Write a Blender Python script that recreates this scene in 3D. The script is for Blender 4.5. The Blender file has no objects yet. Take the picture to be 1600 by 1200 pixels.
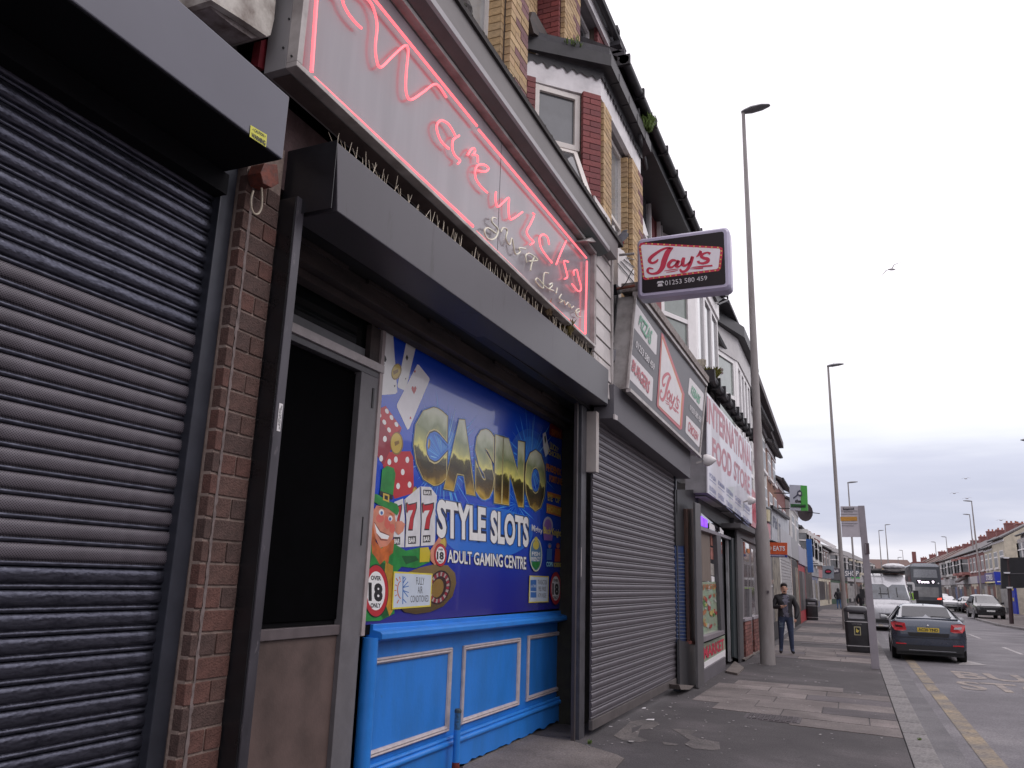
import bpy, math, random
import numpy as np
from mathutils import Vector, Matrix
R = math.radians
rnd = random.Random(7)
S = bpy.context.scene
COL = S.collection

# ------------------------------------------------------------ camera
EYE = 1.7
FPX, PAN, TILT, ROLL = 1232.98, 0.402806, 0.242214, 0.031322
cp, sp_, ct, st = math.cos(PAN), math.sin(PAN), math.cos(TILT), math.sin(TILT)
cr, sr = math.cos(ROLL), math.sin(ROLL)
FW = Vector((-sp_*ct, cp*ct, st))
_r0 = Vector((cp, sp_, 0)); _u0 = _r0.cross(FW)
RT = cr*_r0 + sr*_u0
UP = -sr*_r0 + cr*_u0
CAM = Vector((0, 0, EYE))
cd = bpy.data.cameras.new('camera')
cam = bpy.data.objects.new('camera', cd); COL.objects.link(cam)
cd.sensor_width = 36; cd.lens = FPX/1600*36
cd.clip_start = 0.05; cd.clip_end = 2000
cam.matrix_world = Matrix(((RT.x, UP.x, -FW.x, 0), (RT.y, UP.y, -FW.y, 0), (RT.z, UP.z, -FW.z, EYE), (0, 0, 0, 1)))
S.camera = cam

# ------------------------------------------------------------ world, sun, exposure
W = bpy.data.worlds.new('World'); S.world = W; W.use_nodes = True
nt = W.node_tree; nt.nodes.clear()
def wn(t, **k):
    n = nt.nodes.new(t)
    for a, b in k.items(): setattr(n, a, b)
    return n
sky = wn('ShaderNodeTexSky', sky_type='NISHITA', sun_disc=False)
sky.sun_elevation = R(48); sky.sun_rotation = R(75)
skm = wn('ShaderNodeMixRGB', blend_type='MULTIPLY'); skm.inputs[0].default_value = 1; skm.inputs[2].default_value = (.10, .10, .10, 1)
nt.links.new(sky.outputs[0], skm.inputs[1])
tc = wn('ShaderNodeTexCoord'); sep = wn('ShaderNodeSeparateXYZ'); nt.links.new(tc.outputs['Generated'], sep.inputs[0])
mp = wn('ShaderNodeMapping'); mp.inputs['Scale'].default_value = (1.3, 1.3, 9.0); nt.links.new(tc.outputs['Generated'], mp.inputs[0])
nz = wn('ShaderNodeTexNoise'); nz.inputs['Scale'].default_value = 2.2; nz.inputs['Detail'].default_value = 5; nz.inputs['Roughness'].default_value = .5
nt.links.new(mp.outputs[0], nz.inputs['Vector'])
ad = wn('ShaderNodeMath', operation='MULTIPLY_ADD'); ad.inputs[1].default_value = .16; nt.links.new(nz.outputs[0], ad.inputs[0])
sb = wn('ShaderNodeMath', operation='SUBTRACT'); sb.inputs[1].default_value = .08; nt.links.new(sep.outputs[2], sb.inputs[0]); nt.links.new(sb.outputs[0], ad.inputs[2])
rp = wn('ShaderNodeValToRGB'); e = rp.color_ramp
e.elements[0].position = 0.0; e.elements[0].color = (.78, .79, .84, 1)
e.elements[1].position = 1.0; e.elements[1].color = (1.25, 1.22, 1.25, 1)
for p, c in ((.045, (.82, .83, .88, 1)), (.085, (.555, .59, .70, 1)), (.12, (.64, .675, .78, 1)), (.16, (.84, .88, .93, 1)), (.215, (1.04, 1.05, 1.07, 1)), (.38, (1.22, 1.19, 1.22, 1))):
    x = e.elements.new(p); x.color = c
nt.links.new(ad.outputs[0], rp.inputs[0])
tint = wn('ShaderNodeMixRGB', blend_type='MULTIPLY'); tint.inputs[0].default_value = 1; tint.inputs[2].default_value = (1.05, 1.02, 1.05, 1)
mx = wn('ShaderNodeMixRGB'); mx.inputs[0].default_value = .93; nt.links.new(skm.outputs[0], mx.inputs[1]); nt.links.new(rp.outputs[0], mx.inputs[2])
bg = wn('ShaderNodeBackground'); bg.inputs[1].default_value = 1.0
nt.links.new(mx.outputs[0], tint.inputs[1]); nt.links.new(tint.outputs[0], bg.inputs[0])
wo = wn('ShaderNodeOutputWorld'); nt.links.new(bg.outputs[0], wo.inputs[0])

sl = bpy.data.lights.new('sun', 'SUN'); sl.energy = 0.6; sl.angle = R(25); sl.color = (1, .96, .92)
so = bpy.data.objects.new('sun', sl); COL.objects.link(so)
_d = Vector((math.sin(R(75))*math.cos(R(48)), math.cos(R(75))*math.cos(R(48)), math.sin(R(48))))
so.rotation_euler = _d.to_track_quat('Z', 'Y').to_euler(); so.location = (20, 10, 30)
S.view_settings.view_transform = 'Standard'; S.view_settings.look = 'None'
S.view_settings.exposure = 0.15; S.view_settings.gamma = 1.0; S.view_settings.use_curve_mapping = False
S.render.engine = 'CYCLES'
S.cycles.max_bounces = 6; S.cycles.use_denoising = True

# ------------------------------------------------------------ measuring helpers: a photo pixel on a known world plane
def ray(x, y): return (x-800)/FPX*RT - (y-600)/FPX*UP + FW
def ax(x, y, X): d = ray(x, y); return CAM + d*(X/d.x)
def ay(x, y, Y): d = ray(x, y); return CAM + d*(Y/d.y)
def az(x, y, Z=0.0): d = ray(x, y); return CAM + d*((Z-EYE)/d.z)
def adp(x, y, D): return CAM + ray(x, y)*D
def ground(X, Y):
    """pavement height: a crossfall rising to the shop fronts, easing off further along"""
    c = .10 if Y < 9.5 else max(.02, .10-.08*(Y-9.5)/5.5)
    return max(0, min(1.1, (.45-X)/3.2))*c if X < .45 else 0.0

# ------------------------------------------------------------ materials
MATS = {}
def mat(name, col, rough=.6, metal=0, var=.12, vs=6, bump=0, bs=60, coat=0, col2=None, spec=.5, emit=None, es=1, streak=None, alpha=None, trans=0, det=4, bands=None):
    """procedural Principled: noise-varied base colour, fine bump, optional dirt (col2) and stretched streaks"""
    if name in MATS: return MATS[name]
    m = bpy.data.materials.new(name); m.use_nodes = True; MATS[name] = m
    t = m.node_tree; N = t.nodes; L = t.links; b = N['Principled BSDF']
    c = N.new('ShaderNodeTexCoord')
    vec = c.outputs['Object']
    if streak:
        mpn = N.new('ShaderNodeMapping'); mpn.inputs['Scale'].default_value = streak; L.new(vec, mpn.inputs[0]); svec = mpn.outputs[0]
    else: svec = vec
    n = N.new('ShaderNodeTexNoise'); n.inputs['Scale'].default_value = vs; n.inputs['Detail'].default_value = det; n.inputs['Roughness'].default_value = .6
    L.new(svec, n.inputs['Vector'])
    r = N.new('ShaderNodeValToRGB')
    lo = tuple(max(0, k*(1-var)) for k in col[:3])+(1,); hi = tuple(k*(1+var) for k in col[:3])+(1,)
    if col2: lo = tuple(col2[:3])+(1,)
    r.color_ramp.elements[0].position = .32; r.color_ramp.elements[0].color = lo
    r.color_ramp.elements[1].position = .62; r.color_ramp.elements[1].color = hi
    L.new(n.outputs[0], r.inputs[0]); L.new(r.outputs[0], b.inputs['Base Color'])
    b.inputs['Roughness'].default_value = rough; b.inputs['Metallic'].default_value = metal
    b.inputs['Specular IOR Level'].default_value = spec
    b.inputs['Coat Weight'].default_value = coat; b.inputs['Coat Roughness'].default_value = .03
    if rough > .15:
        mr = N.new('ShaderNodeMapRange'); mr.inputs[3].default_value = rough*.85; mr.inputs[4].default_value = min(1, rough*1.15)
        L.new(n.outputs[0], mr.inputs[0]); L.new(mr.outputs[0], b.inputs['Roughness'])
    if bump:
        n2 = N.new('ShaderNodeTexNoise'); n2.inputs['Scale'].default_value = bs; n2.inputs['Detail'].default_value = 3; L.new(vec, n2.inputs['Vector'])
        bp = N.new('ShaderNodeBump'); bp.inputs['Strength'].default_value = bump; bp.inputs['Distance'].default_value = .01
        L.new(n2.outputs[0], bp.inputs['Height']); L.new(bp.outputs[0], b.inputs['Normal'])
    if emit:
        b.inputs['Emission Color'].default_value = tuple(emit)+(1,); b.inputs['Emission Strength'].default_value = es
    return m
def tweak_var(m, amount):
    """per-object brightness change from the object's random number, so alike bricks differ"""
    t = m.node_tree; N = t.nodes; L = t.links; b = N['Principled BSDF']
    src = b.inputs['Base Color'].links[0].from_socket
    oi = N.new('ShaderNodeObjectInfo'); mr = N.new('ShaderNodeMapRange'); mr.inputs[3].default_value = 1-amount; mr.inputs[4].default_value = 1+amount
    L.new(oi.outputs['Random'], mr.inputs[0])
    hs = N.new('ShaderNodeHueSaturation'); L.new(mr.outputs[0], hs.inputs['Value']); L.new(src, hs.inputs['Color']); L.new(hs.outputs[0], b.inputs['Base Color'])
    return m
def glass(name, tint=(.05, .055, .06), rough=.02):
    return mat(name, tint, rough, var=.3, vs=1.5, spec=.9, coat=.6)

# ------------------------------------------------------------ mesh helpers
class MB:
    def __init__(s): s.v = []; s.f = []
    def add(s, vs, fs):
        k = len(s.v); s.v += [tuple(p) for p in vs]; s.f += [tuple(i+k for i in f) for f in fs]; return s
    def box(s, x0, x1, y0, y1, z0, z1):
        if x0 > x1: x0, x1 = x1, x0
        if y0 > y1: y0, y1 = y1, y0
        if z0 > z1: z0, z1 = z1, z0
        return s.add([(x0,y0,z0),(x1,y0,z0),(x1,y1,z0),(x0,y1,z0),(x0,y0,z1),(x1,y0,z1),(x1,y1,z1),(x0,y1,z1)],
                     [(0,3,2,1),(4,5,6,7),(0,1,5,4),(1,2,6,5),(2,3,7,6),(3,0,4,7)])
    def prism(s, poly, off):
        """polygon (list of 3D points) extruded by vector off, closed"""
        n = len(poly); o = Vector(off); a = [Vector(p) for p in poly]
        return s.add(a+[p+o for p in a], [tuple(range(n))[::-1], tuple(range(n, 2*n))]+[(i, (i+1) % n, (i+1) % n+n, i+n) for i in range(n)])
    def face(s, pts): return s.add(pts, [tuple(range(len(pts)))])
    def bar(s, a, b, w, h=None, up=(0,0,1)):
        a, b = Vector(a), Vector(b); d = (b-a).normalized(); u = Vector(up)
        if abs(d.dot(u)) > .95: u = Vector((1,0,0))
        x = d.cross(u).normalized(); y = x.cross(d); h = h or w
        c = [x*w/2+y*h/2, -x*w/2+y*h/2, -x*w/2-y*h/2, x*w/2-y*h/2]
        return s.add([a+k for k in c]+[b+k for k in c], [(3,2,1,0),(4,5,6,7),(0,1,5,4),(1,2,6,5),(2,3,7,6),(3,0,4,7)])
    def tube(s, pts, r, n=8, cap=True):
        pts = [Vector(p) for p in pts]; rr = r if isinstance(r, (list, tuple)) else [r]*len(pts); k = len(s.v); prev = None
        for i, p in enumerate(pts):
            d = (pts[min(i+1, len(pts)-1)]-pts[max(i-1, 0)]).normalized()
            if prev is None:
                u = Vector((0,0,1)) if abs(d.z) < .9 else Vector((1,0,0))
                x = d.cross(u).normalized()
            else: x = (prev-d*prev.dot(d)).normalized()
            prev = x; y = d.cross(x)
            for j in range(n):
                t = 2*math.pi*j/n; s.v.append(tuple(p+(x*math.cos(t)+y*math.sin(t))*rr[i]))
        for i in range(len(pts)-1):
            for j in range(n):
                s.f.append((k+i*n+j, k+i*n+(j+1) % n, k+(i+1)*n+(j+1) % n, k+(i+1)*n+j))
        if cap:
            s.f.append(tuple(k+j for j in range(n))[::-1]); s.f.append(tuple(k+(len(pts)-1)*n+j for j in range(n)))
        return s
    def lathe(s, c, prof, n=20, sx=1, sy=1):
        """prof: list of (r, z) about a vertical axis at c"""
        k = len(s.v); c = Vector(c)
        for r, z in prof:
            for j in range(n):
                t = 2*math.pi*j/n; s.v.append((c.x+r*sx*math.cos(t), c.y+r*sy*math.sin(t), c.z+z))
        for i in range(len(prof)-1):
            for j in range(n): s.f.append((k+i*n+j, k+i*n+(j+1) % n, k+(i+1)*n+(j+1) % n, k+(i+1)*n+j))
        s.f.append(tuple(k+j for j in range(n))[::-1]); s.f.append(tuple(k+(len(prof)-1)*n+j for j in range(n)))
        return s
    def loft(s, rings, cap=True):
        k = len(s.v); n = len(rings[0])
        for r in rings: s.v += [tuple(p) for p in r]
        for i in range(len(rings)-1):
            for j in range(n): s.f.append((k+i*n+j, k+i*n+(j+1) % n, k+(i+1)*n+(j+1) % n, k+(i+1)*n+j))
        if cap:
            s.f.append(tuple(k+j for j in range(n))[::-1]); s.f.append(tuple(k+(len(rings)-1)*n+j for j in range(n)))
        return s
    def build(s, name, m, parent=None, smooth=False, bevel=0, stuff=False, label=None):
        off = Vector(parent['_o']) if parent is not None and '_o' in parent else Vector((0,0,0))
        me = bpy.data.meshes.new(name)
        me.from_pydata([tuple(Vector(p)-off) for p in s.v], [], s.f); me.validate(); me.update()
        me.materials.append(m)
        o = bpy.data.objects.new(name, me); COL.objects.link(o)
        if parent is not None: o.parent = parent; o['_o'] = tuple(off)
        if bevel or smooth:
            import bmesh
            b = bmesh.new(); b.from_mesh(me)
            bmesh.ops.recalc_face_normals(b, faces=b.faces)
            if bevel: bmesh.ops.bevel(b, geom=b.edges[:], offset=bevel, segments=2, profile=.6, affect='EDGES', clamp_overlap=True)
            b.to_mesh(me); b.free()
        if smooth:
            for p in me.polygons: p.use_smooth = True
            try: me.set_sharp_from_angle(angle=R(40))
            except Exception: pass
        if stuff: o['kind'] = 'stuff'
        if label: o['label'] = label
        return o
def thing(name, label, cat, loc=(0,0,0), group=None, rz=0):
    o = bpy.data.objects.new(name, None); COL.objects.link(o); o.empty_display_size = .1
    o.location = loc; o.rotation_euler = (0, 0, rz); o['label'] = label; o['category'] = cat; o['_o'] = tuple(loc)
    if group: o['group'] = group
    return o
def tag(o, label, cat, group=None):
    o['label'] = label; o['category'] = cat
    if group: o['group'] = group
    return o
def struct(o): o['kind'] = 'structure'; return o
def kids(o): return [c for c in bpy.data.objects if c.parent == o]
def copy_tree(o, loc=None, label=None, rz=None, scale=None):
    c = o.copy(); COL.objects.link(c)
    if loc is not None: c.location = loc
    if rz is not None: c.rotation_euler = (0, 0, rz)
    if scale is not None: c.scale = scale
    if label: c['label'] = label
    for ch in kids(o):
        d = ch.copy(); COL.objects.link(d); d.parent = c
        for g in kids(ch):
            h = g.copy(); COL.objects.link(h); h.parent = d
    return c
def inst(o, loc, parent=None, scale=None):
    c = o.copy(); COL.objects.link(c); c.location = loc
    if scale: c.scale = scale
    if parent is not None: c.parent = parent
    return c

def pslab(px, X, dx):
    """box-like slab: front quad measured at photo pixels on plane X, extruded by dx along X"""
    mb = MB(); mb.prism([ax(x, y, X) for x, y in px], (dx, 0, 0)); return mb
def rect(mb, X0, X1, y0, y1, z0, z1): return mb.box(X0, X1, y0, y1, z0, z1)
def crop(ox, oy, s, pts): return [(ox+x/s, oy+y/s) for x, y in pts]

# ------------------------------------------------------------ lettering (built-in font, turned to mesh)
_TXT = {}
def text2d(s, bold=0.0, shear=0.0, sp=1.0):
    k = (s, bold, shear, sp)
    if k not in _TXT:
        c = bpy.data.curves.new('t', 'FONT'); c.body = s; c.offset = bold; c.shear = shear; c.space_character = sp; c.resolution_u = 3
        c.fill_mode = 'FRONT'; c.align_x = 'LEFT'
        o = bpy.data.objects.new('t', c); COL.objects.link(o)
        bpy.context.view_layer.update()
        me = o.to_mesh()
        v = np.array([(p.co.x, p.co.y) for p in me.vertices]); f = [tuple(p.vertices) for p in me.polygons]
        o.to_mesh_clear(); bpy.data.objects.remove(o); bpy.data.curves.remove(c)
        mn, mxx = v.min(0), v.max(0)
        _TXT[k] = ((v-mn)/(mxx-mn), f, (mxx-mn))
    return _TXT[k]
def bil(q, u, v):
    a, b, c, d = q     # bottom-left, bottom-right, top-right, top-left
    return a*(1-u)*(1-v)+b*u*(1-v)+c*u*v+d*(1-u)*v
def text_on(mb, s, q, bold=0.0, shear=0.0, sp=1.0):
    """add string s fitted in world quad q to mesh builder"""
    v, f, _ = text2d(s, bold, shear, sp)
    q = [Vector(p) for p in q]
    mb.add([bil(q, u, w) for u, w in v], f); return mb
def pq(px, X): return [ax(x, y, X) for x, y in px]
def ellipse(cx, cy, rx, ry, n=20, a0=0, rot=0):
    o = []
    for i in range(n):
        t = a0+2*math.pi*i/n; x, y = rx*math.cos(t), ry*math.sin(t)
        o.append((cx+x*math.cos(rot)-y*math.sin(rot), cy+x*math.sin(rot)+y*math.cos(rot)))
    return o
def smooth_pts(pts, n=6):
    """Catmull-Rom through the points"""
    P = [Vector(p) for p in pts]; out = []
    for i in range(len(P)-1):
        p0 = P[max(i-1, 0)]; p1 = P[i]; p2 = P[i+1]; p3 = P[min(i+2, len(P)-1)]
        for k in range(n):
            t = k/n
            out.append(.5*((2*p1)+(-p0+p2)*t+(2*p0-5*p1+4*p2-p3)*t*t+(-p0+3*p1-3*p2+p3)*t**3))
    out.append(P[-1]); return out
# ============================================================ GROUND
def ground_mat(name, cols, scale, bump, spots=None, rough=.85, big=.35):
    m = bpy.data.materials.new(name); m.use_nodes = True; t = m.node_tree; N = t.nodes; L = t.links; b = N['Principled BSDF']
    c = N.new('ShaderNodeTexCoord')
    n1 = N.new('ShaderNodeTexNoise'); n1.inputs['Scale'].default_value = big; n1.inputs['Detail'].default_value = 6; n1.inputs['Roughness'].default_value = .62; L.new(c.outputs['Object'], n1.inputs['Vector'])
    r1 = N.new('ShaderNodeValToRGB'); r1.color_ramp.elements[0].position = .35; r1.color_ramp.elements[1].position = .66
    r1.color_ramp.elements[0].color = cols[0]+(1,); r1.color_ramp.elements[1].color = cols[1]+(1,)
    if len(cols) > 2: x = r1.color_ramp.elements.new(.52); x.color = cols[2]+(1,)
    L.new(n1.outputs[0], r1.inputs[0])
    n2 = N.new('ShaderNodeTexNoise'); n2.inputs['Scale'].default_value = scale; n2.inputs['Detail'].default_value = 2; L.new(c.outputs['Object'], n2.inputs['Vector'])
    r2 = N.new('ShaderNodeMapRange'); r2.inputs[1].default_value = .3; r2.inputs[2].default_value = .7; r2.inputs[3].default_value = .68; r2.inputs[4].default_value = 1.32; L.new(n2.outputs[0], r2.inputs[0])
    mu = N.new('ShaderNodeMixRGB'); mu.blend_type = 'MULTIPLY'; mu.inputs[0].default_value = 1; L.new(r1.outputs[0], mu.inputs[1]); L.new(r2.outputs[0], mu.inputs[2])
    out = mu.outputs[0]
    if spots:
        v = N.new('ShaderNodeTexVoronoi'); v.inputs['Scale'].default_value = spots[0]; L.new(c.outputs['Object'], v.inputs['Vector'])
        r3 = N.new('ShaderNodeValToRGB'); r3.color_ramp.elements[0].position = spots[1]; r3.color_ramp.elements[1].position = spots[1]+.03
        r3.color_ramp.elements[0].color = (1,1,1,1); r3.color_ramp.elements[1].color = (0,0,0,1); L.new(v.outputs['Distance'], r3.inputs[0])
        m2 = N.new('ShaderNodeMixRGB'); m2.inputs[2].default_value = spots[2]+(1,); L.new(r3.outputs[0], m2.inputs[0]); L.new(out, m2.inputs[1]); out = m2.outputs[0]
    L.new(out, b.inputs['Base Color']); b.inputs['Roughness'].default_value = rough
    bp = N.new('ShaderNodeBump'); bp.inputs['Strength'].default_value = bump; bp.inputs['Distance'].default_value = .01; L.new(n2.outputs[0], bp.inputs['Height']); L.new(bp.outputs[0], b.inputs['Normal'])
    MATS[name] = m; return m
M_tar = ground_mat('pavement_tarmac', ((.050,.044,.048), (.098,.086,.092), (.066,.059,.063)), 70, .5, (2.6, .045, (.42,.40,.42)), big=.8)
M_road = ground_mat('road_asphalt', ((.115,.108,.120), (.21,.198,.21), (.155,.146,.16)), 55, .35, big=.45)
M_kerb = ground_mat('kerb_concrete', ((.15,.142,.145), (.25,.235,.235)), 45, .3, big=1.5)
M_flag = tweak_var(ground_mat('paving_concrete', ((.125,.105,.103), (.225,.192,.187), (.17,.147,.143)), 60, .3, (3.1, .03, (.5,.48,.48)), big=1.3), .13)
M_flagd = tweak_var(ground_mat('paving_dark', ((.075,.065,.072), (.12,.105,.112)), 60, .3, big=1.3), .15)
M_patch = ground_mat('concrete_patch', ((.115,.097,.09), (.19,.163,.152)), 60, .5, big=2)
M_yel = ground_mat('worn_yellow_paint', ((.15,.14,.14), (.31,.245,.165), (.22,.185,.15)), 22, .2, big=1.6)
M_wht = ground_mat('worn_white_paint', ((.30,.28,.285), (.44,.415,.42)), 20, .2, big=2)
M_earth = ground_mat('far_ground', ((.10,.10,.10), (.16,.155,.15)), 4, .2, big=.1)
M_buff = ground_mat('worn_buff_paint', ((.17,.155,.155), (.34,.29,.25), (.28,.24,.22)), 22, .2, big=2.2)

g = MB().face([(-400,-60,-.13), (400,-60,-.13), (400,900,-.13), (-400,900,-.13)]).build('ground', M_earth); struct(g)
KX = .73
road = MB().face([(KX,-30,-.1), (9.0,-30,-.1), (9.0,420,-.1), (KX,420,-.1)]).build('road', M_road); struct(road)
# gutter strip and resurfacing patches on the road, each a few mm thick sheet
pt = MB()
for (x0, x1, y0, y1) in ((KX+.001, 1.05, 4, 60),):
    pt.face([(x0,y0,-.096), (x1,y0,-.096), (x1,y1,-.096), (x0,y1,-.096)])
M_gut = ground_mat('gutter_asphalt', ((.105,.10,.11), (.17,.163,.173)), 60, .4, big=1.1)
struct(pt.build('gutter', M_gut))

# left pavement surface with crossfall
xs = [-4.2, -3.28, -3.0, -2.75, -2.4, -2, -1.5, -1, -.5, 0, .45]; ys = [-8, 0, 3, 5, 6, 7, 8, 9, 9.5, 10, 10.5, 11, 11.5, 12, 12.5, 13, 13.5, 14, 14.5, 15, 16, 18, 20, 25, 30, 40, 60, 100, 160, 300]
mb = MB(); nx = len(xs)
for y in ys:
    for x in xs: mb.v.append((x, y, ground(x, y)))
for j in range(len(ys)-1):
    for i in range(nx-1): mb.f.append((j*nx+i, j*nx+i+1, (j+1)*nx+i+1, (j+1)*nx+i))
pav = struct(mb.build('pavement', M_tar))
# kerb stones
kerb = bpy.data.objects.new('kerb', None); COL.objects.link(kerb); struct(kerb)
ks0 = None
y = -4.0
while y < 75:
    ln = .915
    if ks0 is None:
        ks0 = MB().box(0, .27, 0, ln-.012, -.14, .012).build('kerb_stone', M_kerb, kerb, bevel=.012); ks0.location = (KX-.272, y, 0)
    else: inst(ks0, (KX-.272, y, rnd.uniform(-.003, .003)), kerb)
    y += ln
struct(MB().box(KX-.27, KX, 75, 400, -.14, .01).build('far_kerb', M_kerb))
# flagstones in the bands the photo shows; each its own piece
pv = bpy.data.objects.new('paving', None); COL.objects.link(pv); struct(pv)
def flag(x0, x1, y0, y1, m, lift=.006):
    zz = [ground(x, y)+lift+rnd.uniform(-.002, .003) for x, y in ((x0,y0),(x1,y0),(x1,y1),(x0,y1))]
    g_ = .008
    p = [(x0+g_,y0+g_,zz[0]), (x1-g_,y0+g_,zz[1]), (x1-g_,y1-g_,zz[2]), (x0+g_,y1-g_,zz[3])]
    MB().prism([(a,b,c-.045) for a,b,c in p], (0,0,.045)).build('flagstone', m, pv)
def band(y0, rows, dep, x0, x1, dark=.1, wid=(.75, 1.0), sk=0, lift=.006):
    for r in range(rows):
        x = x0
        while x < x1-.05:
            w = min(rnd.uniform(*wid), x1-x)
            if x1-(x+w) < .3: w = x1-x
            flag(x, x+w, y0+r*dep, y0+(r+1)*dep-.0, M_flagd if rnd.random() < dark else M_flag, lift)
            x += w
YB = 11.15
for r in range(7):
    x = -2.3 if r < 6 else -2.05
    x1 = .455
    y0 = YB+r*.68
    dep = .68
    if r == 0: x = -.85
    if r == 1: x = -1.9
    while x < x1-.05:
        w = min(rnd.choice((.62, .9, .9, 1.1)), x1-x)
        if x1-(x+w) < .35: w = x1-x
        dk = (r == 2 and x1-(x+w) < .01) or (r == 4 and -1.3 < x < -.3) or (r == 5 and x > -.2)
        if r == 6 and x > -.7: break
        flag(x, x+w, y0, y0+dep, M_flagd if dk else M_flag)
        x += w
band(21.6, 6, .75, -2.2, .455, .2)
band(27.6, 1, .9, -1.6, .455, .6); band(28.6, 4, .9, -2.2, .455, .1)
band(34.5, 5, 1.0, -2.2, .455, .15, wid=(.9, 1.4)); band(44, 8, 1.2, -2.3, .455, .2, wid=(.9, 1.4)); band(56, 12, 1.5, -2.4, .455, .2, wid=(1.2, 2.2))
# concrete patch in front of the blue panels (traced outline on the pavement)
def gpoly(px, lift):
    o = []
    for x, y in px:
        p = az(x, y, .08)
        for _ in range(3): p = az(x, y, ground(p.x, p.y)+lift)
        o.append(p)
    return o
o = MB().prism(gpoly(crop(700,1050,2.6667, [(150,350),(250,300),(345,262),(420,275),(520,290),(700,345),(735,362),(700,400),(690,440),(100,440),(60,400),(90,365)]), .004), (0,0,.006)).build('concrete_patch', M_patch); struct(o)
# pale worn scuffs in the tarmac
sc = MB()
for pts in ([(690,265),(740,225),(760,205),(840,195),(885,215),(850,235),(800,240),(790,270),(840,285),(800,292),(730,285)],
            [(930,235),(1000,240),(1040,245),(1010,262),(1060,280),(1130,292),(1135,322),(1100,326),(1020,318),(985,300),(1010,285),(975,262)],
            [(893,290),(960,300),(950,306),(900,302)]):
    c = crop(700,1050,2.6667, pts); sc.add(gpoly(c, .003), [tuple(range(len(c)))])
struct(sc.build('worn_tarmac', ground_mat('worn_tarmac_pale', ((.085,.076,.077), (.15,.132,.128)), 50, .6, big=3)))
# studded service cover in the first flag row
cv = MB(); c0 = gpoly(crop(700,1050,2.6667, [(1190,180),(1250,178),(1455,195),(1440,228),(1235,205)]), .008)
q = [c0[0], c0[3], c0[2], c0[1]]
xa, xb, ya, yb = -1.42, -.72, 11.27, 11.80
cv.box(xa, xb, ya, yb, ground(-1, 11.5)-.02, ground(-1, 11.5)+.010)
cover = thing('service_cover', 'studded concrete service cover in the pavement beside the pale flagstones', 'manhole cover', (xa, ya, ground(-1,11.5)))
cv.build('frame', M_flagd, cover)
st0 = None
for i in range(9):
    for j in range(4):
        l = (xa+.05+i*.07-xa, .05+j*.12, .008)
        if st0 is None:
            st0 = MB().box(0, .05, 0, .09, 0, .012).build('stud', M_flagd); st0.parent = cover; st0.location = l
        else: inst(st0, l, cover)
# litter: scraps nobody would count, lying on the tarmac
lt = MB(); rl = random.Random(5)
for i in range(150):
    x = rl.uniform(-2.6, .4); y = rl.uniform(6.5, 20)
    if rl.random() < .4: x = rl.uniform(-2.6, -1.2); y = rl.uniform(8, 13)
    s = rl.uniform(.006, .018) if rl.random() < .9 else rl.uniform(.02, .04); a = rl.uniform(0, 3); z = ground(x, y)+.012
    pts = [(x+s*math.cos(a+k)*rl.uniform(.6,1.3), y+s*math.sin(a+k)*rl.uniform(.6,1.3), z+rl.uniform(0,.004)) for k in (0,1.4,2.8,4.4)]
    lt.prism(pts, (0,0,.002))
lt.build('litter', mat('paper_scrap', (.36,.34,.34), .8, var=.35, vs=3), stuff=True)['label'] = 'small pale scraps of litter and gum scattered over the pavement'
bpy.data.objects['litter']['category'] = 'litter'
for (px, py, w, lab) in ((1016,1125,.10,'torn white paper scrap lying before the grey shutter'), (1006,1107,.05,'small crumpled paper scrap near the shutter foot')):
    p = gpoly([(px, py)], .01)[0]
    tag(MB().prism([(p.x-w/2,p.y-w*.3,p.z), (p.x+w/2,p.y-w*.2,p.z+.004), (p.x+w*.45,p.y+w*.3,p.z+.012), (p.x-w*.4,p.y+w*.35,p.z+.003)], (0,0,.002)).build('paper_scrap', mat('paper_white', (.75,.73,.75), .8)), lab, 'litter')

# road markings
mk = MB()
def strip(mb, x0, x1, y0, y1, z=-.094): mb.add([(x0,y0,z),(x1,y0,z),(x1,y1,z),(x0,y1,z)], [(0,1,2,3)])
strip(mk, 1.2, 1.42, 6.5, 17.4); strip(mk, 1.2, 1.42, 19.0, 26.5); strip(mk, 1.19, 1.40, 17.55, 18.8)
strip(mk, 1.2, 1.4, 46, 75)
struct(mk.build('yellow_line', M_yel))
mk = MB()
text_on(mk, 'BUS', [(2.02,20.55,-.094),(3.95,20.55,-.094),(3.95,22.3,-.094),(2.02,22.3,-.094)], bold=.02)
text_on(mk, 'STOP', [(1.86,18.3,-.094),(4.35,18.3,-.094),(4.35,19.95,-.094),(1.86,19.95,-.094)], bold=.02)
struct(mk.build('road_lettering', M_buff))
mk = MB(); mk.add([(2.38,24.35,-.094),(3.12,24.75,-.094),(2.8,25.95,-.094)], [(0,1,2)])
struct(mk.build('road_arrow', M_wht))
mk = MB()
for y in range(30, 150, 9): strip(mk, 4.7, 4.82, y, y+3.5)
struct(mk.build('centre_line', M_wht))
# far (right-hand) pavement and kerb
RK = 8.9
mb = MB(); mb.prism([(RK,-30,-.14),(16,-30,-.14),(16,46,-.14),(RK,46,-.14)], (0,0,.14))
mb.prism([(RK,46.002,-.14),(16,46.002,-.14),(20,420,-.14),(10.4,420,-.14),(10.4,84,-.14),(8.1,66,-.14),(7.9,55,-.14)], (0,0,.141))
struct(mb.build('far_pavement', M_flag))
mb = MB()
for (a, b) in (((RK-.13,-30),(RK-.13,46)), ((RK-.13,46),(7.78,55)), ((7.78,55),(7.98,66)), ((7.98,66),(10.27,84)), ((10.27,84),(10.27,400))):
    mb.bar((a[0],a[1],-.06), (b[0],b[1],-.06), .25, .15)
struct(mb.build('far_kerb', M_kerb))
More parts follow.
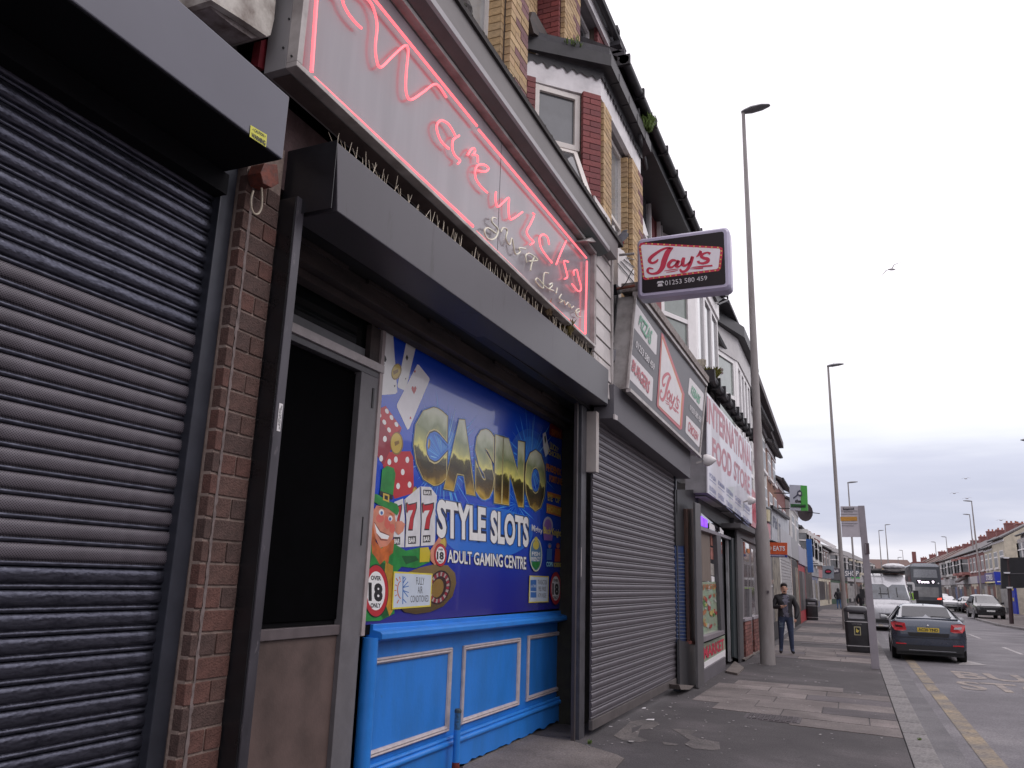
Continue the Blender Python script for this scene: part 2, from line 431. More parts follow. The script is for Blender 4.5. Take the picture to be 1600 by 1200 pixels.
# weeds
def weed(x, y, z, h, n, name, label, cat, m, spread=.04):
    mb = MB(); rr = random.Random(int(x*991+y*77))
    for i in range(n):
        a = rr.uniform(0, 6.28); l = h*rr.uniform(.5, 1); t = rr.uniform(.2, .9)
        b0 = Vector((x+rr.uniform(-spread,spread)*.4, y+rr.uniform(-spread,spread)*.4, z)); tip = b0+Vector((math.cos(a)*l*t, math.sin(a)*l*t, l))
        w = h*.10; sd = Vector((-math.sin(a), math.cos(a), 0))*w; mid = (b0+tip)/2+Vector((0,0,l*.15))
        mb.add([b0, mid+sd, tip, mid-sd], [(0,1,2),(0,2,3)])
    return tag(mb.build(name, m), label, cat)
M_leaf = mat('weed_leaf', (.10,.16,.03), .6, var=.4, vs=30)
p = gpoly([(921,1163)], 0)[0]; weed(p.x, p.y, p.z, .05, 26, 'weed_tuft', 'tiny green weed tuft in the pavement joint before the blue panels', 'weed', M_leaf)
p = gpoly([(1437,1158)], 0)[0]; weed(p.x, p.y, p.z, .04, 26, 'weed_tuft', 'small moss and weed tuft at the kerb corner of the flagstones', 'weed', M_leaf)
# ============================================================ LEFT SHOP: big roller shutter and brick pier
def slat_mesh(name, L, p, m, m2=None):
    """one interlocking shutter lath, running along +Y from 0 to L, height p, bulging to +X"""
    prof = []
    n = 9
    rib = .21*p
    for k in range(5):
        t = math.pi*k/4; prof.append((.006*math.sin(t)+.002, rib*(1-math.cos(t))/2))
    for k in range(n):
        t = math.pi*k/(n-1); prof.append((.0155*math.sin(t)**.75+.001, rib+.004+(p-rib-.008)*(1-math.cos(t))/2))
    prof.append((-.012, p)); prof.append((-.012, 0))
    mb = MB(); a = [(x, 0, z) for x, z in prof]; b = [(x, L, z) for x, z in prof]; k = len(a)
    mb.add(a+b, [(i, (i+1) % k, (i+1) % k+k, i+k) for i in range(k)]+[tuple(range(k))[::-1], tuple(range(k, 2*k))])
    o = mb.build(name, m)
    if m2:
        o.data.materials.append(m2)
        for q in o.data.polygons:
            if q.center.z < p*.22 and len(q.vertices) == 4: q.material_index = 1
    for q in o.data.polygons: q.use_smooth = True
    try: o.data.set_sharp_from_angle(angle=R(60))
    except Exception: pass
    return o
M_slat = mat('shutter_lath_dark', (.085,.088,.115), .30, metal=.85, var=.25, vs=30, bump=.2, bs=60, col2=(.045,.046,.064), streak=(1,.6,3))
def speckle(m, scale, thr, col, stretch=(1,1,1)):
    t = m.node_tree; N = t.nodes; L = t.links; b = N['Principled BSDF']; src = b.inputs['Base Color'].links[0].from_socket
    c = N.new('ShaderNodeTexCoord'); mpn = N.new('ShaderNodeMapping'); mpn.inputs['Scale'].default_value = stretch; L.new(c.outputs['Object'], mpn.inputs[0])
    oi = N.new('ShaderNodeObjectInfo'); ad_ = N.new('ShaderNodeVectorMath'); L.new(mpn.outputs[0], ad_.inputs[0])
    sc_ = N.new('ShaderNodeMath'); sc_.operation = 'MULTIPLY'; sc_.inputs[1].default_value = 37; L.new(oi.outputs['Random'], sc_.inputs[0]); L.new(sc_.outputs[0], ad_.inputs[1])
    n = N.new('ShaderNodeTexNoise'); n.inputs['Scale'].default_value = scale; n.inputs['Detail'].default_value = 5; n.inputs['Roughness'].default_value = .7; L.new(ad_.outputs[0], n.inputs['Vector'])
    r = N.new('ShaderNodeValToRGB'); r.color_ramp.elements[0].position = thr; r.color_ramp.elements[0].color = (0,0,0,1); r.color_ramp.elements[1].position = thr+.09; r.color_ramp.elements[1].color = (1,1,1,1)
    L.new(n.outputs[0], r.inputs[0]); mu = N.new('ShaderNodeMixRGB'); mu.inputs[2].default_value = col+(1,); L.new(r.outputs[0], mu.inputs[0]); L.new(src, mu.inputs[1]); L.new(mu.outputs[0], b.inputs['Base Color'])
    return m
speckle(M_slat, 34, .655, (.16,.145,.17), (1,.8,1.3))
M_perf = mat('shutter_lath_punched', (.132,.117,.138), .42, metal=.2, var=.16, vs=9)
def punch(m, sy, sz, hole=(.012,.011,.014)):
    t = m.node_tree; N = t.nodes; L = t.links; b = N['Principled BSDF']; src = b.inputs['Base Color'].links[0].from_socket
    c = N.new('ShaderNodeTexCoord'); sp2 = N.new('ShaderNodeSeparateXYZ'); L.new(c.outputs['Object'], sp2.inputs[0])
    def sn(i, s):
        a = N.new('ShaderNodeMath'); a.operation = 'MULTIPLY'; a.inputs[1].default_value = s; L.new(sp2.outputs[i], a.inputs[0])
        q = N.new('ShaderNodeMath'); q.operation = 'SINE'; L.new(a.outputs[0], q.inputs[0]); return q
    a, b2 = sn(1, sy), sn(2, sz)
    mu = N.new('ShaderNodeMath'); mu.operation = 'MULTIPLY'; L.new(a.outputs[0], mu.inputs[0]); L.new(b2.outputs[0], mu.inputs[1])
    r = N.new('ShaderNodeValToRGB'); r.color_ramp.elements[0].position = .12; r.color_ramp.elements[0].color = (0,0,0,1); r.color_ramp.elements[1].position = .38; r.color_ramp.elements[1].color = (1,1,1,1); L.new(mu.outputs[0], r.inputs[0])
    mx_ = N.new('ShaderNodeMixRGB'); mx_.inputs[2].default_value = hole+(1,); L.new(r.outputs[0], mx_.inputs[0]); L.new(src, mx_.inputs[1]); L.new(mx_.outputs[0], b.inputs['Base Color'])
    return m
punch(M_perf, 2*math.pi/.0125, 2*math.pi/.011)
M_powder = mat('powder_coat_grey', (.105,.105,.132), .33, metal=.15, var=.05, vs=1.5, bump=.03, bs=400)
M_guide = mat('guide_slate', (.036,.039,.052), .4, metal=.3, var=.18, vs=5)
M_black = mat('black_paint', (.014,.014,.017), .45, var=.4, vs=8)
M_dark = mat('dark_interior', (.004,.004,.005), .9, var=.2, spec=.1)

PX = .0865
ls = thing('roller_shutter', 'large dark slatted shutter with a punched middle band at left of the brick pier', 'roller shutter', (-2.897, .25, 0))
L = 2.83-.25
solid = perf = None
for k in range(43):
    z = .05+k*PX
    isperf = 1.68 < z < 2.80
    if isperf:
        if perf is None: perf = slat_mesh('perforated_slat', L, PX, M_perf, M_slat); o = perf; o.parent = ls; o.location = (0, 0, z)
        else: o = inst(perf, (0, 0, z), ls)
    else:
        if solid is None: solid = slat_mesh('slat', L, PX, M_slat); o = solid; o.parent = ls; o.location = (0, 0, z)
        else: o = inst(solid, (0, 0, z), ls)
MB().box(-2.905, -2.84, 2.80, 2.898, ground(-2.9,3), 3.78).build('guide', M_guide, ls, bevel=.006)
MB().box(-2.97, -2.84, .12, .25, ground(-2.9,1), 3.78).build('guide', M_guide, ls, bevel=.006)
q = [ax(451,152,-2.45), ax(442,250,-2.45)]
zt, zb, ye = 4.02, 3.672, 2.78
hs = MB().box(-2.85, -2.45, -.6, ye, zb, zt).build('housing', M_powder, ls, bevel=.006)
M_sty = mat('yellow_label', (.62,.60,.05), .4)
o = MB().face(pq(crop(0,0,3,[(1175,586),(1252,632),(1247,690),(1170,640)]), -2.447)).build('warning_label', M_sty, hs)
mb = MB(); 
text_on(mb, '< CAUTION >', pq(crop(0,0,3,[(1184,612),(1246,648),(1247,634),(1185,598)]), -2.4455), bold=.02)
text_on(mb, 'WARNING', pq(crop(0,0,3,[(1178,640),(1244,684),(1245,660),(1180,620)]), -2.4455), bold=.04)
mb.build('label_print', M_black, hs)

MB().box(-2.84, -2.46, -.6, ye-.01, zb-.006, zb-.001).build('underside_shade_sheet', mat('underside_black', (.006,.006,.008), .8, spec=.15), ls)  # matte black sheet: the shade under the box put into colour
MB().box(-2.99, -2.80, -.6, 2.80, 3.55, zb-.01).build('black_lintel', mat('underside_black', (.006,.006,.008)), ls)
# brick pier of individual bricks
M_mort = mat('mortar', (.25,.19,.165), .9, var=.2, vs=20, bump=.4)
M_br = [tweak_var(mat('brown_brick_%s' % n, c, .85, var=.22, vs=26, bump=.7, bs=110), .09) for n, c in (('plain', (.100,.055,.046)), ('umber', (.082,.050,.044)), ('russet', (.115,.054,.044)))]
pier = thing('brick_pier', 'narrow brown brick pier between the large dark shutter and the black post', 'brick pier', (-2.78, 2.9, 0))
MB().box(-3.3, -2.784, 2.904, 3.170, 0, 4.0).build('mortar_core', M_mort, pier)
CO = .1049; z = .06; row = 0
zr = 1.837+CO*20
bm = {}
def brick(key, w, m, loc, parent, h=CO-.013, d=.05, name='brick'):
    k = (key, round(w, 3), m.name)
    if k not in bm:
        o = MB().box(-d, .004, 0, w, 0, h).build(name, m, bevel=.004); o.parent = parent; o.location = loc; bm[k] = o
    else: o = inst(bm[k], loc, parent)
    return o
z = 1.837-CO*17
while z < 3.72:
    mm = rnd.choice(M_br)
    wl = .048
    brick('sl', wl-.006, mm, (rnd.uniform(-.001,.002), .003, z+.004), pier)
    if row % 2: brick('st', .206, rnd.choice(M_br), (rnd.uniform(-.001,.003), .058, z+.004), pier)
    else:
        brick('hd', .098, rnd.choice(M_br), (rnd.uniform(-.001,.003), .058, z+.004), pier); brick('hd', .098, rnd.choice(M_br), (rnd.uniform(-.001,.003), .166, z+.004), pier)
    z += CO; row += 1
# smeared mortar line down the pier
mb = MB(); pts = []
rr = random.Random(3); z = .1
L0, R0 = [], []
while z < 3.7:
    c = 2.953+rr.uniform(-.003,.003); w = .015+rr.uniform(-.004,.009)
    L0.append((-2.7745, c-w/2, z)); R0.append((-2.7745, c+w/2, z)); z += .03
n = len(L0); mb.add(L0+R0, [(i, i+n, i+n+1, i+1) for i in range(n-1)]); mb.build('mortar_smear', mat('mortar_smear_grey', (.17,.135,.13), .9, var=.25, vs=25), pier, stuff=True)

# rusty junction box and cable loop
jb = thing('alarm_box', 'rusty orange junction box with a white cable loop under the grey shutter box', 'junction box', (-2.74, 2.98, 3.4))
mb = MB(); mb.prism(pq(crop(0,0,3,[(1240,765),(1300,770),(1308,860),(1275,880),(1235,860),(1222,810)]), -2.68), (-.09,0,0)); mb.build('cover', mat('rusty_orange', (.20,.05,.03), .6, col2=(.08,.035,.03), vs=18, bump=.3), jb, bevel=.004)
mb = MB(); mb.prism(pq(crop(0,0,3,[(1205,800),(1235,790),(1235,880),(1210,870)]), -2.73), (-.05,0,0)); mb.build('bracket', M_black, jb)
mb = MB(); mb.tube(smooth_pts(pq(crop(0,0,3,[(1187,895),(1178,930),(1178,970),(1190,1000),(1210,1002),(1225,975),(1228,930),(1226,880)]), -2.70)), .0055); mb.build('cable', mat('cable_cream', (.42,.36,.28), .5), jb)

# peeling cream corbel and dark wall above the big shutter box
M_peel = mat('peeling_cream_paint', (.52,.49,.45), .75, col2=(.20,.16,.14), vs=7, bump=.6, bs=14, det=8)
cb_ = thing('stone_corbel', 'peeling cream painted stone corbel between the grey shutter box and the neon sign', 'corbel', (-2.6, 2.4, 4.6))
MB().prism(pq(crop(0,0,3,[(985,-90),(1300,-90),(1285,90),(1268,165),(1250,170),(1140,95),(990,0)]), -2.62), (-.25,0,0)).build('front_face', M_peel, cb_)
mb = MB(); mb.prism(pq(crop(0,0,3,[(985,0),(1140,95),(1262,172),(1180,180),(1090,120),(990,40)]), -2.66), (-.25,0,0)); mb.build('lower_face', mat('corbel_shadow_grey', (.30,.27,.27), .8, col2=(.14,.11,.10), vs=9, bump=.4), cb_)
MB().box(-3.2, -2.90, -2, 2.84, 3.78, 6.5).build('dark_wall', mat('near_black_wall', (.018,.012,.013), .9, var=.5, vs=5), cb_)  # wall in a near-black tone varied by noise
MB().prism(pq(crop(0,0,3,[(1225,190),(1262,180),(1240,330),(1208,310)]), -2.72), (-.05,0,0)).build('red_strip', mat('deep_red_paint', (.16,.012,.02), .5, var=.3), cb_)
# ============================================================ CASINO SHOP
casino = thing('arcade_front', 'blue panelled arcade shop front with its open doorway beside the black post', 'shop', (-3.2, 3.2, 0))
M_grey = mat('grey_frame_paint', (.145,.138,.148), .5, var=.12, vs=6, bump=.08)
M_greyd = mat('dark_grey_frame', (.085,.082,.092), .45, var=.15, vs=6)
M_off = mat('off_white_paint', (.46,.42,.42), .5, var=.1, vs=10)
M_wood = mat('weathered_brown_wood', (.060,.045,.042), .7, col2=(.025,.02,.02), vs=9, streak=(1,.25,1), bump=.3)
# black post with a scuffed grey face
MB().box(-3.35, -2.674, 3.172, 3.243, .05, 3.70).build('shutter_guide', mat('black_gloss_paint', (.010,.010,.012), .28, var=.3, vs=5, coat=.2), casino, bevel=.004)
scuff = speckle(mat('scuffed_guide', (.062,.058,.07), .42, metal=.25, var=.3, vs=5, streak=(1,1,.3)), 18, .60, (.16,.145,.16), (1,1,.35))
MB().box(-2.6735, -2.664, 3.176, 3.239, .05, 3.705).build('guide_face', scuff, casino, bevel=.002)
lb = MB().face([(-2.6625,3.197,2.40), (-2.6625,3.226,2.40), (-2.6625,3.226,2.545), (-2.6625,3.197,2.545)]).build('phone_label', mat('white_label', (.75,.73,.74), .4), casino)
mb = MB()
text_on(mb, 'GUARD SHUTTERS', [(-2.6615,3.220,2.41), (-2.6615,3.220,2.535), (-2.6615,3.211,2.535), (-2.6615,3.211,2.41)], bold=.02)
text_on(mb, '01204 814441', [(-2.6615,3.209,2.43), (-2.6615,3.209,2.52), (-2.6615,3.201,2.52), (-2.6615,3.201,2.43)], bold=.02)
mb.build('label_print', M_black, lb)
# housing with rough-edged lower lip
hx = thing('shutter_housing', 'long grey steel shutter housing with bird spikes below the neon sign', 'shutter housing', (-2.47, 3.2, 3.8))
M_hous = mat('steel_housing_grey', (.066,.061,.072), .40, metal=.2, var=.12, vs=1.1, streak=(1,1,.5), bump=.04, bs=200)
speckle(M_hous, 2.6, .60, (.045,.040,.045), (1,2.2,.45)); speckle(M_hous, 30, .74, (.22,.21,.22), (1,1,.5))
fq = pq([(527,222),(951,578),(950,632),(527,330)], -2.47)
mb = MB(); mb.prism([fq[0], fq[1], fq[2], fq[3]], (-.30, 0, 0)); mb.build('housing', M_hous, hx, bevel=.006)
# end plate
y0 = fq[0].y
MB().prism([(-2.466,y0-.006,fq[0].z+.01), (-2.80,y0-.006,fq[0].z+.005), (-2.80,y0-.006,fq[3].z-.01), (-2.466,y0-.006,fq[3].z-.01)], (0,.004,0)).build('end_plate', mat('housing_end_black', (.012,.012,.015), .35, var=.3, vs=5), hx)
MB().box(-2.80, -2.70, 3.3, 9.0, 3.66, 3.80).build('inner_channel', M_black, hx)
# soffit boards between housing and shop window
MB().box(-3.5, -2.79, 3.25, 9.2, 3.72, 3.9).build('soffit', mat('soffit_black', (.012,.011,.012), .7, var=.4, vs=4), casino)
MB().box(-3.18, -3.02, 3.25, 9.15, 3.585, 3.715).build('head_beam', M_wood, casino, bevel=.006)
MB().box(-3.20, -3.10, 3.25, 9.15, 3.525, 3.58).build('head_bead', M_wood, casino, bevel=.004)
for y in (3.6, 4.4, 5.3, 6.6, 7.9): MB().bar((-3.0, y, 3.70), (-3.0, y+.55, 3.70), .02, .03).build('soffit_batten', M_wood, casino)
# doorway: unlit opening painted black above a brown kick panel; dark interior behind
mb = MB(); mb.box(-6.0, -3.6, 3.2, 5.2, .05, 4.0)
dw = pq([(410,962),(524,967),(546,588),(452,520)], -3.24)
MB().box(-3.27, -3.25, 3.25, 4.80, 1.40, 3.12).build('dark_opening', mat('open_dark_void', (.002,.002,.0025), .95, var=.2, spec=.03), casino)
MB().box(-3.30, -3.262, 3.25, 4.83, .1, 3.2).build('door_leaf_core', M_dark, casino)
MB().box(-3.262, -3.235, 3.25, 4.80, .12, 1.30).build('kick_panel', mat('brown_kick_panel', (.125,.088,.080), .5, col2=(.085,.062,.056), vs=3, bump=.1, spec=.35), casino, bevel=.003)
MB().box(-3.258, -3.215, 3.25, 4.80, 1.30, 1.365).build('door_rail', mat('dull_mauve_frame', (.115,.095,.10), .45, var=.15), casino, bevel=.004)
MB().box(-3.25, -3.210, 4.745, 4.80, 1.366, 3.12).build('door_stile', mat('dull_mauve_frame', (.115,.095,.10)), casino, bevel=.004)
jam = pq([(545,1200),(518,1200),(549,590),(585,590)], -3.20)
yA, yB = ax(522,1150,-3.2).y, ax(551,1150,-3.2).y
MB().box(-3.30, -3.20, yA-.01, yB, .1, 3.14).build('door_jamb', M_grey, casino, bevel=.004)
MB().box(-3.205, -3.195, yB-.08, yB-.07, 1.9, 2.1).build('lock_plate', M_black, casino)
MB().box(-3.205, -3.193, yB-.075, yB-.055, 2.9, 3.05).build('hinge', M_black, casino)
# transom over the door
MB().box(-3.30, -3.20, 3.25, yB, 3.14, 3.185).build('transom_lower_rail', M_greyd, casino, bevel=.003)
MB().box(-3.30, -3.18, 3.25, yB+.04, 3.187, 3.25).build('transom_white_rail', M_off, casino, bevel=.004)
MB().box(-3.27, -3.25, 3.25, 4.84, 3.251, 3.34).build('transom_reflection_strip', mat('transom_reflection_grey', (.16,.165,.175), .5), casino)  # grey strip painted as the reflection low in the transom glass
MB().box(-3.29, -3.27, 3.25, 4.84, 3.251, 3.72).build('transom_glass', glass('transom_dark_glass', (.012,.015,.015)), casino)
MB().box(-3.25, -3.205, 4.80, 4.84, 3.252, 3.53).build('transom_post', M_wood, casino)
MB().box(-3.30, -3.21, 4.845, yB, 3.252, 3.53).build('transom_side_post', M_wood, casino, bevel=.004)
# pale strip beside poster
ws = pq([(571,880),(566,975)], -3.2)
yW = ws[0].y
MB().box(-3.28, -3.19, yB+.002, yB+.045, 1.28, 3.55).build('pale_trim', mat('pale_pink_trim', (.40,.34,.34), .5), casino, bevel=.003)
# blue stall riser
M_blue = mat('sky_blue_paint', (.022,.20,.66), .42, var=.10, vs=3.5, bump=.12, bs=30, streak=(1,1,.4), col2=(.022,.18,.56))
speckle(M_blue, 5, .70, (.045,.15,.36), (1,1,1))
speckle(M_blue, 42, .735, (.16,.20,.26), (1,1,.7))
M_blued = mat('sky_blue_sill', (.026,.22,.70), .38, var=.08, vs=5, bump=.08)
riser = thing('stall_riser', 'sky blue wooden panelling with three white framed panels under the casino window', 'panelling', (-3.24, 5.0, 0))
b0 = ax(566,1195,-3.24); b1 = ax(891,1118,-3.24)
yl, yr = 5.10, ax(893,1050,-3.24).y
zz = lambda y: ground(-3.24, y)+.035+.02*math.sin(y*9)
# board with ragged bottom edge
n = 60; bot = [(-3.24, yl+(yr-yl)*i/n, ground(-3.24,5)+.030+rnd.uniform(-.012,.012)+(.008*math.sin(i*.9) if i > 25 else 0)) for i in range(n+1)]
mb = MB(); mb.prism([(-3.24,yl,1.23)]+bot+[(-3.24,yr,1.23)], (-.04,0,0)); mb.build('back_board', M_blue, riser)
bot2 = [(-3.205, y, z-.002) for _, y, z in bot]
mb = MB(); mb.prism([(-3.205,yl,.325)]+bot2+[(-3.205,yr,.325)], (-.034,0,0)); mb.build('plinth_board', M_blue, riser)
mb = MB(); mb.tube([(-3.205,yl,.345), (-3.205,yr,.345)], .026, 10); mb.tube([(-3.212,yl,.385), (-3.212,yr,.385)], .016, 8); mb.build('plinth_bead', M_blued, riser, smooth=True)
MB().box(-3.3, -3.27, yl-.1, yr, 0, .3).build('rotten_base', mat('rotten_wood', (.03,.022,.02), .9, var=.5, vs=20), riser)
MB().tube([(-3.20, yl-.025, .10), (-3.20, yl-.025, 1.262)], .058, 14).build('corner_post', M_blued, riser, smooth=True)
# sill
sl_ = pq([(573.7,1004.5),(892.5,966.2)], -3.12)
zs = (sl_[0].z+sl_[1].z)/2
mb = MB(); mb.prism([(-3.12,0,zs), (-3.12,0,zs+.035), (-3.135,0,zs+.05), (-3.20,0,zs+.062), (-3.20,0,zs+.10), (-3.26,0,zs+.10), (-3.26,0,zs-.04), (-3.15,0,zs-.01)], (0, yr+.03-yl, 0))
mb.v = [(x, y+yl, z) for x, y, z in mb.v]; mb.build('sill', M_blued, riser, bevel=.004)
M_mould = speckle(mat('chipped_white_moulding', (.47,.41,.42), .5, var=.12, vs=14), 16, .66, (.13,.10,.10), (1,.5,2.2))
for (o4, i4) in (([(135,365),(668,288),(655,805),(118,1003)], [(165,420),(640,345),(628,765),(152,925)]),
                 ([(742,278),(1097,225),(1088,648),(728,772)], [(765,322),(1073,268),(1066,612),(752,720)]),
                 ([(1145,213),(1403,178),(1403,530),(1140,630)], [(1168,248),(1386,213),(1386,505),(1162,590)])):
    a = pq(crop(540,940,4,o4), -3.215); b = pq(crop(540,940,4,i4), -3.215)
    ya = (a[0].y+a[3].y)/2; yb = (a[1].y+a[2].y)/2; z1 = (a[0].z+a[1].z)/2; z0 = (a[3].z+a[2].z)/2; w = .048
    mb = MB()
    for (p, r_, g_) in ((0, .030, 0), (.016, .018, .0)):
        pass
    for (c0, c1) in (((ya,z0),(yb,z0)), ((yb,z0),(yb,z1)), ((yb,z1),(ya,z1)), ((ya,z1),(ya,z0))): pass
    outer = [(ya,z0),(yb,z0),(yb,z1),(ya,z1)]
    # moulded section: rings from outside in
    secs = [(0, -3.238), (0, -3.222), (.010, -3.212), (.020, -3.219), (.030, -3.214), (.042, -3.224), (w, -3.238)]
    rings = [[(X, ya+d, z0+d), (X, yb-d, z0+d), (X, yb-d, z1-d), (X, ya+d, z1-d)] for d, X in secs]
    k = 0
    for r in rings: mb.v += r
    for i in range(len(rings)-1):
        for j in range(4): mb.f.append((i*4+j, i*4+(j+1) % 4, (i+1)*4+(j+1) % 4, (i+1)*4+j))
    mb.build('panel_moulding', M_mould, riser)
# blue service pipe
pp = az(714,1192,.1)
Yp = ax(714,1150,-3.13).y
pipe = thing('service_pipe', 'short upright blue painted pipe standing in front of the blue panelling', 'pipe', (-3.13, Yp, .08))
MB().tube([(-3.13,Yp,.10), (-3.13,Yp,.46)], .030, 14).build('pipe', M_blued, pipe, smooth=True)
MB().tube([(-3.13,Yp,.461), (-3.13,Yp,.60)], .027, 14).build('upper_pipe', mat('corroded_blue', (.03,.13,.30), .7, col2=(.04,.07,.09), vs=40, bump=.5), pipe, smooth=True)
MB().lathe((-3.13,Yp,.595), [(.030,0),(.030,.02),(.022,.03),(.0,.032)]).build('cap', mat('corroded_cap', (.04,.06,.08), .7, var=.4, vs=40), pipe)
MB().lathe((-3.13,Yp,.16), [(.0315,0),(.033,.01),(.0315,.05)]).build('rust_band', mat('rust_red', (.13,.02,.015), .8, var=.4, vs=60), pipe)
# blue frame right of poster + trims
mb = MB().box(-3.26, -3.185, ax(880,900,-3.2).y, ax(887,900,-3.2).y, 1.28, 2.55); mb.build('window_post', M_blued, casino, bevel=.004)
MB().box(-3.26, -3.187, ax(880,900,-3.2).y, ax(887,900,-3.2).y, 2.552, 3.5).build('window_post', mat('bare_grey_post', (.14,.14,.18), .5), casino, bevel=.004)
MB().box(-3.7, -3.45, 2.0, 9.9, 0, 6.2).build('leak_blocking_board', M_dark, casino)  # dark board added behind the front to block a sky leak
# right-hand guides and dark recess
yg = ax(893,1000,-3.2).y
MB().box(-3.4, -2.95, yg+.02, 9.2, .05, 3.75).build('recess_board', mat('mottled_black_board', (.014,.012,.010), .7, col2=(.022,.022,.012), vs=7, bump=.3), casino)  # black board in the recess, tone varied by noise
M_bg = mat('brown_guide', (.050,.040,.042), .45, col2=(.03,.025,.027), vs=6, streak=(1,1,.2))
gx = [ax(x, 1000, -2.72).y for x in (900, 906, 913.5)]
MB().box(-2.77, -2.73, gx[0], gx[0]+.045, .10, 3.75).build('shutter_guide', M_bg, casino, bevel=.004)
MB().box(-2.76, -2.715, gx[1]-.01, gx[2], .09, 3.75).build('shutter_guide', mat('slate_guide', (.070,.068,.078), .4, metal=.2, var=.2, vs=6), casino, bevel=.004)
MB().box(-2.72, -2.712, gx[1], gx[1]+.012, 1.75, 2.06).build('paint_chip', M_off, casino)
# cream boxed-in trim hanging at top of the guide
tr = [ax(911,640,-2.68), ax(911,733,-2.68)]
cb = MB().box(-2.72, -2.60, gx[2]+.0, gx[2]+.11, tr[1].z, 3.62); cb.build('cream_boxing', mat('cream_plastic', (.40,.36,.34), .45, var=.08), casino, bevel=.004)
# ============================================================ CASINO WINDOW POSTER (flat print, layered vinyl)
def P1(pts): return crop(560, 480, 4.4444, pts)
def P2(pts): return crop(560, 720, 4.4444, pts)
def zgrad(name, stops, z0, z1, rough=.22, coat=.7, wob=.0, ws=3):
    m = bpy.data.materials.new(name); m.use_nodes = True; t = m.node_tree; N = t.nodes; L = t.links; b = N['Principled BSDF']
    c = N.new('ShaderNodeTexCoord'); s = N.new('ShaderNodeSeparateXYZ'); L.new(c.outputs['Object'], s.inputs[0])
    zz_ = s.outputs[2]
    if wob:
        n = N.new('ShaderNodeTexNoise'); n.inputs['Scale'].default_value = ws; n.inputs['Detail'].default_value = 3; L.new(c.outputs['Object'], n.inputs['Vector'])
        a = N.new('ShaderNodeMath'); a.operation = 'MULTIPLY_ADD'; a.inputs[1].default_value = wob; L.new(n.outputs[0], a.inputs[0]); L.new(zz_, a.inputs[2]); zz_ = a.outputs[0]
    mr = N.new('ShaderNodeMapRange'); mr.inputs[1].default_value = z0; mr.inputs[2].default_value = z1; L.new(zz_, mr.inputs[0])
    r = N.new('ShaderNodeValToRGB'); e = r.color_ramp
    e.elements[0].position = stops[0][0]; e.elements[0].color = stops[0][1]+(1,); e.elements[1].position = stops[-1][0]; e.elements[1].color = stops[-1][1]+(1,)
    for p, cc in stops[1:-1]: x = e.elements.new(p); x.color = cc+(1,)
    L.new(mr.outputs[0], r.inputs[0]); L.new(r.outputs[0], b.inputs['Base Color'])
    b.inputs['Roughness'].default_value = rough; b.inputs['Coat Weight'].default_value = coat*.75; b.inputs['Coat Roughness'].default_value = .02
    MATS[name] = m; return m
def pm(name, col, **k): return mat('print_'+name, tuple(min(.85, c*1.2) for c in col), .35, var=k.get('var', .04), vs=8, coat=.42)
PXP = -3.22
oz = 1.3
post = thing('window_poster', 'blue gold and white casino window poster above the blue panelling', 'poster', (PXP, 5.0, oz))
M_pbg = zgrad('poster_blue', [(0, (.024,.018,.19)), (.22, (.020,.028,.30)), (.5, (.009,.070,.56)), (1, (.004,.065,.58))], 0, 2.2, wob=.25, ws=1.2)
MB().prism(pq([(592.5,496),(882,640),(882,950),(564.5,977)], PXP), (-.02,0,0)).build('backing', M_pbg, post)
LAY = [0]
def art(name, polys, m, label=None, lay=None):
    """flat print pieces traced on the poster plane; each call is one thin vinyl layer"""
    LAY[0] += 1; X = PXP+.00016*(LAY[0] if lay is None else lay)
    if len(polys) > 12:
        mb = MB()
        for p in polys: mb.face(pq(p, X))
        return mb.build(name, m, post, label=label, stuff=True)
    for p in polys: o = MB().face(pq(p, X)).build(name, m, post, label=label)
    return o
def ptxt(name, items, m, bold=.03, shear=0):
    LAY[0] += 1; X = PXP+.00016*LAY[0]
    for s, q in items:
        mb = MB(); text_on(mb, s, pq(q, X), bold=bold, shear=shear); o = mb.build(name, m, post)
    return o
def grow(q, d):
    cx = sum(p[0] for p in q)/4; cy = sum(p[1] for p in q)/4
    return [(x+(d if x > cx else -d), y+(d if y > cy else -d)) for x, y in q]
# glow and light rays
M_ray = pm('ray_blue', (.06,.30,.70)); M_ray2 = pm('ray_pale', (.28,.60,.85)); M_glow = pm('glow_blue', (.022,.14,.55)); M_glow0 = pm('glow_deep', (.010,.075,.44))
M_white = pm('white', (.78,.77,.80)); M_navy = pm('outline', (.012,.016,.05)); M_ink = pm('ink', (.012,.012,.015))
M_red = pm('red', (.42,.018,.028)); M_redd = pm('dark_red', (.25,.012,.03)); M_gold = pm('gold', (.50,.36,.06)); M_goldd = pm('dark_gold', (.22,.13,.03))
rays = []; rr = random.Random(11)
def burst(cx, cy, r0, r1, n, sq=.62, a0=0, a1=6.283, w=.012):
    o = []
    for i in range(n):
        a = a0+(a1-a0)*(i+rr.random()*.7)/n; ln = r0+(r1-r0)*rr.random(); ww = w*rr.uniform(.5,1.6)*ln
        d = (math.cos(a)*sq, -math.sin(a)); s = (math.sin(a)*sq, math.cos(a))
        o.append([(cx, cy), (cx+d[0]*ln*.55+s[0]*ww, cy+d[1]*ln*.55+s[1]*ww), (cx+d[0]*ln, cy+d[1]*ln), (cx+d[0]*ln*.55-s[0]*ww, cy+d[1]*ln*.55-s[1]*ww)])
    return o
art('glow', [ellipse(*P1([(590,1040)])[0], 42, 62, 40), ellipse(*P1([(1180,1050)])[0], 30, 46, 40)], M_glow0)
art('glow', [ellipse(*P1([(590,1040)])[0], 30, 44, 40), ellipse(*P1([(1190,1040)])[0], 20, 32, 40), ellipse(*P2([(900,500)])[0], 70, 40, 40)], M_glow)
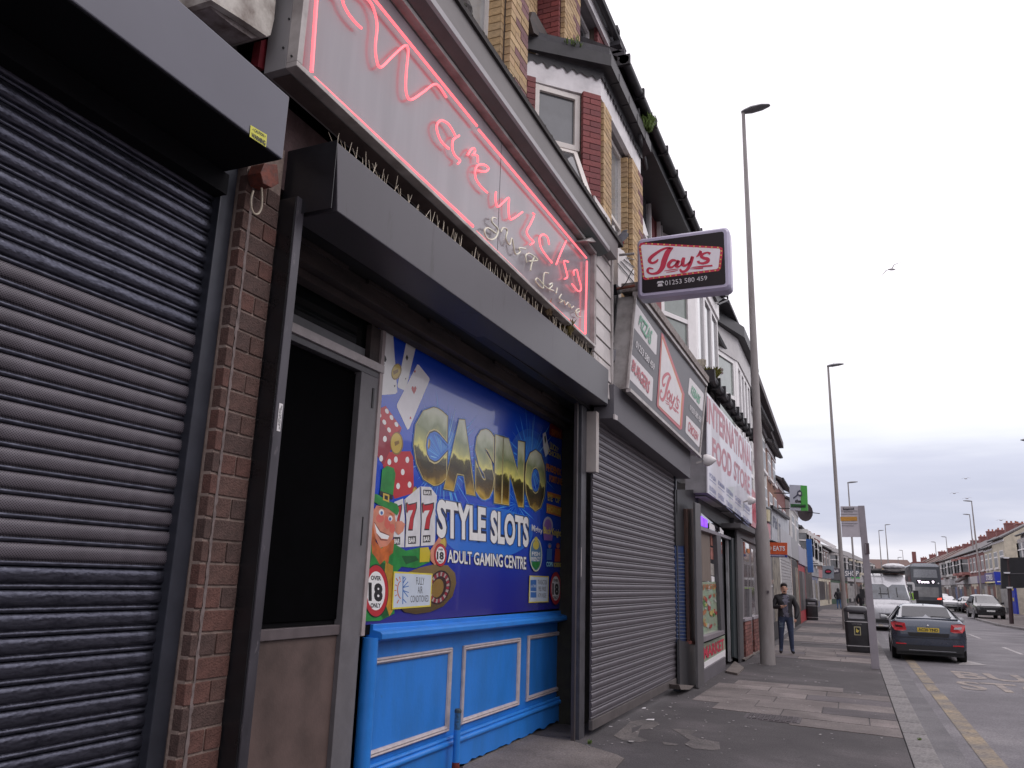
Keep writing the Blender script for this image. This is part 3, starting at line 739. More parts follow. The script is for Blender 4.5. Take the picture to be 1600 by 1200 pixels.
art('light_ray', burst(*P1([(590,1060)])[0], 60, 110, 46)+burst(*P1([(1190,1080)])[0], 45, 95, 30, .5)+burst(*P2([(1100,300)])[0], 30, 70, 22, .6), M_ray)
art('light_ray', burst(*P1([(590,1060)])[0], 30, 95, 22, w=.006)+burst(*P1([(1200,1080)])[0], 30, 85, 14, .5, w=.006), M_ray2)
# playing cards
art('playing_card', [P1([(150,140),(165,132),(228,134),(238,145),(270,590),(258,602),(125,612),(126,400)]), P1([(345,180),(360,172),(408,192),(416,205),(330,570),(318,577),(275,558),(272,545)])], M_white)
art('playing_card', [P1([(408,398),(420,400),(492,490),(495,505),(352,845),(340,850),(268,695),(268,675)])], pm('card_white', (.70,.68,.71)))
def heart(cx, cy, w, h, up=1):
    return [(cx, cy+up*h*.5), (cx-w*.38, cy+up*h*.08), (cx-w*.5, cy-up*h*.2), (cx-w*.32, cy-up*h*.45), (cx-w*.08, cy-up*h*.36), (cx, cy-up*h*.2), (cx+w*.08, cy-up*h*.36), (cx+w*.32, cy-up*h*.45), (cx+w*.5, cy-up*h*.2), (cx+w*.38, cy+up*h*.08)]
art('card_heart', [P1(heart(386,575,36,60)), P1(heart(392,447,12,22)), P1(heart(362,768,12,22,-1))], M_red)
sp = lambda x, y, w, h: P1(heart(x, y, w, h, -1)+[]) 
art('card_spade', [P1(heart(173,350,46,70,-1)), P1([(170,370),(178,370),(182,398),(166,398)]), P1(heart(337,345,18,34,-1)), P1([(335,355),(340,355),(342,368),(333,368)]), P1(heart(252,548,10,18)), P1(heart(338,235,7,14)), P1(heart(328,497,7,14))], M_ink)
# dice
art('dice_side', [P1([(118,715),(190,685),(300,840),(290,870),(215,1010),(175,1100),(104,990),(112,810)])], M_redd)
art('dice_face', [P1([(118,718),(190,685),(300,840),(225,900)]), P1([(215,1005),(360,1000),(380,1040)]+[(385,1290),(250,1330),(170,1100)])], M_red)
art('dice_dot', [P1(ellipse(x, y, 12, 19, 14, rot=-.4)) for x, y in ((146,748),(198,722),(230,766),(180,798),(264,814),(213,852))]+[P1(ellipse(x, y, 13, 22, 14)) for x, y in ((184,915),(158,1050),(260,1058),(340,1060),(308,1145),(276,1242),(355,1232),(215,1075))], M_white)
# coins
coin = [P1(ellipse(266,946,45,80,22)), P1(ellipse(264,448,34,58,20,rot=.25)), P1(ellipse(474,944,26,50,18)), P2(ellipse(395,280,25,104,22)), P2(ellipse(584,570,30,55,18))]
art('coin', coin, M_goldd)
art('coin_face', [P1(ellipse(264,944,38,70,22)), P1(ellipse(262,446,28,50,20,rot=.25)), P1(ellipse(472,942,20,42,18)), P2(ellipse(390,278,18,92,22)), P2(ellipse(582,568,24,46,18))], M_gold)
art('coin_mark', [P1([(250,935),(280,925),(285,945),(255,965)]), P1([(240,445),(275,430),(278,450),(245,470)]), P1([(462,935),(482,930),(484,950),(464,958)])], M_goldd)
# slot reels with sevens
art('slot_reel', [P2([(250,285),(310,262),(322,400),(318,600),(250,600),(240,450)]), P2([(318,270),(425,180),(432,420),(425,592),(322,600),(328,400)]), P2([(430,178),(500,182),(545,240),(540,420),(530,585),(432,592),(438,400)])], pm('reel_white', (.60,.60,.62), var=.1))
art('reel_line', [P2([(322,270),(326,268),(334,420),(326,600),(322,600),(328,420)]), P2([(432,180),(436,180),(440,420),(434,592),(430,592),(435,420)])], M_ink)
def seven(x, y, w, h): return [(x-w*.5,y-h*.45),(x-w*.38,y-h*.5),(x-w*.3,y-h*.42),(x+w*.2,y-h*.46),(x+w*.5,y-h*.5),(x+w*.5,y-h*.3),(x+w*.22,y+h*.1),(x+w*.12,y+h*.5),(x-w*.3,y+h*.5),(x-w*.12,y+h*.05),(x+w*.18,y-h*.24),(x-w*.3,y-h*.22),(x-w*.45,y-h*.1)]
art('seven_outline', [P2(seven(x, y, w+14, h+20)) for x, y, w, h in ((368,385,64,180),(482,385,72,175),(276,390,40,160))], M_ink)
art('seven', [P2(seven(x, y, w, h)) for x, y, w, h in ((368,385,64,180),(482,385,72,175),(276,390,40,160))], M_red)
art('bar_plate', [P2([(345,525),(400,522),(400,575),(345,578)]), P2([(448,518),(500,515),(500,565),(448,568)]), P2([(245,530),(290,528),(290,582),(245,585)]), P2([(450,200),(508,203),(508,240),(450,238)])], M_ink)
ptxt('bar_text', [('BAR', P2([(350,570),(396,567),(396,532),(350,535)])), ('BAR', P2([(453,560),(496,557),(496,525),(453,528)])), ('BAR', P2([(250,576),(286,574),(286,540),(250,542)])), ('BAR', P2([(455,232),(503,235),(503,210),(455,207)]))], M_white)
# big words
LZ0, LZ1 = ax(650,757,PXP).z, ax(645,633,PXP).z
gold = zgrad('casino_gold', [(0, (.30,.20,.03)), (.12, (.55,.36,.06)), (.24, (.12,.07,.012)), (.40, (.035,.028,.010)), (.50, (.09,.08,.02)), (.53, (.80,.74,.20)), (.62, (.46,.46,.16)), (.78, (.22,.26,.12)), (.92,(.50,.54,.36)), (1, (.62,.64,.48))], LZ0-oz+.10, LZ1-oz+.16, wob=.30, ws=4.5, coat=.35)
CAS = [('C', [(649,757),(697,759),(699,640),(645,633)]), ('A', [(694,763),(742,774),(743,658),(700,655)]), ('S', [(743,779),(771,782),(773,674),(744,668)]), ('I', [(773,785),(783,787),(786,684),(775,680)]), ('N', [(785,787),(817,792),(819,692),(787,684)]), ('O', [(821,796),(851,800),(852,706),(821,701)])]
ptxt('word_glow', [(s, grow(q, 3.2)) for s, q in CAS], M_glow, .12)
ptxt('word_outline', [(s, grow(q, 2.2)) for s, q in CAS], M_ink, .095)
ptxt('word_rim', [(s, grow(q, 1.0)) for s, q in CAS], pm('rim_gold', (.50,.42,.18)), .082)
ptxt('word_casino', CAS, gold, .068)
STY = [('STYLE', P2([(545,535),(885,562),(885,325),(545,262)])), ('SLOTS', P2([(918,572),(1183,603),(1183,392),(918,338)]))]
ptxt('word_glow', [(s, grow(q, 2.6)) for s, q in STY], M_glow, .10)
ptxt('word_outline', [(s, grow(q, 1.3)) for s, q in STY], M_navy, .09)
ptxt('word_style_slots', STY, M_white, .04)
ADU = [('ADULT', P2([(620,705),(788,722),(788,632),(620,618)])), ('GAMING', P2([(803,722),(1003,740),(1003,650),(803,634)])), ('CENTRE', P2([(1015,742),(1165,756),(1165,668),(1015,652)]))]
ptxt('word_outline', [(s, grow(q, .7)) for s, q in ADU], M_navy, .07)
ptxt('word_adult_gaming_centre', ADU, M_white, .02)
# leprechaun figure in a green hat
G1 = pm('green', (.012,.19,.035), var=.25); G2 = pm('dark_green', (.006,.075,.018), var=.25); SK = pm('skin', (.52,.20,.13), var=.15); OR = pm('ginger', (.42,.10,.02), var=.35)
art('coat', [P2([(60,560),(110,590),(240,570),(330,625),(430,600),(500,620),(500,700),(400,745),(300,735),(250,790),(250,1060),(150,1110),(35,1115),(40,900),(60,700)])], G1)
art('coat_shade', [P2([(150,700),(210,720),(250,800),(230,1060),(170,1100),(120,1000)]), P2([(60,600),(90,640),(80,740),(58,700)]), P2([(300,660),(400,660),(420,690),(330,720)])], G2)
art('waistcoat', [P2([(190,700),(240,730),(240,1040),(215,1080),(185,980),(180,800)])], pm('mustard', (.42,.22,.02), var=.25))
art('beard', [P2([(78,300),(110,330),(120,560),(160,610),(215,560),(250,540),(240,640),(215,660),(205,720),(180,690),(150,722),(120,670),(95,640),(90,560),(70,500)])], OR)
art('face', [P2([(125,310),(200,320),(250,350),(260,430),(240,540),(200,590),(150,605),(120,540),(100,440),(105,350)]), P2([(262,420),(300,418),(325,440),(310,490),(280,515),(255,490)])], SK)
art('cheek', [P2(ellipse(150,400,28,30,16)), P2(ellipse(235,470,20,34,16)), P2([(185,380),(215,395),(225,450),(200,480),(180,450)])], pm('cheek', (.55,.12,.09)))
art('smile', [P2([(112,430),(150,490),(215,520),(205,545),(160,540),(125,500)])], M_white)
art('mouth_line', [P2([(108,425),(114,428),(152,488),(216,516),(215,521),(150,496)]), P2([(125,502),(160,544),(205,548),(200,554),(155,552)])], pm('brown', (.14,.03,.02)))
art('eye', [P2(ellipse(160,358,18,22,14)), P2(ellipse(222,400,15,20,14))], M_white)
art('iris', [P2(ellipse(162,362,9,13,12)), P2(ellipse(220,404,8,12,12))], pm('iris', (.04,.12,.35)))
art('eyebrow', [P2([(135,330),(160,315),(188,335),(186,343),(160,326)]), P2([(205,360),(230,362),(248,385),(228,374)])], OR)
art('hat', [P2([(165,60),(200,34),(245,50),(258,90),(240,240),(200,262),(150,230)]), P2([(80,225),(130,232),(200,275),(270,300),(285,345),(270,380),(210,335),(140,305),(85,270)])], G1)
art('hat_band', [P2([(152,208),(240,238),(238,268),(146,235)])], M_ink)
art('hat_buckle', [P2([(172,222),(215,236),(214,290),(170,272)])], M_gold)
art('buckle_hole', [P2([(182,238),(205,246),(204,274),(181,264)])], M_ink)
art('cuff', [P2([(428,605),(485,598),(500,640),(492,700),(425,705)])], pm('cuff_gold', (.50,.40,.02)))
art('hand', [P2([(500,620),(540,560),(560,530),(575,545),(560,600),(612,620),(612,680),(580,725),(530,725),(500,690)])], SK)
# roulette wheel
rx_, ry_ = 170, 185
art('wheel_bowl', [P2([(350,770),(430,740),(520,720),(620,725),(672,780),(680,850),(655,940),(590,1010),(500,1050),(400,1065),(320,1050),(270,1000),(300,900)])], zgrad('bowl_brown', [(0, (.05,.03,.012)), (.5, (.22,.15,.06)), (1, (.34,.27,.15))], 0, .9, coat=.8))
art('wheel_ring', [P2(ellipse(560,880,78,122,40,rot=.25))], pm('ring_dark', (.03,.012,.012)))
seg = []; seg2 = []
for i in range(28):
    a, b = 2*math.pi*i/28, 2*math.pi*(i+.85)/28
    f = lambda t, k: (560+math.cos(t)*70*k*math.cos(.25)-math.sin(t)*112*k*math.sin(.25), 880+math.cos(t)*70*k*math.sin(.25)+math.sin(t)*112*k*math.cos(.25))
    (seg if i % 2 else seg2).append(P2([f(a,.98), f(b,.98), f(b,.72), f(a,.72)]))
art('wheel_pocket', seg, M_redd); art('wheel_pocket', seg2, pm('pocket_pale', (.35,.27,.25)))
art('wheel_hub', [P2(ellipse(550,885,40,66,24,rot=.25))], M_goldd)
# 18 roundels
def roundel(cx, cy, rx, ry, t):
    art('roundel_edge', [P2(ellipse(cx, cy, rx*1.04, ry*1.04, 36))], M_ink)
    art('roundel_red', [P2(ellipse(cx, cy, rx, ry, 36))], M_red)
    art('roundel_white', [P2(ellipse(cx, cy, rx*.76, ry*.76, 36))], M_white)
    ptxt('roundel_number', [('18', P2([(cx-rx*.62,cy+ry*.40),(cx+rx*.55,cy+ry*.43),(cx+rx*.55,cy-ry*.28),(cx-rx*.62,cy-ry*.34)]))], M_ink, .05)
    ptxt('roundel_text', [('OVER', P2([(cx-rx*.42,cy-ry*.42),(cx+rx*.42,cy-ry*.40),(cx+rx*.42,cy-ry*.57),(cx-rx*.42,cy-ry*.60)])), ('ONLY', P2([(cx-rx*.45,cy+ry*.66),(cx+rx*.40,cy+ry*.66),(cx+rx*.40,cy+ry*.48),(cx-rx*.45,cy+ry*.48)]))], M_ink, .04)
roundel(122, 903, 84, 178, 1); roundel(570, 655, 42, 78, 1); roundel(1370, 886, 38, 112, 1)
# notices
M_pale = pm('notice_pale', (.50,.56,.64)); M_yb = pm('notice_yellow', (.62,.52,.06))
art('notice_edge', [P2([(245,768),(515,783),(502,1012),(232,1032)]), P2([(1188,797),(1322,802),(1320,982),(1183,986)])], M_yb)
art('notice', [P2([(254,780),(508,793),(496,1002),(242,1020)]), P2([(1193,804),(1317,809),(1315,975),(1188,979)])], M_pale)
ptxt('notice_text', [('FULLY', P2([(402,860),(458,862),(458,812),(402,808)])), ('AIR', P2([(412,920),(446,920),(446,872),(412,872)])), ('CONDITIONED', P2([(362,984),(488,978),(488,934),(362,936)])),
     ('TRANSACTION', P2([(1246,858),(1308,860),(1308,828),(1246,826)])), ('FEE FREE', P2([(1252,904),(1302,905),(1302,876),(1252,874)])), ('ATM INSIDE', P2([(1248,950),(1304,950),(1304,920),(1248,920)]))], M_ink, .0)
mb = MB(); LAY[0] += 1
def lines(name, segs, w, m):
    LAY[0] += 1; X = PXP+.00016*LAY[0]; mb = MB()
    for a, b in segs:
        d = Vector((b[0]-a[0], b[1]-a[1])); d.normalize(); n_ = (-d.y*w, d.x*w)
        mb.face(pq(P2([(a[0]+n_[0],a[1]+n_[1]),(b[0]+n_[0],b[1]+n_[1]),(b[0]-n_[0],b[1]-n_[1]),(a[0]-n_[0],a[1]-n_[1])]), X))
    return mb.build(name, m, post, stuff=True)
M_sb = pm('icon_blue', (.04,.14,.40)); M_so = pm('icon_orange', (.50,.12,.04))
lines('snow_icon', [((310,800),(308,995)),((310,880),(345,840)),((310,880),(350,870)),((310,900),(345,945)),((310,900),(350,915)),((310,850),(330,815)),((310,960),(332,985)),((310,820),(325,805))], 3, M_sb)
arc = [(300+28*math.cos(a)*-1, 895+62*math.sin(a)) for a in [-1.4+.28*i for i in range(11)]]
lines('sun_icon', [(arc[i], arc[i+1]) for i in range(10)]+[((262,815),(275,835)),((255,860),(268,868)),((250,900),(264,900)),((254,940),(268,930)),((268,990),(280,965)),((285,805),(291,825))], 3, M_so)
art('machine_icon', [P2([(1195,828),(1236,826),(1236,905),(1195,905)]), P2([(1195,912),(1236,912),(1236,950),(1195,950)])], M_sb)
ptxt('machine_text', [('ATM', P2([(1200,880),(1231,880),(1231,860),(1200,860)]))], M_pale, .02)
# column of game names on the right
M_or = pm('orange', (.50,.16,.03)); M_yl = pm('yellow', (.55,.45,.08)); M_vio = pm('violet', (.22,.10,.35))
art('game_badge', [P1([(1325,880),(1330,815),(1362,768),(1395,800),(1415,860),(1418,920),(1340,895)])], M_redd)
art('game_badge', [P1([(1340,812),(1362,775),(1388,806)]), P2([(1312,212),(1405,240),(1405,270),(1312,245)]), P2([(1308,295),(1410,325),(1405,390),(1306,360)])], M_or)
art('game_oval', [P2(ellipse(1233,652,43,118,30))], pm('oval_cream', (.55,.60,.42)))
art('game_oval', [P2(ellipse(1233,652,38,108,30))], pm('oval_blue', (.06,.16,.30)))
art('game_oval_base', [P2([(1205,700),(1262,700),(1258,730),(1233,758),(1208,730)])], G1)
art('mascot_blob', [P2(ellipse(1234,585,22,32,16)), P2(ellipse(1234,545,12,18,12))], M_yl)
art('bird_shape', [P1([(1280,880),(1300,865),(1310,920),(1330,1000),(1300,1040),(1285,980)])], M_white)
art('bird_shape', [P1([(1290,900),(1300,890),(1304,930),(1296,950)])], M_ink)
art('helmet_ring', [P2(ellipse(1316,450,34,62,20))], pm('helmet', (.40,.38,.42)))
art('helmet_face', [P2(ellipse(1316,455,26,50,20)), P2([(1285,505),(1350,515),(1345,555),(1290,550)])], M_vio)
art('small_figure', [P2(ellipse(1328,590,14,20,12)), P2([(1310,610),(1345,612),(1342,690),(1308,690)])], M_sb)
art('small_figure', [P2(ellipse(1386,590,13,20,12)), P2([(1368,610),(1400,612),(1402,700),(1362,700)])], pm('game_red', (.45,.06,.03)))
art('small_face', [P2(ellipse(1328,594,8,12,12)), P2(ellipse(1386,594,8,12,12))], SK)
ptxt('game_name', [('LUCKY', P1([(1330,985),(1392,1012),(1392,978),(1330,930)])), ('CHICKEN', P1([(1318,1022),(1404,1060),(1404,1022),(1318,985)])), ('EYE', P2([(1315,275),(1348,285),(1348,238),(1315,226)])), ('OF', P2([(1368,290),(1398,298),(1398,256),(1368,246)])), ('HORUS', P2([(1312,350),(1402,378),(1402,335),(1312,308)])), ('Black Knight', P2([(1285,520),(1406,540),(1406,480),(1285,455)]))], M_yl, .03)
ptxt('game_name', [('PHOENIX', P2([(1305,68),(1410,108),(1410,60),(1305,15)])), ('FORTUNE', P2([(1326,145),(1415,172),(1415,125),(1326,95)])), ('SPIN', P1([(1340,885),(1405,912),(1405,868),(1340,840)]))], M_or, .05)
ptxt('game_name', [('Mighty', P2([(1204,500),(1278,512),(1278,470),(1204,440)])), ('FISH', P2([(1205,660),(1262,662),(1262,632),(1205,630)])), ('FRENZY', P2([(1200,695),(1266,697),(1266,668),(1200,668)]))], M_white, .02)
ptxt('game_name', [('COPS', P2([(1305,735),(1350,735),(1350,702),(1305,700)]))], M_ray2, .05)
ptxt('game_name', [('ROBBERS', P2([(1356,738),(1406,738),(1406,708),(1356,705)]))], M_yl, .05)
# window frame around the poster
MB().box(-3.30, -3.225, 4.9, 9.7, 1.28, 3.6).build('window_backing', M_dark, casino)

# ============================================================ NEON FASCIA SIGN
neon = thing('neon_sign', 'long grey fascia sign with glowing pink neon script above the spiked shutter housing', 'neon sign', (-2.5, 2.85, 4.26))
SX = -2.5
M_panel = mat('sign_grey_acrylic', (.245,.225,.25), .32, var=.16, vs=.9, coat=.4, streak=(1,2.5,.25), bump=.01, bs=40)
M_alu = mat('sign_cream_metal', (.46,.43,.42), .45, metal=.1, var=.1, vs=4, col2=(.28,.25,.24))
bl, br, tr_ = ax(461,99,SX), ax(929,545,SX), ax(925,398,SX)
zb = (bl.z+br.z)/2; ztp = 5.352; ya, yb = bl.y, br.y
MB().box(SX-.055, SX-.045, ya+.045, yb-.03, zb+.03, ztp).build('face_panel', M_panel, neon)
# frame: bottom, left, right, top rails
mb = MB().box(SX-.06, SX+.012, ya, yb, zb-.0, zb+.030).box(SX-.06, SX+.012, ya, ya+.045, zb+.0301, ztp+.03).box(SX-.06, SX+.008, yb-.032, yb, zb+.0301, ztp+.03).box(SX-.06, SX+.02, ya, yb, ztp+.0301, ztp+.065)
mb.build('frame', M_alu, neon, bevel=.004)
sdp = ay(412,115,ya).x
MB().box(sdp, SX-.061, ya, yb-.01, zb+.002, 5.9).build('cabinet', mat('cabinet_grey', (.24,.23,.235), .5, var=.08, vs=3), neon, bevel=.003)
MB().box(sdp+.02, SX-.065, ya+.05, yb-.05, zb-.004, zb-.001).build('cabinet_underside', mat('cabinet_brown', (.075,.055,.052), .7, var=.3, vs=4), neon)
for (px, py) in ((443,75),(456,88),(452,30)):
    p = ay(px, py, ya-.002); MB().tube([p, p+Vector((0,-.006,0))], .006, 8).build('screw', M_black, neon)
# panel joints
for px in (783.5, ):
    p0 = ax(783.5,226,SX-.044); MB().box(SX-.046, SX-.0435, p0.y-.003, p0.y+.003, zb+.03, ztp).build('panel_joint', M_black, neon)
M_panel.node_tree.nodes['Principled BSDF'].inputs['Coat Roughness'].default_value = .07
M_tube = mat('neon_pink_tube', (.8,.10,.12), .4, var=0, emit=(1.0,.13,.155), es=1.65)
M_tubed = mat('neon_dim_tube', (.9,.4,.42), .4, var=0, emit=(1.0,.25,.28), es=.45)
M_unlit = mat('unlit_cream_tube', (.82,.78,.62), .25, var=.08, coat=.5)
def C4(p): return crop(400,0,3.75,p)
def C6(p): return crop(700,300,4,p)
TX = SX-.012
def tube(name, pts, m=M_tube, r=.0085, sm=True, X=TX):
    w = pq(pts, X)
    if sm and len(w) > 2: w = smooth_pts(w, 5)
    return MB().tube(w, r, 7).build(name, m, neon, smooth=True)
zbt, ztt = ax(486.7,114.7,TX), None
tube('border_tube', [(496.5,-30),(487,112)], r=.011)
tube('border_tube', C4([(338,457),(1110,1190)])[:1]+C6([(155,215)]), r=.012)
tube('border_tube', C6([(178,245),(610,668)]), M_tubed, r=.007)
tube('border_tube', C6([(625,680),(848,888)]), r=.008)
tube('border_tube', C6([(868,432),(858,888)]), r=.011)
tube('border_tube', C4([(640,-70),(1295,738)]), r=.0095)
tube('border_tube', C4([(1305,760)])+C6([(865,412)]), r=.0095)
LET = [('letter_w', C4([(430,-70),(500,-10),(515,30),(545,85),(590,140),(618,165)])), ('letter_w', C4([(560,-70),(655,-5),(692,60),(710,150),(700,260),(705,340),(730,395),(800,330),(872,268),(892,300),(880,430),(880,540),(908,584),(980,540),(1055,493),(1115,570)])),
 ('letter_a', C4([(1130,872),(1080,820),(1058,745),(1082,706),(1125,725),(1160,780),(1172,810)])), ('letter_a', C4([(1190,795),(1155,820),(1150,870),(1165,910),(1195,940),(1182,960)])),
 ('letter_r', C4([(1240,908),(1255,882),(1275,868),(1284,885),(1270,908)])), ('letter_r', C4([(1275,905),(1298,915),(1300,950)])),
 ('letter_e', C4([(1300,1000),(1345,1005),(1362,985),(1335,965),(1300,968),(1284,1000),(1290,1050),(1322,1098),(1355,1128)])),
 ('letter_w', C6([(300,0),(297,45),(310,92),(350,60),(380,38),(378,100),(385,165),(410,165),(465,125)])),
 ('letter_i', C6([(538,150),(515,200),(492,245),(505,280),(535,312),(515,328)])), ('letter_i', C6([(530,132),(540,140)])),
 ('letter_c', C6([(632,330),(622,285),(595,265),(573,285),(578,340),(608,390),(650,442)])),
 ('letter_k', C6([(738,306),(705,380),(676,453)])), ('letter_k', C6([(752,436),(725,433),(735,480),(746,530),(728,543)])),
 ('letter_s', C6([(788,520),(785,495),(805,488),(815,530),(832,600),(815,620),(775,575)]))]
for n, p in LET: tube(n, p)
for p in ([(300,165),(278,162),(276,190),(312,232),(300,282),(268,298),(238,280),(228,240),(250,225),(300,258)], [(330,250),(345,224),(370,240),(362,290),(385,330),(400,290),(420,385),(450,375),(445,350),(485,355)],
          [(492,440),(485,400),(510,385),(560,425),(505,432)], [(538,405),(522,450),(514,492)], [(628,508),(602,508),(595,555),(592,602),(548,560),(560,540),(600,585),(640,612)],
          [(630,580),(650,570),(648,590),(634,605),(660,618)], [(682,600),(675,635)], [(708,640),(695,665),(716,680),(700,690)], [(725,680),(735,705),(750,690),(755,718)], [(762,700),(768,725),(785,715)], [(800,757),(822,745),(815,730),(798,745),(806,775),(828,782)]):
    tube('unlit_script', C6(p), M_unlit, r=.008)
# cornice over the sign
corn = thing('shop_cornice', 'sloping grey cornice boards capping the pink neon sign', 'cornice', (-2.5, 2.8, 5.4))
M_c1 = mat('cornice_taupe', (.20,.185,.185), .55, var=.15, vs=3, streak=(1,.4,1)); M_c2 = mat('cornice_pale_bead', (.34,.325,.34), .45, var=.1, vs=4); M_c3 = mat('cornice_dark_cap', (.03,.024,.024), .8, var=.5, vs=20, bump=.5)
def lz(x, y, X): return ax(x, y, X).z
zA, zB, zC, zD, zE = ztp+.07, 5.455, 5.545, 5.765, 5.86
ycs, yce = 1.2, 8.35
def sect(name, poly, m, y0=ycs, y1=yce):
    mb = MB(); mb.prism([(x, y0, z) for x, z in poly], (0, y1-y0, 0)); return mb.build(name, m, corn, bevel=.0)
sect('lower_board', [(-2.52,zA),(-2.47,zA),(-2.385,zB),(-2.52,zB)], mat('cornice_green_grey', (.115,.145,.145), .6, var=.15, vs=3))  # dark green-grey colour offsets the red neon spill on this board
sect('bead', [(-2.52,zB+.002),(-2.385,zB+.002),(-2.365,zB+.02),(-2.365,zC-.02),(-2.39,zC),(-2.52,zC)], M_c2)
sect('upper_board', [(-2.60,zC+.002),(-2.40,zC+.002),(-2.385,zD),(-2.60,zD)], M_c1, y1=yce+.45)
sect('dark_capping', [(-3.0,zD+.002),(-2.36,zD+.002),(-2.36,zE-.04),(-2.9,zE+.06)], M_c3, y1=yce+.6)
MB().face([(-2.44,1.2,5.84),(-2.44,8.9,5.84),(-3.67,8.9,6.3),(-3.67,1.2,6.3)]).build('lead_flashing', mat('lead_grey', (.09,.09,.10), .6, var=.2), corn)
# moss lumps and a stray slate on the edge
rr = random.Random(4); mb = MB()
for i in range(150):
    y = rr.uniform(3, 8.8); r_ = rr.uniform(.006,.022); mb.lathe((-2.375, y, zE-.045), [(r_,0),(r_*.8,r_*.7),(0,r_)], 6)
mb.build('moss_lumps', mat('moss_dark', (.035,.035,.02), .95, var=.5, vs=50), corn, stuff=True)
p = ax(723,32,-2.45); MB().lathe((p.x, p.y, zE-.05), [(.06,0),(.075,.10),(.05,.16),(0,.17)], 9).build('loose_cap', M_c3, corn)
# wall behind the sign bottom
MB().box(-3.3, -2.80, -2.0, 9.2, 3.78, zb+.02).build('upper_wall', mat('maroon_brick_wall', (.10,.062,.062), .9, var=.25, vs=8, bump=.4), casino)
# bird spikes
M_spk = mat('spike_straw', (.62,.54,.43), .5, var=.2, vs=20)
spk = thing('bird_spikes', 'row of pale plastic bird spikes along the top of the grey shutter housing', 'bird spikes', (-2.50, 3.4, 4.19))
a, b = fq[0].copy(), fq[1].copy()
MB().bar((-2.52,a.y,a.z+.004),(-2.52,b.y,b.z+.004),.03,.008).build('base_strip', M_spk, spk)
sm = []
for k in range(5):
    h = (.11,.13,.09,.12,.10)[k]; tx, ty = (.01,-.01,.03,-.03,.0)[k], (.0,.03,-.035,.06,-.06)[k]
    o = MB().tube([(0,0,0),(tx,ty,h)], [.0028,.0012], 4).build('spike', M_spk); o.parent = spk; o.location = (0,0,0); sm.append(o)
rr = random.Random(9); i = 0; y = a.y+.06
gone = [(.30,.335),(.62,.66)]
used = set()
while y < b.y-.1:
    t = (y-a.y)/(b.y-a.y); zc = a.z+(b.z-a.z)*t
    if not any(g0 < t < g1 for g0, g1 in gone):
        for k in rr.sample(range(5), rr.choice((2,3))):
            l = (-.02+rr.uniform(-.015,.015), y-3.4+rr.uniform(-.01,.01), zc-4.19+.006)
            if k not in used: sm[k].location = l; used.add(k); o = sm[k]
            else: o = inst(sm[k], l, spk)
            s = rr.uniform(.75,1.15); o.scale = (1, 1, s); o.rotation_euler = (rr.uniform(-.2,.2), rr.uniform(-.15,.15), rr.uniform(-.4,.4))
    y += rr.uniform(.075,.125)
for k in range(5):
    if k not in used: bpy.data.objects.remove(sm[k])
p = ax(862,478,-2.53); weed(-2.55, p.y, p.z-.10, .15, 30, 'wall_weed', 'dry straw coloured weed growing behind the bird spikes below the neon sign', 'weed', mat('dry_weed', (.30,.22,.14), .8, var=.3, vs=30), .06)
p = ax(890,512,-2.53); weed(-2.55, p.y, p.z-.08, .17, 45, 'wall_weed', 'green and rust weed clump at the far end of the bird spikes', 'weed', mat('rust_green_weed', (.13,.10,.03), .8, var=.6, vs=30), .08)
# white boarded column at the end of the sign
colm = thing('boarded_column', 'white shiplap boarded column with a pitched cap between the neon sign and the diner sign', 'column', (-2.5, 8.35, 3.8))
M_ship = [tweak_var(mat('white_shiplap_%d' % i, c, .5, var=.12, vs=5), .06) for i, c in enumerate([(.56,.52,.51)])]
yc0, yc1 = br.y-.0, 8.93
z = 3.80; k = 0; pitch = .215
b0_ = None
while z < 5.95:
    h = pitch-.014
    if b0_ is None:
        b0_ = MB().prism([(0,0,0),(-.03,0,0),(-.03,0,h),(-.012,0,h)], (0,yc1-yc0-.045,0)).build('board', M_ship[0]); b0_.parent = colm; o = b0_
    else: o = inst(b0_, (0,0,0), colm)
    o.location = (rnd.uniform(-.002,.002)-.004, yc0+.02-8.35, z-3.8); z += pitch
MB().box(-2.9, -2.535, yc0+.01, yc1-.01, 3.72, 6.02).build('core', M_black, colm)
mb = MB().box(-2.54, -2.485, yc1-.03, yc1+.015, 3.66, 5.98).box(-2.54, -2.487, yc0, yc0+.018, 4.3, 5.98)
mb.build('corner_trim', M_alu, colm, bevel=.003)
mb = MB(); k0 = yc0-.12
apex = ax(960,352,-2.46); e1 = ax(915,376,-2.42); e2 = ax(966,383,-2.42)
mb.add([(-2.42,e1.y,e1.z),(-2.42,e2.y,e2.z),(-2.46,apex.y,apex.z),(-2.9,e1.y,e1.z),(-2.9,e2.y,e2.z),(-2.9,apex.y,apex.z+.05)], [(0,1,2),(3,5,4),(0,2,5,3),(1,4,5,2),(0,3,4,1)])
mb.build('pitched_cap', M_alu, colm)
# boarded side that faces back along the street, past the column
M_shs = mat('side_board', (.40,.36,.35), .55, var=.12, vs=5)
b1_ = None
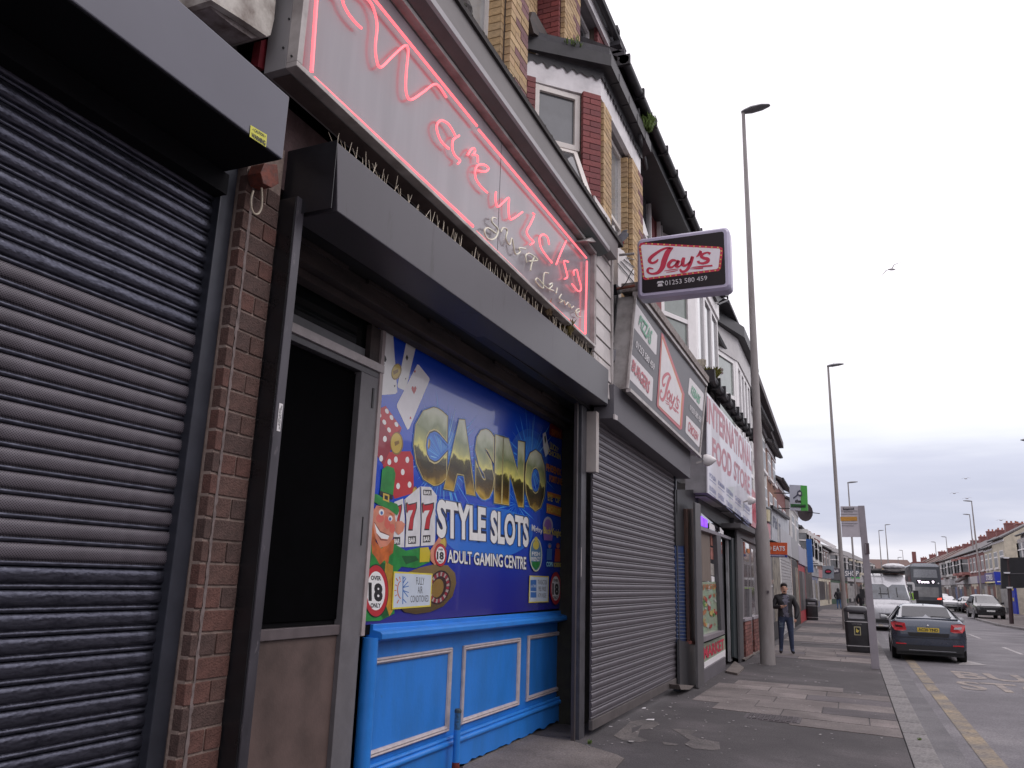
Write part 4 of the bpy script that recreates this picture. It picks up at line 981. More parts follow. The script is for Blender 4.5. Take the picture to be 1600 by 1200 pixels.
# ============================================================ UPPER FLOORS OF THE NEAR TERRACE
class Face:
    """vertical face: origin P (x,y), direction d along it, outward normal n; local coords u (along), w (out), z"""
    def __init__(s, a, b, flip=False):
        s.a = Vector((a[0], a[1])); v = Vector((b[0], b[1]))-s.a; s.L = v.length; s.d = v.normalized(); s.n = Vector((s.d.y, -s.d.x))*(-1 if flip else 1)
    def p(s, u, w, z): q = s.a+s.d*u+s.n*w; return Vector((q.x, q.y, z))
    def px(s, x, y):
        """photo pixel on this face -> (u, z)"""
        r = ray(x, y); n = Vector((s.n.x, s.n.y, 0)); t = (Vector((s.a.x, s.a.y, 0))-Vector((CAM.x, CAM.y, 0))).dot(n)/r.dot(n)
        q = CAM+r*t; return (Vector((q.x, q.y))-s.a).dot(s.d), q.z
    def box(s, mb, u0, u1, w0, w1, z0, z1):
        return mb.add([s.p(u0,w0,z0),s.p(u1,w0,z0),s.p(u1,w1,z0),s.p(u0,w1,z0),s.p(u0,w0,z1),s.p(u1,w0,z1),s.p(u1,w1,z1),s.p(u0,w1,z1)],
                      [(0,1,2,3),(7,6,5,4),(4,5,1,0),(5,6,2,1),(6,7,3,2),(7,4,0,3)])
M_upvc = mat('white_upvc', (.80,.77,.77), .4, var=.05, vs=5)
M_cream = mat('cream_upvc', (.74,.69,.65), .4, var=.06, vs=5)
M_wglass = glass('window_glass_grey', (.085,.09,.098)); M_wglass2 = glass('window_glass_dark', (.03,.032,.036)); M_net = glass('window_net_pale', (.26,.27,.28))
def window(par, F, u0, u1, z0, z1, fm=None, gm=None, fr=.06, dep=-.07, mull=(), trans=(), sill=True, name='window'):
    fm = fm or M_upvc; gm = gm or M_wglass
    mb = MB()
    F.box(mb, u0, u0+fr, dep-.03, dep+.04, z0, z1); F.box(mb, u1-fr, u1, dep-.03, dep+.04, z0, z1)
    F.box(mb, u0+fr, u1-fr, dep-.03, dep+.038, z0, z0+fr); F.box(mb, u0+fr, u1-fr, dep-.03, dep+.038, z1-fr, z1)
    for m_ in mull: F.box(mb, u0+(u1-u0)*m_-fr*.4, u0+(u1-u0)*m_+fr*.4, dep-.028, dep+.036, z0+fr, z1-fr)
    for t_ in trans: F.box(mb, u0+fr, u1-fr, dep-.026, dep+.034, z0+(z1-z0)*t_-fr*.4, z0+(z1-z0)*t_+fr*.4)
    w = mb.build(name, fm, par)
    off = Vector(par['_o'])
    g = MB(); F.box(g, u0+fr*.5, u1-fr*.5, dep-.02, dep-.005, z0+fr*.5, z1-fr*.5)
    w['_o'] = tuple(off); g.build('pane', gm, w)
    if sill:
        s_ = MB(); F.box(s_, u0-.04, u1+.04, dep-.03, .05, z0-.07, z0-.002); s_.build('sill', fm, w)
    return w
ybr = [tweak_var(mat('yellow_brick_%d' % i, c, .85, var=.2, vs=18, bump=.5, bs=90), .14) for i, c in enumerate([(.44,.30,.16), (.39,.265,.155), (.46,.325,.185)])]
pbr = tweak_var(mat('purple_brick', (.19,.095,.10), .85, var=.25, vs=18, bump=.5, bs=90), .15)
rbr = [tweak_var(mat('red_painted_brick_%d' % i, c, .7, var=.15, vs=18, bump=.4, bs=90), .12) for i, c in enumerate([(.22,.055,.054), (.18,.048,.05)])]
M_mortd = mat('dark_mortar', (.10,.075,.06), .9, var=.2, vs=20)
_bk = {}
def brickwork(par, F, u0, u1, z0, z1, mats, course=.086, bl=.26, quoin=None, qw=.12, stagger=True):
    """lay individual bricks on face F over a mortar core; quoin: mats for the bricks at the right edge"""
    c = MB(); F.box(c, u0+.004, u1-.004, -.10, -.006, z0, z1); c.build('mortar_core', M_mortd, par)
    ang = math.atan2(F.d.y, F.d.x); off = Vector(par['_o']); z = z0; r = 0
    while z+course*.6 < z1:
        u = u0; first = stagger and r % 2
        while u < u1-.03:
            w = bl/2 if first else bl; first = False
            if u1-(u+w) < .07: w = u1-u
            w = min(w, u1-u)
            m = rnd.choice(mats)
            if quoin and u+w > u1-.01 and r % 4 < 2: m = quoin
            elif quoin and u+w > u1-qw*2.3 and r % 4 == 1: m = quoin
            k = (round(w, 2), m.name, course)
            if k not in _bk:
                o = MB().box(0, round(w,2)-.009, -.06, 0, 0, course-.010).build('brick', m); _bk[k] = o
            else: o = _bk[k].copy(); COL.objects.link(o)
            q = F.p(u, -.0+rnd.uniform(-.002,.002), z); o.parent = par; o.location = q-off; o.rotation_euler = (0, 0, ang) if F.n.dot(Vector((F.d.y, -F.d.x))) < 0 else (0, 0, ang)
            u += w
        z += course; r += 1
XB, XW = -2.8, -3.67
M_fasc = mat('white_fascia_paint', (.72,.69,.70), .5, var=.12, vs=5)
M_gut = mat('black_gutter', (.022,.020,.024), .5, var=.4, vs=6)
M_slate = mat('roof_slate', (.05,.047,.055), .7, var=.4, vs=5, bump=.3)
M_soff = mat('soffit_grey', (.26,.24,.25), .6, var=.15)

ba = thing('brick_building', 'yellow and red brick terrace building with a bay window above the neon fascia', 'building', (-3.67, 5, 6))
# first bay: far pier and its window (front face at XB)
y1 = ax(815,140,XB).y; y0 = ax(789,60,XB).y; yw0 = 4.6
Ff = Face((XB, 0), (XB, 1))         # along +Y, outward normal +X
brickwork(ba, Ff, y0, y1, 6.0, 8.35, ybr, quoin=pbr)
Frv = Face((XB-.22, y0), (XB, y0), flip=False)   # reveal facing the viewer (normal -Y)
brickwork(ba, Frv, 0, .214, 6.0, 8.35, ybr, bl=.30, stagger=False)
window(ba, Ff, yw0, y0+.005, 6.15, 8.3, gm=M_net, dep=-.20, mull=(.5,), fr=.07, fm=M_cream)
brickwork(ba, Ff, 3.9, yw0, 6.0, 8.35, ybr)
MB().box(XB-.3, XB+.02, 3.5, y1+.02, 8.351, 8.75).build('bay_fascia', M_fasc, ba)
# main wall
MB().box(XW-.4, XW, 2.5, 9.37-.86, 6, 10.0).build('wall', mat('wall_brick_core', (.16,.09,.07), .9, var=.3, vs=9), ba)
# second bay
YC = ax(937,155,XB).y; YE = ax(998.5,273,XB).y; YI = YC-.87
Fc = Face((XW, YI), (XB, YC)); zf0 = 8.23; zf1 = 8.60
Lc = Fc.L
u_w0, _ = Fc.px(834,180); u_w1, _ = Fc.px(908,200)
u_w0 = max(.18, u_w0)
brickwork(ba, Fc, 0, u_w0, 6.1, zf0, rbr, bl=.22)
brickwork(ba, Fc, u_w1, Lc, 6.1, zf0, rbr, bl=.22)
# cant window: fixed top pane, tilted-out lower sash
zt_ = Fc.px(870,150)[1]; zm = Fc.px(870,222)[1]
window(ba, Fc, u_w0+.01, u_w1-.01, zm-.04, zf0-.02, fm=M_cream, fr=.075, dep=-.06, sill=False)
window(ba, Fc, u_w0+.01, u_w1-.01, 6.2, zm-.05, fm=M_cream, gm=M_wglass2, fr=.05, dep=-.10, sill=False)
sash = MB(); hz = zm-.08; ang = R(27); sh = 1.22
def sp(u, t, w=0):   # point on the opened sash: u across, t down, swung outward
    return Fc.p(u, -.02+math.sin(ang)*t+math.cos(ang)*w, hz-math.cos(ang)*t+math.sin(ang)*w)
def sbox(mb, u0, u1, t0, t1, w0=-.02, w1=.025):
    mb.add([sp(u0,t0,w0),sp(u1,t0,w0),sp(u1,t1,w0),sp(u0,t1,w0),sp(u0,t0,w1),sp(u1,t0,w1),sp(u1,t1,w1),sp(u0,t1,w1)], [(0,1,2,3),(7,6,5,4),(4,5,1,0),(5,6,2,1),(6,7,3,2),(7,4,0,3)])
sbox(sash, u_w0+.06, u_w0+.12, 0, sh); sbox(sash, u_w1-.12, u_w1-.06, 0, sh); sbox(sash, u_w0+.12, u_w1-.12, 0, .06); sbox(sash, u_w0+.12, u_w1-.12, sh-.06, sh)
so_ = sash.build('open_sash', M_cream, ba); g = MB(); sbox(g, u_w0+.10, u_w1-.10, .04, sh-.04, -.005, .005); so_['_o'] = ba['_o']; g.build('pane', glass('sash_glass', (.10,.10,.105)), so_)
# bay front face
F2 = Face((XB, 0), (XB, 1))
ya_ = ax(949.5,190,XB).y; yb_ = ax(978,240,XB).y
brickwork(ba, F2, YC, ya_, 5.6, zf0, ybr, quoin=None)
brickwork(ba, F2, yb_+.16, YE, 5.6, zf0, ybr, quoin=pbr)
Fr2 = Face((XB-.20, yb_+.165), (XB, yb_+.165)); brickwork(ba, Fr2, 0, .195, 5.6, zf0, ybr, bl=.3, stagger=False)
window(ba, F2, ya_, yb_+.16, 5.6, zf0-.02, fm=M_cream, gm=M_net, fr=.07, dep=-.15, trans=(.52,), sill=False)
MB().box(XB-.19, XB-.165, ya_+.5, ya_+.62, 5.7, zf0-.25).build('blind', M_upvc, ba)
# far cant
Fd = Face((XB, YE), (XW, YE+.87)); c = MB(); Fd.box(c, 0, Fd.L, -.1, -.0, 5.6, zf0); c.build('far_cant_wall', rbr[0], ba)
# fascia boards, soffit and gutter round the bay
def ringpoly(o): k = o*.414; return [(XW-.05, YI-k-.0), (XB+o, YC-k), (XB+o, YE+k), (XW-.05, YE+.87+k)]
def bayring(name, o0, o1, z0, z1, m, par=ba, rp=None):
    rp = rp or ringpoly
    a, b = rp(o0), rp(o1); mb = MB()
    for i in range(3):
        mb.add([(a[i][0],a[i][1],z0),(a[i+1][0],a[i+1][1],z0),(b[i+1][0],b[i+1][1],z0),(b[i][0],b[i][1],z0),(a[i][0],a[i][1],z1),(a[i+1][0],a[i+1][1],z1),(b[i+1][0],b[i+1][1],z1),(b[i][0],b[i][1],z1)],
               [(0,1,2,3),(7,6,5,4),(4,5,1,0),(5,6,2,1),(6,7,3,2),(7,4,0,3)])
    return mb.build(name, m, par)
bayring('fascia', .025, -.05, zf0, zf1, M_fasc)
bayring('soffit_board', -.051, -.24, zf0+.02, zf0+.05, M_soff)
# ragged dark drip felt under the gutter
rr = random.Random(2)
def ragged(par, pts, z, h, m, name, step=.05, amp=.03):
    mb = MB()
    for (a, b) in zip(pts[:-1], pts[1:]):
        a, b = Vector(a), Vector(b); L_ = (b-a).length; n = max(2, int(L_/step)); top = []; bot = []
        for i in range(n+1):
            q = a+(b-a)*i/n; top.append((q.x,q.y,z)); bot.append((q.x,q.y,z-h-amp*(math.sin(i*1.3)+rr.uniform(-.7,.7))*.6))
        k = n+1; mb.add(top+bot, [(i, i+1, i+1+k, i+k) for i in range(n)])
    return mb.build(name, m, par)
ragged(ba, ringpoly(.055), zf1+.04, .12, M_gut, 'scalloped_edge', .03, .05)
bayring('gutter', .19, .06, zf1+.06, zf1+.24, M_gut); bayring('roof_edge', .16, -.1, zf1+.241, zf1+.36, M_slate)
a = ringpoly(.1); MB().face([(p[0],p[1],zf1+.365) for p in a]).build('bay_roof', M_slate, ba)
for t in (.15,.4,.62,.85):
    y = YC+(YE-YC)*t; MB().box(XB+.07, XB+.197, y-.015, y+.015, zf1+.05, zf1+.20).build('gutter_clip', M_gut, ba)
p = Fc.p(.75, .12, zf1+.25); weed(p.x, p.y, p.z, .10, 60, 'gutter_weed', 'green weed sprouting from the gutter above the tilted open window', 'weed', M_leaf, .25)
p = ax(1010,195,-2.62); weed(p.x, p.y, p.z-.12, .26, 160, 'gutter_weed', 'large green weed clump growing in the black gutter against the sky', 'weed', M_leaf, .22)
# second floor above the bay
Fw = Face((XW, 0), (XW, 1))
XG = -3.30; g0 = ax(875,100,XG).y
s0 = ax(815,30,XW).y; s1 = ax(833,30,XW).y; s2 = ax(862,60,XW).y
brickwork(ba, Fw, s0-.6, s1, 8.6, 10.55, ybr, quoin=None)
window(ba, Fw, s1, g0-.02, 9.0, 10.5, fm=M_upvc, gm=M_wglass, dep=-.08, trans=(.6,), sill=True)
XG = -3.30
g0 = ax(875,100,XG).y; g1 = ax(900,120,XG).y
Fg = Face((XG, 0), (XG, 1)); brickwork(ba, Fg, g0, g1, 8.98, 10.5, ybr, quoin=pbr)
Fgr = Face((XW, g0), (XG, g0)); brickwork(ba, Fgr, 0, XG-XW-.005, 8.98, 10.5, rbr, bl=.24)
window(ba, Fg, g1, g1+.9, 9.0, 10.45, fm=M_upvc, gm=M_wglass2, dep=-.12)
brickwork(ba, Fg, g1+.9, g1+1.4, 8.98, 10.5, rbr)
MB().box(XW-.4, XG-.12, g0+.3, 12.6, 8.98, 9.9).build('attic_wall', mat('attic_wall_dark', (.05,.04,.04), .9), ba)
# shelf bracket board leaning on the ledge
mb = MB(); q = pq(crop(650,0,3.75,[(680,68),(700,72),(780,215),(740,225),(690,190),(668,110)]), -3.45); mb.prism(q, (-.08,0,0)); mb.build('ledge_board', M_wood, ba)
# white eaves fascia board and roof edge above
e0, e1 = ax(905,-25,-3.18), ax(962,95,-3.18)
MB().prism([(-3.18,e0.y-3,e0.z-.02),(-3.18,e1.y,e1.z),(-3.18,e1.y,e1.z+.22),(-3.18,e0.y-3,e0.z+.22)], (-.05,0,0)).build('eaves_board', M_fasc, ba)
MB().prism([(-3.66,e0.y-3,e0.z+.06),(-3.22,e0.y-3,e0.z+.06),(-3.22,e1.y,e1.z+.07),(-3.66,e1.y,e1.z+.07)], (0,0,.04)).build('eaves_soffit', M_soff, ba)
mb = MB().prism([(-3.08,e0.y-3,e0.z+.23),(-3.08,e1.y+.1,e1.z+.23),(-5.1,e1.y+.1,e1.z+1.9),(-5.1,e0.y-3,e0.z+1.9)], (0,0,.10)); mb.build('roof', M_slate, ba)
MB().tube([(-3.08,e0.y-3,e0.z+.22),(-3.08,e1.y+.1,e1.z+.22)], .07, 8).build('gutter', M_gut, ba)
for px in ((962,45),(966,68),(970,82)):
    p = ax(px[0],px[1],-3.05); MB().box(-3.3,-3.0,p.y-.06,p.y+.10,p.z-.06,p.z+.02).build('ridge_tile', M_slate, ba)

# red rendered building beyond
bb = thing('rendered_building', 'dull red rendered building with cream arched window heads and long black eaves', 'building', (-3.67, 13, 6))
M_rend = mat('red_render', (.26,.085,.09), .8, var=.12, vs=3, bump=.1)
b0y, b1y = 12.6, 18.2
ez = 9.80
MB().box(XW-.4, XW+.35, b0y, b1y, 5.5, ez-.1).build('wall', M_rend, bb)
XR = XW+.35; Fb = Face((XR, 0), (XR, 1))
w0 = ax(998,300,XR).y; w1 = ax(1005,300,XR).y; w2 = ax(1014,300,XR).y
for (ua, ub, zc) in ((w0-.3, w2, ax(1012,262,XR).z), (ax(1023,340,XR).y, ax(1032,360,XR).y, ax(1030,322,XR).z)):
    MB().box(XR-.0, XR+.05, ua-.05, ub+.12, zc-.12, zc+.28).build('window_head', mat('cream_stone', (.50,.43,.33), .7, var=.12, vs=8), bb, bevel=.01)
    MB().box(XR+.001, XR+.03, ua, ub-.2, zc-1.9, zc-.13).build('dark_reveal', rbr[1], bb)
    window(bb, Fb, ua+.05, ub-.25, zc-1.85, zc-.15, fm=M_upvc, gm=M_wglass2, dep=.06, sill=True)
p0_ = ax(1000,290,-3.0); mb = MB(); q = pq(crop(940,230,6,[(345,575),(370,600),(440,830),(410,830),(350,740)]), -3.05); mb.prism(q, (-.03,0,0)); mb.build('open_sash', M_upvc, bb)
eA, eB = ax(975,98,-2.6), ax(1095,356,-2.6)
yA_, yB_ = eA.y, eB.y; zA_ = (eA.z+eB.z)/2
MB().prism([(-2.6,yA_,zA_-.10),(-2.6,yB_,zA_-.10),(-5.2,yB_,zA_+1.7),(-5.2,yA_,zA_+1.7)], (0,0,.12)).build('roof', M_slate, bb)
MB().box(-3.4, -2.72, yA_, yB_, zA_-.22, zA_-.13).build('soffit', M_black, bb)
MB().box(-2.74, -2.70, yA_, yB_, zA_-.34, zA_-.10).build('fascia', M_black, bb)
MB().tube([(-2.60,yA_,zA_-.10),(-2.60,yB_,zA_-.10)], .075, 10).build('gutter', M_gut, bb, smooth=True)
mb = MB()
y = yA_
while y < yB_: mb.box(-2.70,-2.512,y,y+.05,zA_-.185,zA_-.02); y += .9
mb.build('gutter_joints', M_gut, bb, stuff=True)
rr = random.Random(8); mb = MB(); y = yA_
while y < yB_: mb.box(-2.78,-2.60,y,y+.24,zA_+.03+rr.uniform(0,.02),zA_+.05+rr.uniform(0,.03)); y += .25
mb.build('roof_edge_tiles', M_slate, bb, stuff=True)
pz = [ax(996,170,-2.66), ax(1000,215,-2.66), ax(1010,262,-2.9), ax(1008,268,-3.2)]
MB().tube([(p.x,p.y,p.z) for p in pz], .035, 8).build('swan_neck_pipe', M_gut, bb, smooth=True)

# white bay windows above the diner
bc = thing('white_bay_building', 'building with tall white framed bay windows behind the projecting diner sign', 'building', (-3.67, 17, 5))
XC = -2.8; YC3, YE3 = 16.85, 20.3
Fc3 = Face((XC-.87, YC3-.87*2.2), (XC, YC3)); F3 = Face((XC, 0), (XC, 1))
zt3 = 8.50; zb3 = 4.9
MB().box(XW-.6, XW-.01, 14.0, 22, 4.5, 8.9).build('wall', mat('white_render', (.50,.48,.47), .8, var=.12, vs=3), bc)
u0 = Fc3.px(1040,500)[0]; u1 = Fc3.px(1078,500)[0]; zmid = Fc3.px(1060,497)[1]
window(bc, Fc3, max(.05,u0-.15), u1+.05, zb3, zt3-.05, fm=M_upvc, gm=mat('window_blind_green', (.20,.235,.215), .15, coat=.5, var=.08), fr=.12, dep=-.04, trans=((zmid-zb3)/(zt3-.05-zb3),), sill=False)
c = MB(); Fc3.box(c, u1+.05, Fc3.L, -.12, 0, zb3, zt3); Fc3.box(c, -.2, max(.05,u0-.15), -.12, 0, zb3, zt3); c.build('corner_post', M_upvc, bc)
n3 = 3; wd = (YE3-YC3-.25)/n3
for i in range(n3): window(bc, F3, YC3+.22+i*wd, YC3+.22+(i+1)*wd-.02, zb3, zt3-.02, fm=M_upvc, gm=M_net if i != 1 else M_wglass, fr=.10, dep=-.05, trans=(.40,), sill=False)
c = MB(); F3.box(c, YC3, YC3+.22, -.12, 0, zb3, zt3); c.build('corner_post', M_upvc, bc)
rp3 = lambda o: [(XC-.87, YC3-1.9-.3*o), (XC+o, YC3-o*.3), (XC+o, YE3+o*.2), (XC-.87, YE3+.87)]
bayring('fascia', .03, -.08, zt3, zt3+.62, M_upvc, bc, rp3)
bayring('gutter', .22, .04, zt3+.63, zt3+.80, M_gut, bc, rp3)
MB().face([(a_[0],a_[1],zt3+.82) for a_ in rp3(.15)]).build('bay_roof', M_slate, bc)
q = pq(crop(1030,440,7.5,[(630,120),(700,100),(800,110),(822,150),(800,185),(760,190),(700,235),(685,235)]), XC+.1); MB().prism(q, (-.5,0,0)).build('eaves_end', M_gut, bc)
MB().tube(smooth_pts(pq(crop(1030,440,7.5,[(800,170),(802,205),(790,222),(690,265)]), XC+.12)), .025, 6).build('pipe', M_gut, bc, smooth=True)
MB().box(-5.5, -4.4, 20.4, 21.0, 10.2, 11.0).build('chimney', pbr, bc)
q = pq(crop(1030,440,7.5,[(685,400),(745,398),(735,440),(715,560),(690,570)]), -3.6); MB().prism(q, (-.4,0,0)).build('dormer_cheek', pbr, bc)
q = pq(crop(1030,440,7.5,[(745,440),(770,610),(715,565)]), -3.55); MB().prism(q, (-.4,0,0)).build('dormer_trim', M_fasc, bc)

# next bay building
bd = thing('cream_bay_building', 'cream fronted bay building with an angled window above the food store gutter', 'building', (-3.67, 24, 5))
YC4, YE4 = ax(1154,600,XC).y, ax(1172,600,XC).y
Y4i = 20.4
Fc4 = Face((XC-.87, Y4i), (XC, YC4)); zt4 = ax(1155,566,XC).z-.1; zb4 = 5.2
MB().box(XW-.6, XW-.01, 20.5, 31, 4.5, 9.4).build('wall', mat('cream_render', (.50,.46,.43), .8, var=.12, vs=3), bd)
window(bd, Fc4, .3, Fc4.px(1150,600)[0], zb4, zt4, fm=M_upvc, gm=mat('window_blind_green', (.2,.235,.215)), fr=.14, dep=-.05, trans=(.62,), sill=False)
c = MB(); Fc4.box(c, Fc4.px(1150,600)[0], Fc4.L, -.1, 0, zb4, zt4); Fc4.box(c, 0, .3, -.1, 0, zb4, zt4); c.build('corner_post', M_upvc, bd)
wd = (YE4-YC4)/4
for i in range(4): window(bd, F3, YC4+i*wd, YC4+(i+1)*wd-.02, zb4, zt4, fm=M_upvc, gm=M_net, fr=.13, dep=-.05, trans=(.3,), sill=False)
rp4 = lambda o: [(XC-.87, Y4i-.2*o), (XC+o, YC4-o*.2), (XC+o, YE4+o*.3), (XC-.87, YE4+.87)]
bayring('fascia', .03, -.08, zt4, zt4+.75, mat('pale_fascia', (.48,.46,.46), .5, var=.08), bd, rp4)
bayring('gutter', .24, .04, zt4+.76, zt4+1.10, M_gut, bd, rp4)
MB().face([(a_[0],a_[1],zt4+1.12) for a_ in rp4(.18)]).build('bay_roof', M_slate, bd)
MB().prism([(-2.7,22,zt4+1.12),(-2.7,30,zt4+1.12),(-4.6,30,zt4+1.9),(-4.6,21,zt4+1.9)], (0,0,.1)).build('roof', M_slate, bd)
# lower gutter over the food store sign
lg = thing('shop_gutter', 'heavy black gutter and slate edge running above the international food store sign', 'gutter', (-2.35, 15.5, 5.9))
ga, gb = ax(1108,585,-2.35), ax(1180,688,-2.35)
mb = MB(); n = 22; pts = [ga.lerp(gb, i/n) for i in range(n+1)]
mb.tube([p+Vector((.0,0,-.02)) for p in pts], .085, 8); mb.build('gutter', M_gut, lg, smooth=True)
for i in range(0, n, 2):
    p = pts[i]; MB().box(p.x-.10, p.x+.11, p.y, p.y+.09, p.z-.13, p.z+.10).build('gutter_joint', M_gut, lg)
MB().prism([(-2.42,ga.y,ga.z+.02),(-2.42,gb.y,gb.z+.02),(-2.85,gb.y,gb.z+.45),(-2.85,ga.y,ga.z+.45)], (0,0,.06)).build('slates', M_slate, lg)
p = ax(1112,590,-2.38); weed(p.x, p.y, p.z-.05, .28, 200, 'moss_clump', 'yellow green moss clump at the near end of the black shop gutter', 'moss', mat('moss_yellow', (.13,.125,.02), .9, var=.5, vs=30), .22)
pot = thing('chimney_block', 'stained cream stone block between the diner sign and the bay window', 'stone block', (-2.6, 15, 5.5))
q = pq(crop(1030,440,7.5,[(440,915),(520,905),(550,915),(550,980),(520,1005),(445,1010)]), -2.5); MB().prism(q, (-.25,0,0)).build('cap', mat('stained_stone', (.30,.26,.20), .9, col2=(.06,.05,.045), vs=9), pot, bevel=.008)
q = pq(crop(1030,440,7.5,[(450,1012),(540,1005),(545,1200),(500,1200),(455,1150)]), -2.5); MB().prism(q, (-.2,0,0)).build('shaft', mat('stained_stone2', (.24,.21,.18), .9, col2=(.10,.08,.07), vs=9), pot)
# reddish arrow fixture on Jays bay edge
q = pq(crop(1030,440,7.5,[(692,1015),(900,1020),(895,1035),(880,1050),(880,1120),(820,1125),(800,1080),(692,1085),(692,1065),(800,1050),(692,1035)]), -3.1)
br_ = MB().prism(q, (-.05,0,0)).build('broken_bracket', mat('bracket_brown', (.10,.06,.06), .7)); tag(br_, 'broken dark bracket frame hanging across the cream building\'s angled window', 'bracket')
q = pq(crop(1030,440,7.5,[(810,1055),(870,1045),(872,1110),(830,1125)]), -3.04); tag(MB().prism(q, (-.04,0,0)).build('red_lamp', mat('bracket_red', (.35,.03,.05), .6)), 'small red fitting on the broken bracket by the angled window', 'lamp fitting')
# ============================================================ DINER SHOP (grey shutter and fascia sign)
def ps(name, px, X, dx, m, par, **k): return pslab(px, X, dx).build(name, m, par, **k)
def quadtxt(mb, s, px, X, bold=.03, shear=0): text_on(mb, s, pq(px, X), bold=bold, shear=shear)
M_slat2 = mat('shutter_lath_grey', (.118,.106,.122), .42, metal=.35, var=.14, vs=12, bump=.15, bs=90)
speckle(M_slat2, 14, .68, (.26,.24,.24), (1,.5,1.5))
js = thing('roller_shutter', 'mid grey slatted shutter closed below the diner fascia sign, between blue panelling and food store', 'roller shutter', (-2.68, 8.72, 0))
Lj = ax(1055,900,-2.68).y-8.72
pj = .0885; o0 = None
for k in range(38):
    z = .262+k*pj
    if z > 3.55: break
    if o0 is None: o0 = slat_mesh('slat', Lj, pj, M_slat2); o0.parent = js; o0.location = (0,0,z)
    else: inst(o0, (0,0,z), js)
MB().box(-2.70, -2.655, 8.72, 8.72+Lj, .155, .258).build('bottom_rail', mat('rail_grey', (.13,.115,.115), .5, metal=.3, var=.2, vs=7), js, bevel=.005)
ya_ = 8.72+Lj
MB().box(-2.74, -2.64, ya_, ya_+.09, .0, 3.55).build('guide', M_guide, js, bevel=.004)
ps('housing', [(959.5,600),(1079,695),(1078.6,748),(959.5,653)], -2.45, -.30, mat('speckled_grey_housing', (.115,.11,.125), .6, var=.12, vs=90, bump=.1), js, bevel=.006)
MB().box(-2.80, -2.70, 8.7, 14.2, 3.45, 3.75).build('lintel', M_black, js)
ps('tie_bracket', crop(880,640,4.617,[(372,32),(393,45),(393,78),(372,68)]), -2.44, -.02, M_off, js)
fs = thing('diner_fascia_sign', 'dark grey diner fascia sign reading PIZZAS and BURGERS round a red script name', 'shop sign', (-2.35, 8.6, 4))
SG = -2.35
M_sgrey = mat('diner_sign_grey', (.115,.11,.125), .5, var=.06, vs=1.5, spec=.35)
SQ = [(993,462),(1102.5,604),(1092.5,712),(980.5,607)]
ps('panel', SQ, SG, -.02, M_sgrey, fs)
ps('cabinet', SQ, SG-.021, -.26, M_alu, fs, bevel=.004)
q = pq(SQ, SG); mb = MB()
mb.bar(q[3]+Vector((.01,0,-.02)), q[2]+Vector((.01,0,-.02)), .06, .045); mb.bar(q[2], q[1], .04, .04); mb.bar(q[3], q[0], .03, .03); mb.bar(q[0]+Vector((0,0,.03)), q[1]+Vector((0,0,.03)), .08, .06); mb.build('frame', M_alu, fs, bevel=.003)
mb = MB(); mb.bar(q[0]+Vector((-.06,0,.13)), q[1]+Vector((-.06,0,.13)), .26, .12); mb.build('coping', mat('weathered_coping', (.30,.26,.245), .85, col2=(.12,.10,.095), vs=22, bump=.5), fs)
def J(p): return crop(940,340,4.617,p)
def K(p): return crop(940,540,4.617,p)
M_jw = mat('sign_white', (.78,.76,.78), .5, spec=.3, var=.03); M_jr = mat('sign_red', (.55,.04,.085), .5, spec=.3, var=.03); M_jg = mat('sign_green', (.05,.36,.17), .5, spec=.3, var=.05); M_jrf = mat('faded_sign_red', (.50,.13,.16), .5, spec=.3, var=.1); M_jgf = mat('faded_sign_green', (.14,.38,.25), .5, spec=.3, var=.1); M_jwf = mat('aged_sign_white', (.66,.63,.645), .5, spec=.3, var=.05); M_jo = mat('sign_orange', (.55,.20,.07), .5, spec=.3, var=.05)
SL = [0]
def sart(par, name, px, X, m):
    SL[0] += 1; return MB().face(pq(px, X+.0012*SL[0])).build(name, m, par)
sart(fs, 'menu_plate', J([(250,620),(395,835),(402,850),(395,990),(385,985),(238,800),(232,790),(240,625)]), SG, M_jwf)
sart(fs, 'menu_plate', K([(215,60),(368,230),(372,245),(365,400),(355,398),(205,245),(198,235),(208,62)]), SG, M_jwf)
sart(fs, 'menu_plate', K([(640,232),(735,345),(738,360),(728,470),(720,468),(628,352),(624,340),(634,235)]), SG, M_jwf)
sart(fs, 'menu_plate', K([(615,505),(710,605),(714,618),(705,732),(698,730),(608,628),(605,615),(610,508)]), SG, M_jwf)
sart(fs, 'lozenge_border', K([(432,-95),(445,-80),(598,350),(580,600),(565,608),(405,445),(398,430)]), SG, M_jrf)
sart(fs, 'lozenge_bulbs', K([(436,-72),(586,352),(573,588),(408,434)]), SG, M_jo)
sart(fs, 'lozenge', K([(438,-50),(578,350),(564,578),(412,430)]), SG, M_jwf)
SL[0] += 1; X = SG+.0012*SL[0]+.001
mb = MB(); quadtxt(mb, 'PIZZAS', J([(268,770),(352,925),(370,822),(282,700)]), X, .02); mb.build('word_pizzas', M_jgf, fs, stuff=False)
mb = MB(); quadtxt(mb, 'KEBABS', K([(645,345),(705,428),(715,370),(655,285)]), X, .02); mb.build('word_kebabs', M_jgf, fs)
mb = MB(); quadtxt(mb, 'BURGERS', K([(218,175),(340,352),(352,262),(228,95)]), X, .02); mb.build('word_burgers', M_jrf, fs)
mb = MB(); quadtxt(mb, 'CHICKEN', K([(622,612),(690,690),(700,640),(630,540)]), X, .02); mb.build('word_chicken', M_jrf, fs)
mb = MB(); quadtxt(mb, '01253 580 459', J([(245,930),(378,1105),(384,1058),(252,885)]), X, .01); mb.build('phone_number', M_jwf, fs)
mb = MB(); quadtxt(mb, '01253 580 459', K([(635,460),(715,560),(720,520),(640,425)]), X, .01); mb.build('phone_number', M_jwf, fs)
